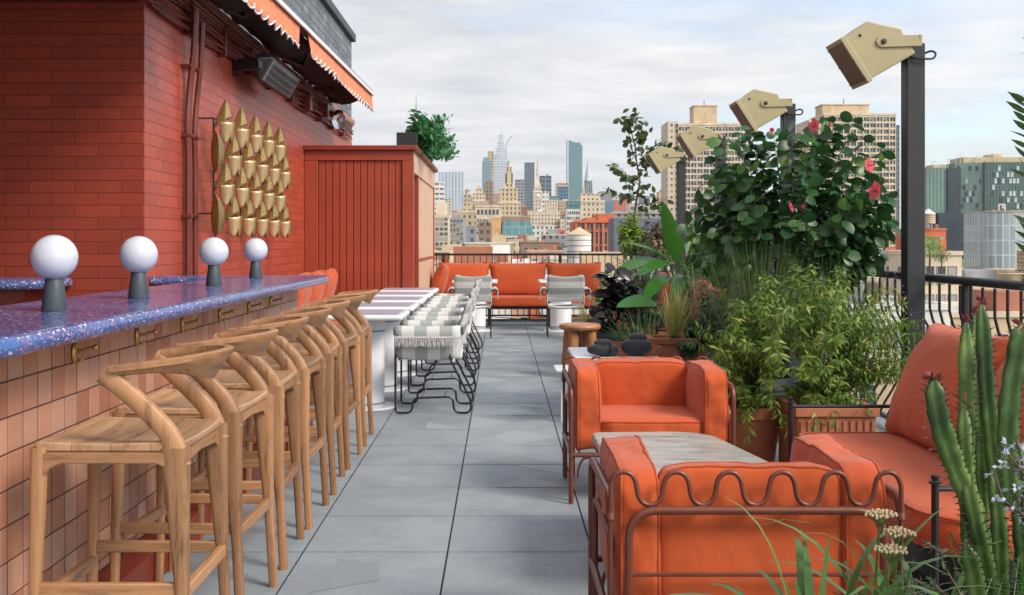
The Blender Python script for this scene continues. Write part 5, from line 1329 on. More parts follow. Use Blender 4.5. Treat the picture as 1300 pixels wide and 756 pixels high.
# ---------------------------------------------------------------- near planter with cactus, daylily, yarrow, rosemary
t = thing('trough_planter', 'long dark trough planter at the very front below the frame', 'planter', (1.05, 2.1, 0))
mb = MB(); mb.box(-0.80, 0.85, -0.30, 0.26, 0.002, 0.42); mb.build('box', M['planter_black'], t, smooth=False, bevel=0.01)
mb = MB(); mb.box(-0.76, 0.81, -0.26, 0.22, 0.42, 0.435); mb.build('soil', M['soil'], t, smooth=False)
t = thing('euphorbia_cactus', 'tall branching green cactus-like euphorbia with thorny ridges and small red leaves', 'cactus', (1.0, 2.2, 0.44))
def cactus_mat():
    m, nt, p = new_mat('euphorbia_skin'); v = coords(nt, (1, 1, 0.5)); n = noise(nt, v, 16, 4, 0.6); n2 = noise(nt, coords(nt), 70, 3)
    c = ramp(nt, n, [(0.38, (0.022, 0.055, 0.014)), (0.52, (0.065, 0.14, 0.026)), (0.68, (0.19, 0.29, 0.08))])
    nt.links.new(mixc(nt, math_n(nt, 'MULTIPLY', n2, 0.4), c, (0.03, 0.075, 0.02)), p.inputs['Base Color']); p.inputs['Roughness'].default_value = 0.42; bump(nt, p, n2, 0.3, 0.003); return m
M['cactus'] = cactus_mat()
rng = random.Random(19)
def cstem(pxs, Y, w, top_leaves=6, leaf_n=0):
    pts = catmull([P(x, y, Y+dy) for x, y, dy in pxs], 8)
    # resample
    out = [pts[0]]
    for a, b in zip(pts, pts[1:]):
        n = max(1, int((b-a).length/0.012))
        for k in range(1, n+1): out.append(a.lerp(b, k/n))
    mb = MB(); th = MB(); rl_ = MB(); N = len(out); vs = []; m_ = 18
    for i, p in enumerate(out):
        a_ = out[max(0, i-1)]; b_ = out[min(N-1, i+1)]; d = (b_-a_).normalized()
        u = Vector((0, -1, 0)); u = (u-d*u.dot(d)).normalized(); s_ = d.cross(u)
        e = min(1, (N-1-i)/5+0.25); sc = w*0.54*e*(0.96+0.04*math.sin(i*0.5))
        tw = 0.0025*i
        for k in range(m_):
            an = 2*math.pi*k/m_+0.5+tw*3; rr = sc*(0.50+(0.46+0.07*math.sin(i*1.57))*abs(math.cos(1.5*(an-0.5-tw*3)))**1.7)
            vs.append(p+(u*math.cos(an)+s_*math.sin(an))*rr)
        if i % 1 == 0:
            for r_ in range(3):
                an = 2*math.pi*r_/3+0.5+tw*3; dr = (u*math.cos(an)+s_*math.sin(an)); q = p+dr*sc
                th.tube([q-dr*0.003, q+dr*0.0075+d*0.003], [0.0022, 0.0005], 4)
                if (i > N*0.55 and rng.random() < leaf_n): rl_.leaf(q, dr+d*0.5+rdir(rng)*0.3, d, rng.uniform(0.016, 0.026), 0.011, 0.2, 0.2, 3, 0.2)
    fs = [(i*m_+k, i*m_+(k+1) % m_, (i+1)*m_+(k+1) % m_, (i+1)*m_+k) for i in range(N-1) for k in range(m_)]+[tuple(range((N-1)*m_, N*m_))]
    b = mb.add(vs, fs).build('branch', M['cactus'], t, world=True, angle=80)
    th.build('thorns', M['stem'], b, world=True)
    for k in range(top_leaves): rl_.leaf(out[-1]+rdir(rng)*0.006, rdir(rng, 0.8), rdir(rng), rng.uniform(0.016, 0.024), 0.011, 0.2, 0.2, 3, 0.2)
    if rl_.v: split_build(rl_, 'red_leaf', M['red_leaf'], b, world=True)
# (px, py, depth offset) bottom to top
cstem([(1262, 820, 0.0), (1252, 730, 0.0), (1236, 650, -0.02), (1210, 585, -0.04), (1192, 530, -0.05), (1184, 480, -0.05)], 2.22, 0.047, 7, 0.5)
cstem([(1236, 830, 0.05), (1234, 740, 0.05), (1229, 640, 0.05), (1227, 520, 0.05), (1226, 408, 0.05)], 2.25, 0.037, 4, 0.2)
cstem([(1272, 830, 0.08), (1270, 700, 0.08), (1262, 590, 0.08), (1252, 490, 0.08), (1246, 386, 0.08)], 2.28, 0.039, 4, 0.2)
cstem([(1290, 640, 0.0), (1281, 600, 0.0), (1281, 520, 0.0), (1291, 450, 0.0), (1299, 412, 0.0)], 2.22, 0.046, 4, 0.2)
cstem([(1246, 690, -0.1), (1228, 600, -0.1), (1223, 512, -0.1)], 2.28, 0.033, 4, 0.3)
cstem([(1246, 830, -0.12), (1240, 745, -0.12), (1226, 690, -0.12)], 2.22, 0.040, 0, 0.0)
cstem([(1308, 840, 0.1), (1300, 700, 0.1), (1296, 640, 0.1), (1302, 560, 0.1)], 2.25, 0.044, 3, 0.1)
cstem([(1250, 840, 0.15), (1246, 620, 0.15), (1240, 500, 0.15), (1238, 400, 0.15)], 2.3, 0.034, 3, 0.2)
# daylily
t = grass('daylily', 'arching strap leaved daylily clump at the bottom edge before the near armchair', (0.60, 2.08, 0.44), 60, 0.44, 0.024, 0.8, 2.0, M['lf_strap'] if 'lf_strap' in M else leaf_mat('daylily_leaf', (0.09, 0.19, 0.05), (0.16, 0.30, 0.09), 0.4, 0.25), random.Random(23), 0.05, seg=10, cat='plant')
grass('daylily', 'smaller strap leaved clump just left of the yarrow stems', (0.80, 2.12, 0.44), 34, 0.44, 0.020, 0.9, 2.2, bpy.data.materials['daylily_leaf'], random.Random(24), 0.04, seg=10, cat='plant')
# yarrow
t = thing('yarrow', 'yarrow with flat pale flower heads and feathery leaves at the bottom edge', 'flower', (0.85, 2.15, 0.44))
rng = random.Random(29); st = MB()
for (px, py, Y) in ((1118, 655, 2.15), (1141, 678, 2.13), (1130, 700, 2.1)):
    c = P(px, py, Y); st.tube(catmull([(c.x-0.02, Y, 0.44), (c.x-0.008, Y, c.z-0.1), (c.x, Y, c.z)], 4), 0.0024, 6); fl_ = MB()
    for k in range(42):
        a = 2.4*k; r_ = 0.0042*math.sqrt(k)*1.15; q = c+Vector((r_*math.cos(a), r_*math.sin(a), 0.008-r_*0.15+rng.uniform(-.002, .002)))
        fl_.sphere(q, 0.0035, 6, 4)
        if k % 3 == 0: st.tube([c-Vector((0, 0, 0.022)), q], 0.0008, 4)
    fl_.build('flower_head', plain('yarrow_flower_%d' % px, (0.42, 0.34, 0.20), 0.9, var=0.3, nscale=120), t, world=True)
st.build('stem', M['stem_green'], t, world=True)
lv = MB()
for k in range(130):
    b = Vector((rng.uniform(0.70, 1.05), 2.1+rng.uniform(-.1, .12), 0.44)); d = rdir(rng, 1.2); L = rng.uniform(0.20, 0.36); path = [b+d*L*q/8-Vector((0, 0, 0.06*(q/8)**2)) for q in range(9)]
    lv.tube(path, 0.0012, 4)
    for q in range(1, 9):
        for s_ in (-1, 1):
            for h_ in (0, 0.5):
                pp = path[q-1].lerp(path[q], 0.5+h_*0.5); sd = d.cross(Vector((0,0,1))); 
                if sd.length < 0.05: continue
                sd.normalize(); lv.leaf(pp, sd*s_+d*0.5+rdir(rng)*0.3, (0,0,1), 0.026*(1.1-q/10), 0.008, 0.2, 0.1, 2)
lv.build('feathery_leaves', bpy.data.materials['lf_mid'] if 'lf_mid' in bpy.data.materials else M['lf_mid'], t, world=True)
# flowering rosemary at right edge
t = thing('rosemary', 'flowering rosemary with grey green needles and pale blue flowers at the right edge', 'plant', (1.15, 2.05, 0.44))
rng = random.Random(33); st, lv, fw = MB(), MB(), MB()
for (px, py) in ((1272, 566), (1280, 585), (1262, 600), (1290, 560), (1296, 600), (1285, 625), (1300, 575), (1278, 640), (1305, 620), (1268, 570), (1175, 690), (1160, 735), (1185, 740), (1150, 745)):
    tip = P(px, py, 1.98); b = Vector((1.12 if px > 1200 else 0.95, 2.05, 0.44)); path = limb(b, tip, rng, 0.3, 10, 0.2); st.tube(path, 0.002, 5)
    for k in range(90):
        q = 0.35+0.65*k/90; f = q*10; i = min(9, int(f)); pp = path[i].lerp(path[i+1], f-i); d = (path[i+1]-path[i]).normalized()
        lv.leaf(pp, d*0.5+rdir(rng), d, 0.018, 0.0034, 0.1, 0.1, 2)
    if px > 1200:
        for k in range(5):
            fw = MB(); c = path[10-k//2]+rdir(rng)*0.012
            for j in range(4): fw.leaf(c, rdir(rng), rdir(rng), 0.010, 0.007, 0.2, 0.1, 2, 0.1)
            fw.build('flower', M['pale_blue'], t, world=True)
st.build('stem', M['stem'], t, world=True); lv.build('needles', leaf_mat('rosemary_needle', (0.07, 0.12, 0.08), (0.15, 0.21, 0.14), 0.6, 0.1), t, world=True)
# oleander sprigs at the right edge
t = thing('oleander', 'tall oleander whose long narrow leaves poke in at the top right edge', 'shrub', (1.42, 2.75, 0))
rng = random.Random(37); st, lv = MB(), MB()
for (px, pt_, pb) in ((1308, 130, 430), (1330, 60, 430), (1322, 365, 560)):
    path = catmull([P(px+14, 756, 2.8), P(px+14, pb, 2.8), P(px+8, (pt_+pb)/2, 2.8), P(px, pt_, 2.8)], 10)
    path = [Vector((path[0].x, path[0].y, 0.35))]+path
    st.tube(path, 0.005, 6)
    for k in range(80):
        q = 0.35+0.65*k/80; f = q*(len(path)-1); i = min(len(path)-2, int(f)); pp = path[i].lerp(path[i+1], f-i); a = 2.1*k
        if 1.35 < pp.z < 1.45: continue
        lv.leaf(pp, Vector((math.cos(a), math.sin(a), 0.75)), rdir(rng), rng.uniform(0.055, 0.08), 0.015, 0.25, 0.2, 5, 0.6)
st.build('stem', M['stem_green'], t, world=True); lv.build('foliage', M['lf_mid'], t, world=True)
pot('plant_pot', 'black pot of the oleander hidden at the right edge', (1.50, 2.8, 0), 0.16, 0.36, M['planter_black'])
# ---------------------------------------------------------------- city
g = MB(); g.box(-6000, 6000, -500, 9000, GZ-0.5, GZ); tag(g.build('ground', plain('street_ground', (0.10, 0.10, 0.10), 0.9, nscale=0.02, bmp=0), smooth=False), kind='structure')
g = MB(); g.box(-9, 2.97, -14, 18.75, GZ, -0.31); o = g.build('terrace_block', M['brick_front'], smooth=False); tag(o, kind='structure')
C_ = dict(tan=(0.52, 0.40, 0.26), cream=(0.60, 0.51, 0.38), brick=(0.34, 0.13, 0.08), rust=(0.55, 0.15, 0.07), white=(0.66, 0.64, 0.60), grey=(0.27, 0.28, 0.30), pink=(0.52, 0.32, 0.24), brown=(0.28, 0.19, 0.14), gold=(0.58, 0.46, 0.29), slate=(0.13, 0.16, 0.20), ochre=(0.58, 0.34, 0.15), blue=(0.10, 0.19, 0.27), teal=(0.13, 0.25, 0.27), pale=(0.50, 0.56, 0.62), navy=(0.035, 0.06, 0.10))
WM = {k: plain('wall_'+k, v, 0.85, var=0.22, nscale=0.25, bmp=0.0) for k, v in C_.items()}
dkg = (0.045, 0.055, 0.07)
FM = {}
def fm(c, bw, fh, ww=0.5, wh=0.5, glass=dkg, rg=0.15):
    k = (c, bw, fh, ww, wh, glass)
    if k not in FM: FM[k] = facade_mat('facade_%s_%d' % (c, len(FM)), C_[c], glass, bw, fh, ww, wh, rg)
    return FM[k]
M['pane'] = plain('window_pane', (0.05, 0.065, 0.085), 0.12, var=0.3, nscale=0.4, bmp=0)
M['pane_light'] = plain('window_blind', (0.34, 0.35, 0.34), 0.4, bmp=0)
M['win_frame'] = plain('window_frame', (0.42, 0.40, 0.36), 0.6, bmp=0)
M['tank_wood'] = plain('tank_wood', (0.40, 0.30, 0.20), 0.8, var=0.2, nscale=2)
M['roofing'] = plain('roofing', (0.30, 0.29, 0.28), 0.9, var=0.4, nscale=0.15, bmp=0)
M['roof_silver'] = plain('roofing_silver', (0.50, 0.50, 0.49), 0.7, var=0.3, nscale=0.15, bmp=0)
M['copper'] = plain('green_copper', (0.20, 0.36, 0.30), 0.7, bmp=0)
def zp(y, Y): return HC-(y-VY)*Y/F
def xp(x, Y): return (x-VX)*Y/F
def tower(name, label, Y, segs, mat, D=None, cat='tower', group=None, ledge=None):
    x0, x1 = xp(segs[0][0], Y), xp(segs[0][1], Y); D = D or max(12, (x1-x0)*0.8)
    t = thing(name, label, cat, ((x0+x1)/2, Y, GZ), 0, group); z = GZ; yc = Y+D/2
    for i, s in enumerate(segs):
        a, b, zt = xp(s[0], Y), xp(s[1], Y), zp(s[2], Y); dd = D*((b-a)/(x1-x0))**0.9 if i else D
        m_ = s[3] if len(s) > 3 else mat
        fy = yc-dd/2 if i else Y
        kind = s[4] if len(s) > 4 else 'box'
        mb = MB()
        if kind == 'box': mb.box(a, b, fy, fy+dd, z, zt)
        elif kind == 'pyr':
            c = ((a+b)/2, fy+dd/2); mb.add([(a, fy, z), (b, fy, z), (b, fy+dd, z), (a, fy+dd, z), (*c, zt)], [(0,1,4), (1,2,4), (2,3,4), (3,0,4)])
        elif kind == 'cyl': mb.lathe([((b-a)/2, 0), ((b-a)/2, zt-z)], 24, ((a+b)/2, fy+dd/2, z))
        elif kind == 'cone': mb.lathe([((b-a)/2, 0), (0.02, zt-z)], 20, ((a+b)/2, fy+dd/2, z))
        elif kind == 'dome': mb.lathe([(max(.01, (b-a)/2*math.cos(q)), (zt-z)*math.sin(q)) for q in [k*math.pi/16 for k in range(9)]], 18, ((a+b)/2, fy+dd/2, z))
        elif kind == 'spire': mb.tube([((a+b)/2, fy+dd/2, z), ((a+b)/2, fy+dd/2, zt)], [(b-a)/2, (b-a)/12], 8)
        nm = {'box': 'wall' if i == 0 else 'setback', 'pyr': 'roof', 'cone': 'roof', 'dome': 'dome', 'spire': 'spire', 'cyl': 'drum'}[kind]
        mb.build(nm, m_, t, smooth=kind in ('cyl', 'cone', 'dome'), world=True, angle=50)
        if ledge and kind == 'box' and zt-z > 4:
            h = 0.012*(zt-z)+0.4; mb = MB(); e = 0.02*(b-a); mb.box(a-e, b+e, fy-e, fy+dd+e, zt-h, zt+h*0.2); mb.build('cornice', WM[ledge], t, smooth=False, world=True)
            zt += h*0.2
        z = zt
    return t
def windows(t, x0, x1, z0, z1, nb, nf, Y, ww, wh, rng, side=None, light=0.25, budget=100, frame=True):
    """grid of windows, each a mesh of its own under its building (the rest beyond the budget as one part). side: wall along Y instead of X"""
    if side is None: bx = (x1-x0)/nb
    ox, oy, oz = t.location
    protos = []
    for m_ in ('pane', 'pane_light'):
        mb = MB(); mb.cur = 0
        if side is None:
            mb.box(-ww/2, ww/2, -0.05, 0.02, -wh/2, wh/2); mb.cur = 1
            f = 0.07*max(1, ww/1.2)
            if frame: mb.box(-ww/2-f, ww/2+f, -0.14, 0.01, -wh/2-f*1.4, -wh/2); mb.box(-ww/2-f, ww/2+f, -0.12, 0.01, wh/2, wh/2+f); mb.box(-ww/2-f, -ww/2, -0.1, 0.01, -wh/2, wh/2); mb.box(ww/2, ww/2+f, -0.1, 0.01, -wh/2, wh/2); mb.box(-ww/2, ww/2, -0.09, 0.01, -f*0.4, f*0.4)
        else:
            sg = -1 if side < 0 else 1
            a, b = sorted((0.02*-sg, 0.05*sg)); mb.box(a, b, -ww/2, ww/2, -wh/2, wh/2); mb.cur = 1; f = 0.07
            a, b = sorted((0.0, 0.14*sg))
            if frame: mb.box(a, b, -ww/2-f, ww/2+f, -wh/2-f, -wh/2); mb.box(a, b, -ww/2-f, ww/2+f, wh/2, wh/2+f); mb.box(a, b, -ww/2, ww/2, -f*0.4, f*0.4)
        protos.append((mb, m_))
    me = {}
    rest = MB(); n = 0; pos = []
    for j in range(nf):
        for i in range(nb):
            z = z1-(j+0.5)*(z1-z0)/nf
            if side is None: pos.append((x0+(i+0.5)*bx-ox, Y-oy, z-oz))
            else: pos.append((side_x(t, side)-ox, x0+(i+0.5)*(x1-x0)/nb-oy, z-oz))
    for p in pos:
        k = 1 if rng.random() < light else 0
        if n < budget:
            if k not in me:
                o = protos[k][0].build('window', [M[protos[k][1]], M['win_frame']], t, smooth=False); me[k] = o; o.location = p
            else: o = me[k].copy(); COL.objects.link(o); o.parent = t; o.location = p
        else:
            b = protos[k][0]; off = len(rest.v); rest.v += [(v[0]+p[0], v[1]+p[1], v[2]+p[2]) for v in b.v]; rest.f += [tuple(q+off for q in f_) for f_ in b.f]; rest.m += [(2 if m_ == 1 else k) for m_ in b.m]
        n += 1
    if rest.v:
        o = rest.build('window', [M['pane'], M['pane_light'], M['win_frame']], t, smooth=False); o['kind'] = 'stuff'
SIDE = {}
def side_x(t, side): return SIDE[t.name][0 if side < 0 else 1]

# --- the far skyline, left to right
tower('spire_tower', 'far art deco tower whose thin antenna spire rises above the planter on the shed', 2600, [(508, 548, 235), (516, 540, 190), (520, 534, 170), (523.5, 530.5, 152), (525.0, 529.2, 138, WM['pale'], 'spire'), (526.1, 528.1, 118, WM['grey'], 'spire')], fm('tan', 6, 8, 0.4, 0.9))
tower('glass_block', 'boxy pale glass tower at the left end of the skyline beside the shed', 1700, [(557, 588, 218.5)], fm('pale', 5, 60, 0.35, 0.97, (0.22, 0.30, 0.38), 0.1), 30)
tower('white_slab', 'white slab building half hidden behind the shed edge', 900, [(540, 563, 231)], fm('white', 4, 4, 0.8, 0.35), 20)
tower('blue_block', 'small dark blue block between pale towers at left of the skyline', 1400, [(562, 572, 253)], fm('blue', 5, 5, 0.7, 0.5), 20)
tower('domed_tower', 'slim beige tower with a small round cupola left of the stepped beige one', 1300, [(586, 600, 262), (589, 598, 247), (590, 597, 243, WM['tan'], 'cyl'), (590, 597, 240, WM['brown'], 'dome')], fm('tan', 4.5, 5, 0.4, 0.5), 14, ledge='cream')
tower('stepped_tower', 'stepped beige tower with a pointed crown left of the blue green glass tower', 1350, [(596, 620, 256), (600, 616, 246), (603, 613, 240), (604.5, 611.5, 234.5, WM['pink'], 'pyr')], fm('cream', 4, 5, 0.4, 0.5), 18, ledge='tan')
tower('teal_tower', 'slender blue green glass tower standing left of the tallest stepped tower', 2300, [(612, 623.5, 205), (613.5, 620, 200)], fm('teal', 6, 5, 0.6, 0.5, (0.26, 0.40, 0.42)), 20)
tower('plain_tower', 'pale beige slab peeking up behind the blue green glass tower', 2700, [(619, 627, 192)], fm('tan', 7, 7, 0.5, 0.5), 20)
tower('tapering_tower', 'tallest tapering pale glass skyscraper with a thin spire at the centre left', 2900, [(625.5, 645, 205), (627, 644, 196), (629, 642, 188), (631.5, 640, 179), (633, 638.5, 171), (635.4, 636.6, 159, WM['pale'], 'spire')], fm('pale', 9, 7, 0.75, 0.35, (0.25, 0.32, 0.40)), 60)
t = thing('tower_crane', 'tower crane against the sky beside the tallest skyscraper', 'crane', (xp(643, 2880), 2880, zp(190, 2880)))
for a, b in (((643, 196), (643, 184)), ((643, 184), (651, 171.5)), ((643, 184), (640.5, 186)), ((643, 180), (651, 171.5)), ((643, 184), (643, 180))): MB().tube([P(*a, 2875), P(*b, 2875)], 0.6, 5).build('boom' if a != (643, 196) else 'mast', WM['grey'], t, world=True)
tower('brick_shaft', 'brown brick shaft in front of the blue green glass tower', 1500, [(615, 626, 232), (618, 624, 229)], fm('brown', 4, 5), 16)
tower('gold_tower', 'golden stone tower with a lantern top at the centre left of the skyline', 1000, [(632, 661, 257), (634.5, 657.5, 239), (640, 652.5, 233), (641.5, 651, 219, fm('gold', 6, 30, 0.35, 0.9)), (643, 649.5, 211, fm('gold', 3, 20, 0.4, 0.8)), (644.2, 648.3, 206, WM['gold'], 'cyl'), (644.4, 648.1, 201, plain('green_copper', (0.20, 0.36, 0.30), 0.7, bmp=0), 'cone')], fm('gold', 3.6, 4.2, 0.38, 0.62), 18, ledge='cream')
tower('dark_tower', 'dark glass tower just left of the white clock tower', 1900, [(666, 678.5, 206.5)], fm('slate', 5, 5, 0.6, 0.5, (0.06, 0.09, 0.13)), 22)
tower('grey_tower', 'mid grey office tower between the golden tower and the dark glass tower', 1800, [(654, 667, 228)], fm('grey', 5, 5, 0.7, 0.45), 20)
tower('clock_tower', 'white stone clock tower with a steep pyramid roof and gold lantern', 1450, [(677, 688.5, 243), (678, 687, 236.5), (678.2, 686.8, 221, WM['cream'], 'pyr')], fm('cream', 4, 5, 0.35, 0.5), 11, ledge='white')
t = bpy.data.objects['clock_tower']
zc = zp(249, 1450); MB().lathe([(0.01, 0), (3.0, 0), (3.2, 0.3), (0.01, 0.35)], 24).v
b = MB().lathe([(0.01, 0.3), (2.9, 0.3), (3.3, 0.0)], 24); mb = MB(); mb.add([(v[0]+xp(682.7, 1450), 1450-v[2]-0.05, v[1]+zc) for v in b.v], b.f); mb.build('clock_face', WM['white'], t, world=True)
mb = MB(); mb.tube([P(682.5, 224, 1455.5), P(682.5, 211, 1455.5)], [1.6, 1.2], 10); mb.tube([P(682.5, 211, 1455.5), P(682.5, 199, 1455.5)], [1.1, 0.1], 8); mb.build('lantern', WM['gold'], t, world=True)
tower('black_block', 'broad charcoal office block right of the white clock tower', 2000, [(685, 700, 223.5), (694, 696, 221)], fm('slate', 200, 8, 0.98, 0.5), 26)
tower('white_cube', 'small white block below the charcoal office block', 1200, [(688, 697, 243)], fm('white', 4, 5, 0.5, 0.4), 14)
tower('blue_glass_block', 'blue glass office block with a bright grid right of the clock tower', 1250, [(695, 709.5, 249)], fm('teal', 3.5, 3.8, 0.7, 0.55, (0.08, 0.20, 0.28)), 20)
tower('navy_glass_block', 'deep blue glass block left of the tall slanted blue green tower', 1300, [(709, 721.5, 237.5)], fm('blue', 4, 4, 0.75, 0.6, (0.03, 0.09, 0.17)), 20)
tower('stone_slab', 'beige slab rising behind the deep blue glass block', 1800, [(706, 722, 232.5)], fm('tan', 5, 5), 22)
# slanted teal tower
t = thing('slanted_tower', 'tall blue green glass tower with a slanted top, right of centre', 'tower', (xp(730, 2000), 2000, GZ))
Y = 2000; z0 = GZ; mb = MB(); a, b = xp(720, Y), xp(739.3, Y)
mb.add([(a, Y, z0), (b, Y, z0), (b, Y+25, z0), (a, Y+25, z0), (a, Y, zp(177.5, Y)), (b, Y, zp(184.5, Y)), (b, Y+25, zp(184.5, Y)), (a, Y+25, zp(177.5, Y))], [(0,1,5,4), (1,2,6,5), (2,3,7,6), (3,0,4,7), (4,5,6,7)])
mb.build('wall', fm('teal', 4.5, 5, 0.86, 0.7, (0.13, 0.25, 0.29), 0.12), t, smooth=False, world=True)
mb = MB(); mb.box(a-0.1, a+2.6, Y-0.4, Y+25, z0, zp(178, Y)); mb.build('corner_strip', WM['pale'], t, smooth=False, world=True)
mb = MB(); mb.box(xp(727, Y), xp(737, Y), Y+5, Y+18, zp(190, Y), zp(181, Y)); mb.build('roof_plant', WM['slate'], t, smooth=False, world=True)
# crown-of-arches tower
t = tower('needle_tower', 'slim grey tower with a tapering stepped metal crown ending in a needle', 2300, [(738, 756, 262), (741.5, 752.5, 240), (742, 752, 229, fm('grey', 4, 60, 0.4, 0.95)), (743, 751, 224, WM['pale'], 'dome')], fm('grey', 4, 60, 0.45, 0.95), 17)
prof = [(7.2, zp(230, 2300)-GZ), (6.2, zp(223, 2300)-GZ), (4.4, zp(216, 2300)-GZ), (2.3, zp(210, 2300)-GZ), (0.9, zp(205, 2300)-GZ), (0.2, zp(196, 2300)-GZ)]
MB().lathe(prof, 16, (xp(747, 2300)-t.location[0], 8.5, 0)).build('crown', WM['pale'], t)
tower('tan_block', 'stepped tan block below the slim needle tower', 760, [(733, 767.5, 255), (737.5, 762.5, 246)], fm('cream', 3.0, 3.5, 0.4, 0.45), 18, ledge='cream')
wt = tower('white_windows_block', 'white block with a regular window grid and glassy top floors left of the red building', 620, [(719, 737, 266), (720, 737, 255, fm('teal', 2.5, 3.2, 0.8, 0.6, (0.07, 0.15, 0.18)))], WM['white'], 16)
windows(wt, xp(719.5, 620), xp(736.5, 620), zp(315, 620), zp(267, 620), 6, 7, 620-0.01, 0.75, 1.5, random.Random(1))
tower('blue_slab', 'mid blue glass slab right of the tan block', 1500, [(766, 779, 256)], fm('blue', 4, 4, 0.7, 0.6, (0.10, 0.20, 0.30)), 20)
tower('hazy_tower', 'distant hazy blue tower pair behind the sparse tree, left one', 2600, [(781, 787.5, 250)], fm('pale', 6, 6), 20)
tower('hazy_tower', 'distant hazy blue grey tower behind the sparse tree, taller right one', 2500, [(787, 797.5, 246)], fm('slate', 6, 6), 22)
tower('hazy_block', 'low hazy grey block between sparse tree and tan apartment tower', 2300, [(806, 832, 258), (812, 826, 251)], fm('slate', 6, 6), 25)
tower('white_terrace_block', 'long low white building behind the sparse tree trunk', 560, [(781, 852, 269), (800, 852, 259)], fm('white', 3.5, 3.4, 0.5, 0.5), 22, ledge='white')
tower('round_top_block', 'small tan tower with a domed roof left of the big apartment tower', 800, [(836, 853, 244), (838, 850, 240, WM['slate'], 'dome')], fm('tan', 3.5, 4), 10)
# arched office building
t = tower('arched_building', 'cream office building with arched top windows below the golden tower', 780, [(603, 636, 261)], WM['cream'], 20, 'building', ledge='cream')
windows(t, xp(605, 780), xp(634, 780), zp(276, 780), zp(263, 780), 6, 1, 779.9, 1.6, 3.4, random.Random(2), light=0.05)
windows(t, xp(605, 780), xp(634, 780), zp(318, 780), zp(277, 780), 9, 6, 779.9, 0.9, 2.0, random.Random(3), light=0.2)
# tan left and its shaded side in grey
t = tower('apartment_block', 'tan apartment block with shaded grey side and balconies just right of the shed', 330, [(548, 569.5, 273), (552, 563, 256)], WM['cream'], 30, 'building', ledge='cream')
windows(t, xp(552, 330), xp(569, 330), zp(345, 330), zp(275, 330), 3, 11, 329.99, 0.95, 0.85, random.Random(4))
t = tower('shaded_side_block', 'shade-coloured blue grey side of the tan block with many balconies left of the arched building', 340, [(569.6, 588.5, 276), (569.6, 578, 272)], WM['grey'], 30, 'building')  # side of the tan block; its shade is put into the grey wall colour
windows(t, xp(570, 340), xp(588.3, 340), zp(345, 340), zp(278, 340), 4, 12, 339.99, 0.75, 0.75, random.Random(5), light=0.5)
tower('stone_block', 'small stone block with set back top left of the arched building', 600, [(582, 604, 268), (588, 599, 262)], fm('tan', 3, 3.4, 0.4, 0.5), 18, ledge='cream')
tower('grey_walkup', 'grey narrow building in front of the arched building', 420, [(586, 604, 287)], fm('grey', 2.6, 3.2), 16)
tower('brown_walkup', 'brown narrow building at the foot of the arched building', 450, [(607, 624, 283), (612, 620, 279)], fm('brown', 2.6, 3.2), 16)
# ochre wall and sloping glass roof
t = thing('glass_front_building', 'building with blank ochre wall and sloping green glass front below the golden tower', 'building', (xp(650, 520), 520, GZ)); Y = 520
mb = MB(); mb.box(xp(623, Y), xp(636, Y), Y, Y+18, GZ, zp(276, Y)); mb.build('ochre_wall', WM['ochre'], t, smooth=False, world=True)
mb = MB(); mb.box(xp(636, Y)+.01, xp(674, Y), Y+4, Y+18, GZ, zp(275.5, Y)); mb.build('top_wall', WM['brown'], t, smooth=False, world=True)
gm = fm('teal', 3.2, 4.2, 0.82, 0.80, (0.07, 0.16, 0.17), 0.2)
mb = MB(); a, b, c, d = xp(636.5, Y), xp(678, Y), xp(639, Y), xp(673.5, Y); z1, z2 = zp(299.5, Y), zp(280.5, Y)
mb.add([(a, Y-2, z1), (b, Y-2, z1), (d, Y+3.9, z2), (c, Y+3.9, z2), (a, Y+3.95, z1), (b, Y+3.95, z1)], [(0,1,2,3), (0,3,4), (1,5,2), (0,4,5,1)]); mb.build('sloped_glass', gm, t, smooth=False, world=True)
mb = MB(); mb.box(xp(636.5, Y), xp(678, Y), Y-2, Y+3.8, GZ, z1-0.02); mb.build('lower_wall', WM['cream'], t, smooth=False, world=True)
windows(t, xp(638, Y), xp(660, Y), zp(310, Y), zp(300, Y), 6, 1, Y-2.01, 1.1, 2.0, random.Random(6))
# red-orange building
t = thing('rust_building', 'rust red brick building with tall recessed windows right of the white water tank', 'building', (xp(755, 300), 300, GZ)); Y = 300
mb = MB(); mb.box(xp(729, Y), xp(779.5, Y), Y, Y+20, GZ, zp(281, Y)); mb.box(xp(759, Y), xp(779.5, Y), Y+0.01, Y+20, zp(281, Y), zp(271.5, Y)); mb.box(xp(745, Y), xp(759, Y)-.01, Y+0.3, Y+20, zp(281, Y), zp(276.5, Y)); mb.build('wall', WM['rust'], t, smooth=False, world=True)
mb = MB()
for x in (730, 742, 753, 764, 775): mb.box(xp(x, Y), xp(x+3, Y), Y-0.5, Y-0.001, GZ, zp(283, Y))
mb.box(xp(728.5, Y), xp(780, Y), Y-0.7, Y-0.001, zp(283, Y)+.01, zp(280, Y)); mb.build('pilaster', WM['rust'], t, smooth=False, world=True)
windows(t, xp(731, Y), xp(778, Y), zp(291, Y), zp(285, Y), 8, 1, Y-0.01, 1.0, 1.1, random.Random(7), light=0)
windows(t, xp(731, Y), xp(778, Y), zp(330, Y), zp(293, Y), 8, 2, Y-0.01, 0.7, 3.4, random.Random(8), light=0)
tower('charcoal_block', 'black low block right of the rust red brick building', 260, [(779.8, 845, 277)], fm('slate', 3, 3, 0.3, 0.5), 14)
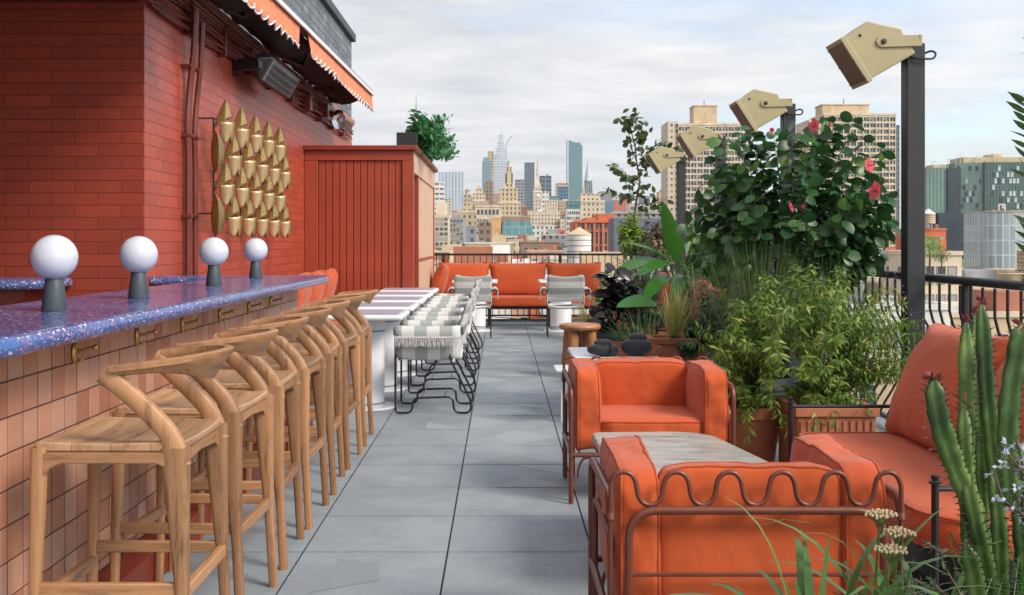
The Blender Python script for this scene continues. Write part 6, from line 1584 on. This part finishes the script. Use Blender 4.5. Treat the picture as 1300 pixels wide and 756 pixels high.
# water tanks
def tank(label, x0, x1, ytip, yeave, ybot, Y, mat, roofm, legs=True, base=None):
    r = (xp(x1, Y)-xp(x0, Y))/2; c = P((x0+x1)/2, ybot, Y); H = zp(yeave, Y)-zp(ybot, Y)
    t = thing('water_tank', label, 'water tank', tuple(c))
    MB().lathe([(0.01, 0), (r, 0), (r, H), (0.01, H+0.01)], 28).build('barrel', mat, t)
    MB().lathe([(r*1.06, H+0.0), (r*1.06, H+0.05), (0.03, H+(zp(ytip, Y)-zp(yeave, Y)))], 28).build('roof', roofm, t)
    mb = MB()
    for k in range(1, 5): mb.lathe([(r*1.005, H*k/5), (r*1.012, H*k/5), (r*1.012, H*k/5+0.05*r), (r*1.005, H*k/5+0.05*r)], 28)
    mb.build('hoop', M['heater'], t)
    # iron frame down to the roof that carries it
    zb = (base if base is not None else c.z-2.2*r)-c.z; mb = MB()
    for a in range(4): ca, sa = math.cos(a*math.pi/2+.78)*r*0.75, math.sin(a*math.pi/2+.78)*r*0.75; mb.tube([(ca, sa, 0), (ca, sa, zb)], 0.09, 6)
    mb.box(-r*0.9, r*0.9, -r*0.9, r*0.9, -0.12, -0.005); mb.build('stand', M['heater'], t, smooth=False)
    return t
tank('large white steel water tank with a tan cone roof before the rust red building', 720, 750.5, 288.5, 298.5, 334, 150, WM['white'], WM['gold'], base=zp(352, 150))
tank('small tan wooden water tank left of the dark green glass building', 1170, 1187, 265, 272, 284, 240, WM['tan'], WM['white'], base=zp(289.5, 240))
tank('wooden water tank under the hibiscus with a pointed tan roof', 1081, 1101, 322, 328, 340, 170, M['tank_wood'], WM['gold'], base=zp(344, 170))
tank('wooden water tank at the far right edge under the round glass building', 1292, 1316, 311, 319, 343, 150, M['tank_wood'], WM['tan'], base=zp(346, 150))
tank('tall slim cylindrical tank right of the wooden one under the hibiscus', 1103, 1117, 309, 312, 338, 190, WM['white'], WM['white'], base=zp(343, 190))
tank('small brown water tank on a roof behind the glass fronted building', 665, 671, 296, 300, 306, 420, M['tank_wood'], WM['brown'], base=zp(309, 420))

# --- two large apartment towers with real window grids
def slab_tower(label, Y, x0, x1, ytop, ybox, bx0, bx1, nb, seed, strip=None):
    t = thing('apartment_tower', label, 'tower', (xp((x0+x1)/2, Y), Y, GZ)); a, b, zt = xp(x0, Y), xp(x1, Y), zp(ytop, Y); D = 22
    mb = MB(); mb.box(a+0.05, b-0.05, Y+0.6, Y+D, GZ, zt-0.1); mb.build('core_wall', WM['cream'], t, smooth=False, world=True)
    fh = 2.78; nf = int((zt-1.2-GZ)/fh); ztop = zt-1.4; bw = (b-a)/nb
    mb = MB()
    for k in range(nf+1): z = ztop-k*fh; mb.box(a, b, Y+0.12, Y+0.598, z-0.42, z+0.42)
    mb.build('floor_band', WM['cream'], t, smooth=False, world=True)
    mb = MB()
    for k in range(nb+1): x = a+k*bw; w = 0.30 if k in (0, nb) else 0.20; mb.box(x-w+ (w if k == 0 else 0), x+w-(w if k == nb else 0), Y, Y+0.599, GZ, zt)
    for k in range(nb): x = a+(k+0.5)*bw; mb.box(x-0.06, x+0.06, Y+0.3, Y+0.597, GZ, ztop)
    mb.build('pier', WM['cream'], t, smooth=False, world=True)
    mb = MB(); mb.box(a-0.2, b+0.2, Y-0.1, Y+D+0.2, zt-1.0, zt); mb.build('parapet', WM['cream'], t, smooth=False, world=True)
    mb = MB(); c, d = xp(bx0, Y), xp(bx1, Y); mb.box(c, d, Y+5, Y+16, zt, zp(ybox, Y)); mb.box(c-0.3, d+0.3, Y+4.7, Y+16.3, zp(ybox, Y), zp(ybox, Y)+0.5); mb.build('roof_house', WM['tan'], t, smooth=False, world=True)
    mb = MB(); mb.tube([((c+d)/2, Y+8, zp(ybox, Y)), ((c+d)/2, Y+8, zp(ybox, Y)+3.2)], 0.25, 6); mb.build('mast', WM['grey'], t, world=True)
    rng = random.Random(seed); protos = {}
    ox, oy, oz = t.location; n = 0; rest = MB(); half = bw/2
    for j in range(nf):
        for i in range(nb*2):
            cx = a+(i+0.5)*half-ox; cz = ztop-(j+0.5)*fh-oz; k = rng.choice((0, 0, 0, 1, 2)); w, h = half*0.76/2, (fh-0.84)/2
            if n < 100:
                if k not in protos:
                    mb = MB(); mb.cur = 0; mb.box(-w, w, 0, 0.05, -h, h); mb.cur = 1
                    if k: mb.box(-w, w if k == 1 else 0, -0.02, -0.002, h*0.1 if k == 1 else -h, h)
                    mb.box(-w, w, -0.04, -0.021, -h, -h+0.25)
                    protos[k] = mb.build('window', [M['pane'], M['pane_light']], t, smooth=False); o = protos[k]
                else: o = protos[k].copy(); COL.objects.link(o); o.parent = t
                o.location = (cx, 0.5, cz)
            else:
                rest.cur = 0; rest.box(cx-w, cx+w, 0.5, 0.55, cz-h, cz+h); rest.cur = 1
                if k: rest.box(cx-w, cx+w if k == 1 else cx, 0.48, 0.498, cz+h*0.1 if k == 1 else cz-h, cz+h)
                rest.box(cx-w, cx+w, 0.46, 0.479, cz-h, cz-h+0.25)
            n += 1
    o = rest.build('window', [M['pane'], M['pane_light']], t, smooth=False); o['kind'] = 'stuff'
    if strip:
        mb = MB(); mb.box(xp(strip[0], Y), xp(strip[1], Y), Y+1.0, Y+D, GZ, zp(strip[2], Y)); mb.build('side_wing', fm(strip[3], 2.2, 2.78, 0.45, 0.4), t, smooth=False, world=True)
    return t
slab_tower('tall tan apartment tower with a window grid behind the two middle floodlights', 512, 861, 948, 156.5, 133.5, 883, 913, 11, 1, (848, 860.7, 154, 'cream'))
slab_tower('tall tan apartment tower with a window grid behind the flowering hibiscus', 500, 1046, 1137.5, 144, 132, 1048, 1108, 11, 2, (1027, 1045.8, 152, 'cream'))
tower('blue_side_tower', 'narrow blue grey tower strip at the right side of the right apartment tower', 560, [(1134, 1142, 159)], fm('slate', 2.4, 2.9), 12)
tower('cream_low_block', 'cream low block at the foot of the right apartment tower', 330, [(1015, 1050, 292), (1020, 1036, 288)], fm('cream', 3, 3.3), 18, ledge='cream')
tower('white_roof_shed', 'pale blue grey roofed block seen under the hibiscus', 260, [(1040, 1078, 300)], fm('pale', 3, 3.4), 18)

# --- green glass block at right
t = thing('green_glass_building', 'dark green glass building with scattered bright panes at the right', 'building', (xp(1240, 360), 360, GZ)); Y = 360
gg = plain('green_glass', (0.055, 0.115, 0.105), 0.12, var=0.35, nscale=0.10, bmp=0); gd = plain('navy_glass', (0.018, 0.035, 0.055), 0.12, var=0.3, nscale=0.12, bmp=0); gl_ = plain('pale_green_glass', (0.13, 0.22, 0.19), 0.15, var=0.3, nscale=0.12, bmp=0)
vols = [('wing', 1175.5, 1202, 213, 0, gl_), ('dark_wing', 1202, 1219, 214, -0.6, gd), ('main_block', 1214, 1251, 207, 1.0, gl_), ('main_block', 1251, 1316, 206, 0.2, gg), ('dark_base', 1187, 1219, 271, -3, gd)]
for nm, a, b, yt, dy, m_ in vols:
    mb = MB(); mb.box(xp(a, Y)+.01, xp(b, Y)-.01, Y+dy, Y+16+dy, GZ, zp(yt, Y)); mb.build(nm, m_, t, smooth=False, world=True)
mb = MB(); rr = random.Random(3)
for yt in range(218, 320, 9):
    mb.box(xp(1214, Y), xp(1316, Y), Y+0.1, Y+0.19, zp(yt, Y)-0.06, zp(yt, Y)+0.06)
for k in range(26): x = xp(1214+4*k, Y); mb.box(x-0.04, x+0.04, Y+0.08, Y+0.195, GZ, zp(207, Y))
for k in range(6): x = xp(1176+4.6*k, Y); mb.box(x-0.04, x+0.04, Y-0.1, Y-0.01, GZ, zp(214, Y))
mb.build('mullion', WM['slate'], t, smooth=False, world=True)
mb = MB(); mb.box(xp(1228, Y), xp(1316, Y), Y+3, Y+14, zp(206, Y), zp(199, Y)); mb.box(xp(1268, Y), xp(1279, Y), Y+4, Y+12, zp(199, Y), zp(194.5, Y)); mb.box(xp(1190, Y), xp(1206, Y), Y+3, Y+10, zp(213, Y), zp(208.5, Y)); mb.build('roof_plant', WM['tan'], t, smooth=False, world=True)
for x, yt in ((1184, 205), (1203, 202), (1213, 200), (1219, 195), (1240, 197), (1256, 198)):
    mb = MB(); mb.tube([P(x, 214, Y+2), P(x, yt, Y+2), P(x+5, yt, Y+2)], 0.12, 5); mb.build('roof_davit', WM['pale'], t, world=True)
pl_, pdk = MB(), MB(); w, h = 1.7/2, 2.0/2
pl_.box(-w/2, w/2, -0.12, -0.01, -h*0.8, h*0.8); pdk.box(-w/2, w/2, -0.12, -0.01, -h*0.8, h*0.8)
pa = plain('bright_pane', (0.42, 0.50, 0.50), 0.15, var=0.3, nscale=0.2, bmp=0); pr = {}
n = 0
for j in range(13):
    for i in range(21):
        if n >= 99: break
        x = 1217+4.7*i+(2 if j % 2 else 0); y = 214+8.0*j
        if rr.random() > (0.42 if x > 1250 else 0.30) or x > 1312: continue
        if x < 1219 and y > 255: continue
        k = 1 if (rr.random() < 0.25 or (x < 1250 and rr.random() < 0.6)) else 0
        p = P(x, y, Y+(0.2 if x > 1251 else 1.0))
        if x > 1249 and x < 1253: continue
        o = None
        if k not in pr: pr[k] = (pdk if k else pl_).build('window', gd if k else pa, t, smooth=False); o = pr[k]
        else: o = pr[k].copy(); COL.objects.link(o); o.parent = t
        o.location = (p.x-t.location[0], p.y-t.location[1]-0.0, p.z-GZ); n += 1
mb = MB()
for k in range(46):
    x = rr.choice((1179, 1184, 1189, 1194, 1198)); y = 222+7*(k % 13); p = P(x+rr.uniform(-1, 1), y, Y); mb.box(p.x-0.5, p.x+0.5, Y-0.13, Y-0.11, p.z-0.9, p.z+0.9)
for k in range(26):
    p = P(rr.uniform(1190, 1216), rr.uniform(276, 318), Y-3); mb.box(p.x-0.35, p.x+0.35, Y-3.06, Y-3.01, p.z-0.7, p.z+0.7)
o = mb.build('window', gd, t, smooth=False); o['kind'] = 'stuff'
# round glass building
t = thing('round_glass_building', 'pale rounded glass building in front of the dark green one', 'building', (xp(1290, 270), 270, GZ)); Y = 270
prof_c = [(xp(1254, Y), Y+4)]+[(xp(1254, Y)+7.5*(1-math.cos(R(a))), Y+4-4*math.sin(R(a))) for a in (20, 40, 60, 80, 90)]+[(xp(1345, Y), Y-0.5), (xp(1345, Y), Y+14), (xp(1254, Y), Y+14)]
mb = MB(); mb.prism(prof_c, 2, GZ, zp(269, Y)); mb.build('glass_wall', fm('pale', 1.5, 3.6, 0.8, 0.9, (0.28, 0.36, 0.36), 0.1), t, smooth=False, world=True)
mb = MB(); pc = [(x+(0 if x > xp(1300, Y) else -0.15), y-0.15) for x, y in prof_c]; mb.prism(pc, 2, zp(269, Y), zp(267.5, Y)); mb.build('roof_edge', WM['tan'], t, smooth=False, world=True)
mb = MB()
for xx in (1268, 1276): mb.tube([P(xx, 268, Y+4), P(xx, 260, Y+4)], 0.15, 6)
mb.tube([P(1268, 260, Y+4), P(1276, 260, Y+4)], 0.15, 6); mb.build('roof_frame', WM['white'], t, world=True)
tower('pink_slab', 'pinkish slab between the nearest lamp post and the dark green glass building', 520, [(1160, 1178, 241)], fm('pink', 3, 3), 14)

# --- nearer low buildings with real windows
def lowrise(label, cat, x0, x1, ytop, Y, D, wall, nb, nf, rng, ww=0.95, wh=1.55, fh=3.3, group=None, side=None, extras=True, wn=True):
    a, b, zt = xp(x0, Y), xp(x1, Y), zp(ytop, Y)
    t = thing('walk_up_building', label, cat, ((a+b)/2, Y, GZ), 0, group)
    mb = MB(); mb.box(a, b, Y, Y+D, GZ, zt-0.5); mb.build('wall', WM[wall], t, smooth=False, world=True)
    mb = MB(); q = 0.25
    mb.box(a-0.12, b+0.12, Y-0.15, Y+q, zt-0.5, zt); mb.box(a-0.12, b+0.12, Y+D-q, Y+D+0.1, zt-0.5, zt); mb.box(a-0.12, a+q, Y+q, Y+D-q, zt-0.5, zt-.01); mb.box(b-q, b+0.12, Y+q, Y+D-q, zt-0.5, zt-.01)
    mb.build('parapet', WM[rng.choice((wall, 'white', 'cream', wall))], t, smooth=False, world=True)
    mb = MB(); mb.box(a+q, b-q, Y+q, Y+D-q, zt-0.499, zt-0.42); mb.build('roof', M['roof_silver'] if rng.random() < 0.55 else M['roofing'], t, smooth=False, world=True)
    if extras:
        w = b-a
        if rng.random() < 0.75:
            cx = a+w*rng.uniform(0.25, 0.75); s_ = min(w*0.22, 2.2); mb = MB(); mb.box(cx-s_, cx+s_, Y+D*0.4, Y+D*0.7, zt-0.42, zt+rng.uniform(1.2, 2.4)); mb.build('bulkhead', WM[rng.choice(('white', 'tan', 'brick', 'grey', wall))], t, smooth=False, world=True)
        for k in range(rng.randint(1, 3)):
            cx = a+w*rng.uniform(0.1, 0.9); cy = Y+D*rng.uniform(0.2, 0.9); mb = MB(); mb.box(cx-0.35, cx+0.35, cy-0.3, cy+0.3, zt-0.42, zt+rng.uniform(0.4, 1.4)); mb.build('chimney', WM[rng.choice(('brick', 'rust', 'tan', 'grey'))], t, smooth=False, world=True)
        for k in range(rng.randint(0, 3)):
            cx = a+w*rng.uniform(0.15, 0.85); cy = Y+D*rng.uniform(0.2, 0.8); mb = MB(); mb.box(cx-0.6, cx+0.6, cy-0.5, cy+0.5, zt-0.42, zt+0.5); mb.build('roof_unit', WM[rng.choice(('pale', 'white', 'grey'))], t, smooth=False, world=True)
    if wn:
        ztop = zt-1.1; windows(t, a+0.4, b-0.4, ztop-fh*nf, ztop, nb, nf, Y-0.01, ww, wh, rng)
        if side:
            SIDE[t.name] = (a+0.01, b-0.01); windows(t, Y+0.8, Y+D-0.8, ztop-fh*nf, ztop, max(2, int(D/3.6)), nf, 0, 0.9, 1.45, rng, side=side)
    return t
rng = random.Random(77)
lowrise('beige stone building with two tall windows right of the nearest lamp post', 'building', 1169, 1221, 319, 130, 14, 'cream', 3, 4, rng, 0.9, 1.9, side=-1)
lowrise('orange red brick block carrying the small tan water tank', 'building', 1166, 1201, 290, 240, 14, 'rust', 5, 5, rng)
COLN = dict(tan='tan', cream='cream', brick='red brick', rust='orange red brick', white='white', grey='grey', pink='pinkish', brown='brown', gold='golden tan', ochre='ochre')
pal = ['tan', 'cream', 'brick', 'white', 'pink', 'cream', 'rust', 'grey', 'brown', 'tan', 'cream', 'white', 'pink', 'tan', 'gold']
ORDN = ['first', 'second', 'third', 'fourth', 'fifth', 'sixth', 'seventh', 'eighth', 'ninth', 'tenth', 'eleventh', 'twelfth', 'thirteenth', 'fourteenth', 'fifteenth', 'sixteenth', 'seventeenth', 'eighteenth', 'nineteenth', 'twentieth', 'twenty first', 'twenty second', 'twenty third', 'twenty fourth', 'twenty fifth', 'twenty sixth', 'twenty seventh', 'twenty eighth', 'twenty ninth', 'thirtieth', 'thirty first', 'thirty second', 'thirty third', 'thirty fourth']
def row(desc, Y, xa, xb, yt0, yt1, wmin, wmax, nf, D, seed, wn=True):
    rng = random.Random(seed); x = xa; i = 0; items = []
    while x < xb:
        w = rng.uniform(wmin, wmax)*F/Y; items.append((x, x+w, rng.uniform(yt0, yt1), rng.choice(pal), rng.uniform(-0.04, 0.04)*Y)); x += w+rng.choice((0.3, 0.3, 1.5, 5))*F/Y*0.4
    for i, (a, b, yt, c, dy) in enumerate(items):
        Y2 = Y+abs(dy); s = Y2/Y; wide = b-a
        a2, b2 = a, b
        nb = max(2, int((xp(b, Y2)-xp(a, Y2))/2.6))
        lab = '%s low-rise, %s from left in %s' % (COLN[c], ORDN[i], desc)
        sd = -1 if (a+b)/2 > VX else 1
        if wn: lowrise(lab, 'building', a2, b2, yt, Y2, D, c, nb, nf, rng, group=desc, side=sd)
        else:
            t = lowrise(lab, 'building', a2, b2, yt, Y2, D, c, nb, nf, rng, group=desc, wn=False)
            for o in t.children:
                if o.name.startswith('wall'): o.data.materials[0] = fm(c, 2.7, 3.3, 0.4, 0.5)
row('the closest row beyond the right railing', 62, 700, 1420, 420, 470, 8, 14, 2, 12, 101)
row('the second row beyond the right railing', 95, 690, 1380, 375, 405, 9, 15, 3, 16, 102)
row('the third row beyond the right railing', 140, 760, 1340, 352, 372, 9, 16, 3, 18, 103)
row('the fourth row beyond the right railing', 200, 770, 1330, 338, 352, 9, 18, 3, 20, 104)
row('the fifth row beyond the right railing', 290, 780, 1330, 327, 340, 10, 20, 4, 24, 105, False)
row('the sixth row beyond the right railing', 400, 790, 1330, 318, 330, 12, 24, 4, 28, 106, False)
row('the closest row behind the far railing', 110, 530, 770, 333, 350, 8, 13, 3, 14, 107)
row('the second row behind the far railing', 170, 535, 715, 322, 334, 8, 14, 3, 16, 108)
row('the third row behind the far railing', 240, 540, 722, 313, 324, 9, 14, 4, 18, 109)
row('the fourth row behind the far railing', 330, 590, 728, 304, 314, 9, 15, 4, 20, 110)
row('the fifth row behind the far railing', 480, 590, 735, 296, 306, 10, 18, 4, 24, 111, False)
row('the sixth row behind the far railing', 680, 560, 760, 284, 297, 12, 22, 4, 30, 112, False)
row('the mid-rise line below the skyline', 900, 545, 860, 268, 284, 14, 30, 5, 30, 113, False)
row('the hazy line below the skyline', 1500, 540, 880, 252, 276, 20, 42, 5, 40, 114, False)
row('the second mid-rise line below the skyline', 1150, 545, 745, 250, 270, 12, 24, 5, 24, 115, False)
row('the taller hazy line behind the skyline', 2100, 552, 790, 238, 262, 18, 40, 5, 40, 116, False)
# street trees on roofs
for i, (px, py, Y, s_, lab) in enumerate(((1180, 312, 125, 1.3, 'small light green roof tree left above the beige stone building'), (1098, 338, 210, 2.2, 'green treetop among the roofs right of the hibiscus'), (1195, 322, 128, 0.9, 'low green bush on the beige stone building roof'), (662, 307, 505, 1.3, 'dark green roof garden tree at the foot of the sloping glass front'), (715, 322, 260, 2.2, 'green tree between roofs left of the big white tank'))):
    c = P(px, py, Y); t = thing('rooftop_tree', lab, 'tree', (c.x, c.y, c.z-2.2*s_)); rg = random.Random(i); lv = MB()
    MB().tube([(0, 0, 0), (0.05, 0, 1.2*s_), (0, 0.05, 2.2*s_)], [0.1*s_, 0.07*s_, 0.03*s_], 6).build('trunk', M['stem'], t)
    for k in range(500):
        v = rdir(rg)*(rg.random()**0.4); p = Vector((v.x*1.2*s_, v.y*1.2*s_, 2.1*s_+v.z*1.1*s_)); lv.leaf(p, rdir(rg), rdir(rg), 0.22*s_, 0.16*s_, 0.2, 0.2, 1, 0.2, 0.6)
    lv.build('crown', M['lf_lime'] if i in (0,) else M['lf_mid'], t)

# ---------------------------------------------------------------- haze, light, camera
hz = MB(); hz.box(-6300, 6300, -800, 9300, GZ-1.5, 520); ho = hz.build('haze', None, smooth=False) if False else None
m = bpy.data.materials.new('haze_air'); m.use_nodes = True; nt = m.node_tree; nt.nodes.remove(nt.nodes['Principled BSDF'])
pv = nt.nodes.new('ShaderNodeVolumePrincipled'); pv.inputs['Color'].default_value = (0.80, 0.86, 0.95, 1); pv.inputs['Density'].default_value = 0.00007
nt.links.new(pv.outputs[0], nt.nodes['Material Output'].inputs['Volume'])
ho = hz.build('haze', m, smooth=False); tag(ho, kind='stuff')

SUN_AZ = R(128)      # compass-like: direction towards the sun, from +Y clockwise
SUN_EL = R(40)
sd = Vector((math.sin(SUN_AZ)*math.cos(SUN_EL), math.cos(SUN_AZ)*math.cos(SUN_EL), math.sin(SUN_EL)))
l = bpy.data.lights.new('sun', 'SUN'); l.energy = 2.4; l.angle = R(20); l.color = (1.0, 0.90, 0.74)
lo = bpy.data.objects.new('sun', l); COL.objects.link(lo); lo.rotation_euler = (-sd).to_track_quat('-Z', 'Y').to_euler()
w = bpy.data.worlds.new('World'); scene.world = w; w.use_nodes = True; nt = w.node_tree
bg = nt.nodes['Background']; sky = nt.nodes.new('ShaderNodeTexSky'); sky.sky_type = 'NISHITA'; sky.sun_disc = False
sky.sun_elevation = SUN_EL; sky.sun_rotation = SUN_AZ; sky.air_density = 1.0; sky.dust_density = 1.2; sky.ozone_density = 1.0
tc = nt.nodes.new('ShaderNodeTexCoord'); s = nt.nodes.new('ShaderNodeSeparateXYZ'); nt.links.new(tc.outputs['Generated'], s.inputs[0])
zz = math_n(nt, 'ADD', math_n(nt, 'MAXIMUM', s.outputs[2], 0.0), 0.10)
cb = nt.nodes.new('ShaderNodeCombineXYZ'); nt.links.new(math_n(nt, 'DIVIDE', s.outputs[0], zz), cb.inputs[0]); nt.links.new(math_n(nt, 'DIVIDE', s.outputs[1], zz), cb.inputs[1])
mp = nt.nodes.new('ShaderNodeMapping'); nt.links.new(cb.outputs[0], mp.inputs[0]); mp.inputs['Scale'].default_value = (0.60, 0.85, 1); mp.inputs['Location'].default_value = (3.1, 1.7, 0); mp.inputs['Rotation'].default_value = (0, 0, 0.12)
n1 = noise(nt, mp.outputs[0], 0.9, 8, 0.58); n2 = noise(nt, mp.outputs[0], 3.2, 6, 0.6)
# thicker cloud to the left, thinning to the right
cov = math_n(nt, 'MULTIPLY_ADD', s.outputs[0], -0.62, n1)
cov = math_n(nt, 'MULTIPLY_ADD', n2, 0.16, cov)
mask = ramp(nt, cov, [(0.20, (0.10, 0.10, 0.10)), (0.38, (0.60, 0.60, 0.60)), (0.54, (0.97, 0.97, 0.97))])
shade = math_n(nt, 'MULTIPLY_ADD', n2, 0.7, math_n(nt, 'MULTIPLY', n1, 0.6))
cc = ramp(nt, shade, [(0.36, (0.36, 0.38, 0.42)), (0.60, (0.55, 0.555, 0.575)), (0.85, (0.76, 0.745, 0.73))])
vs = nt.nodes.new('ShaderNodeVectorMath'); vs.operation = 'SCALE'; nt.links.new(cc, vs.inputs[0]); vs.inputs['Scale'].default_value = 7.9
blue = nt.nodes.new('ShaderNodeVectorMath'); blue.operation = 'SCALE'; nt.links.new(sky.outputs[0], blue.inputs[0]); blue.inputs['Scale'].default_value = 1.5
nt.links.new(mixc(nt, mask, blue.outputs[0], vs.outputs[0]), bg.inputs['Color']); bg.inputs['Strength'].default_value = 0.122

cam = bpy.data.cameras.new('camera'); co = bpy.data.objects.new('camera', cam); COL.objects.link(co); scene.camera = co
co.location = (0, 0, HC); co.rotation_euler = (R(90), 0, 0)
cam.sensor_width = 36; cam.lens = F/1300*36; cam.shift_x = (650-VX)/1300; cam.shift_y = -(378-VY)/1300
cam.clip_start = 0.05; cam.clip_end = 20000
scene.render.resolution_x = 1024; scene.render.resolution_y = 595
scene.view_settings.view_transform = 'Standard'; scene.view_settings.look = 'None'; scene.view_settings.exposure = 0.58; scene.view_settings.gamma = 1.0
# the two bench tables belong to another group
for o in list(bpy.data.objects):
    if o.parent is None and o.get('label', '').endswith('behind a striped chair'): o['group'] = 'white tables before the far bench'
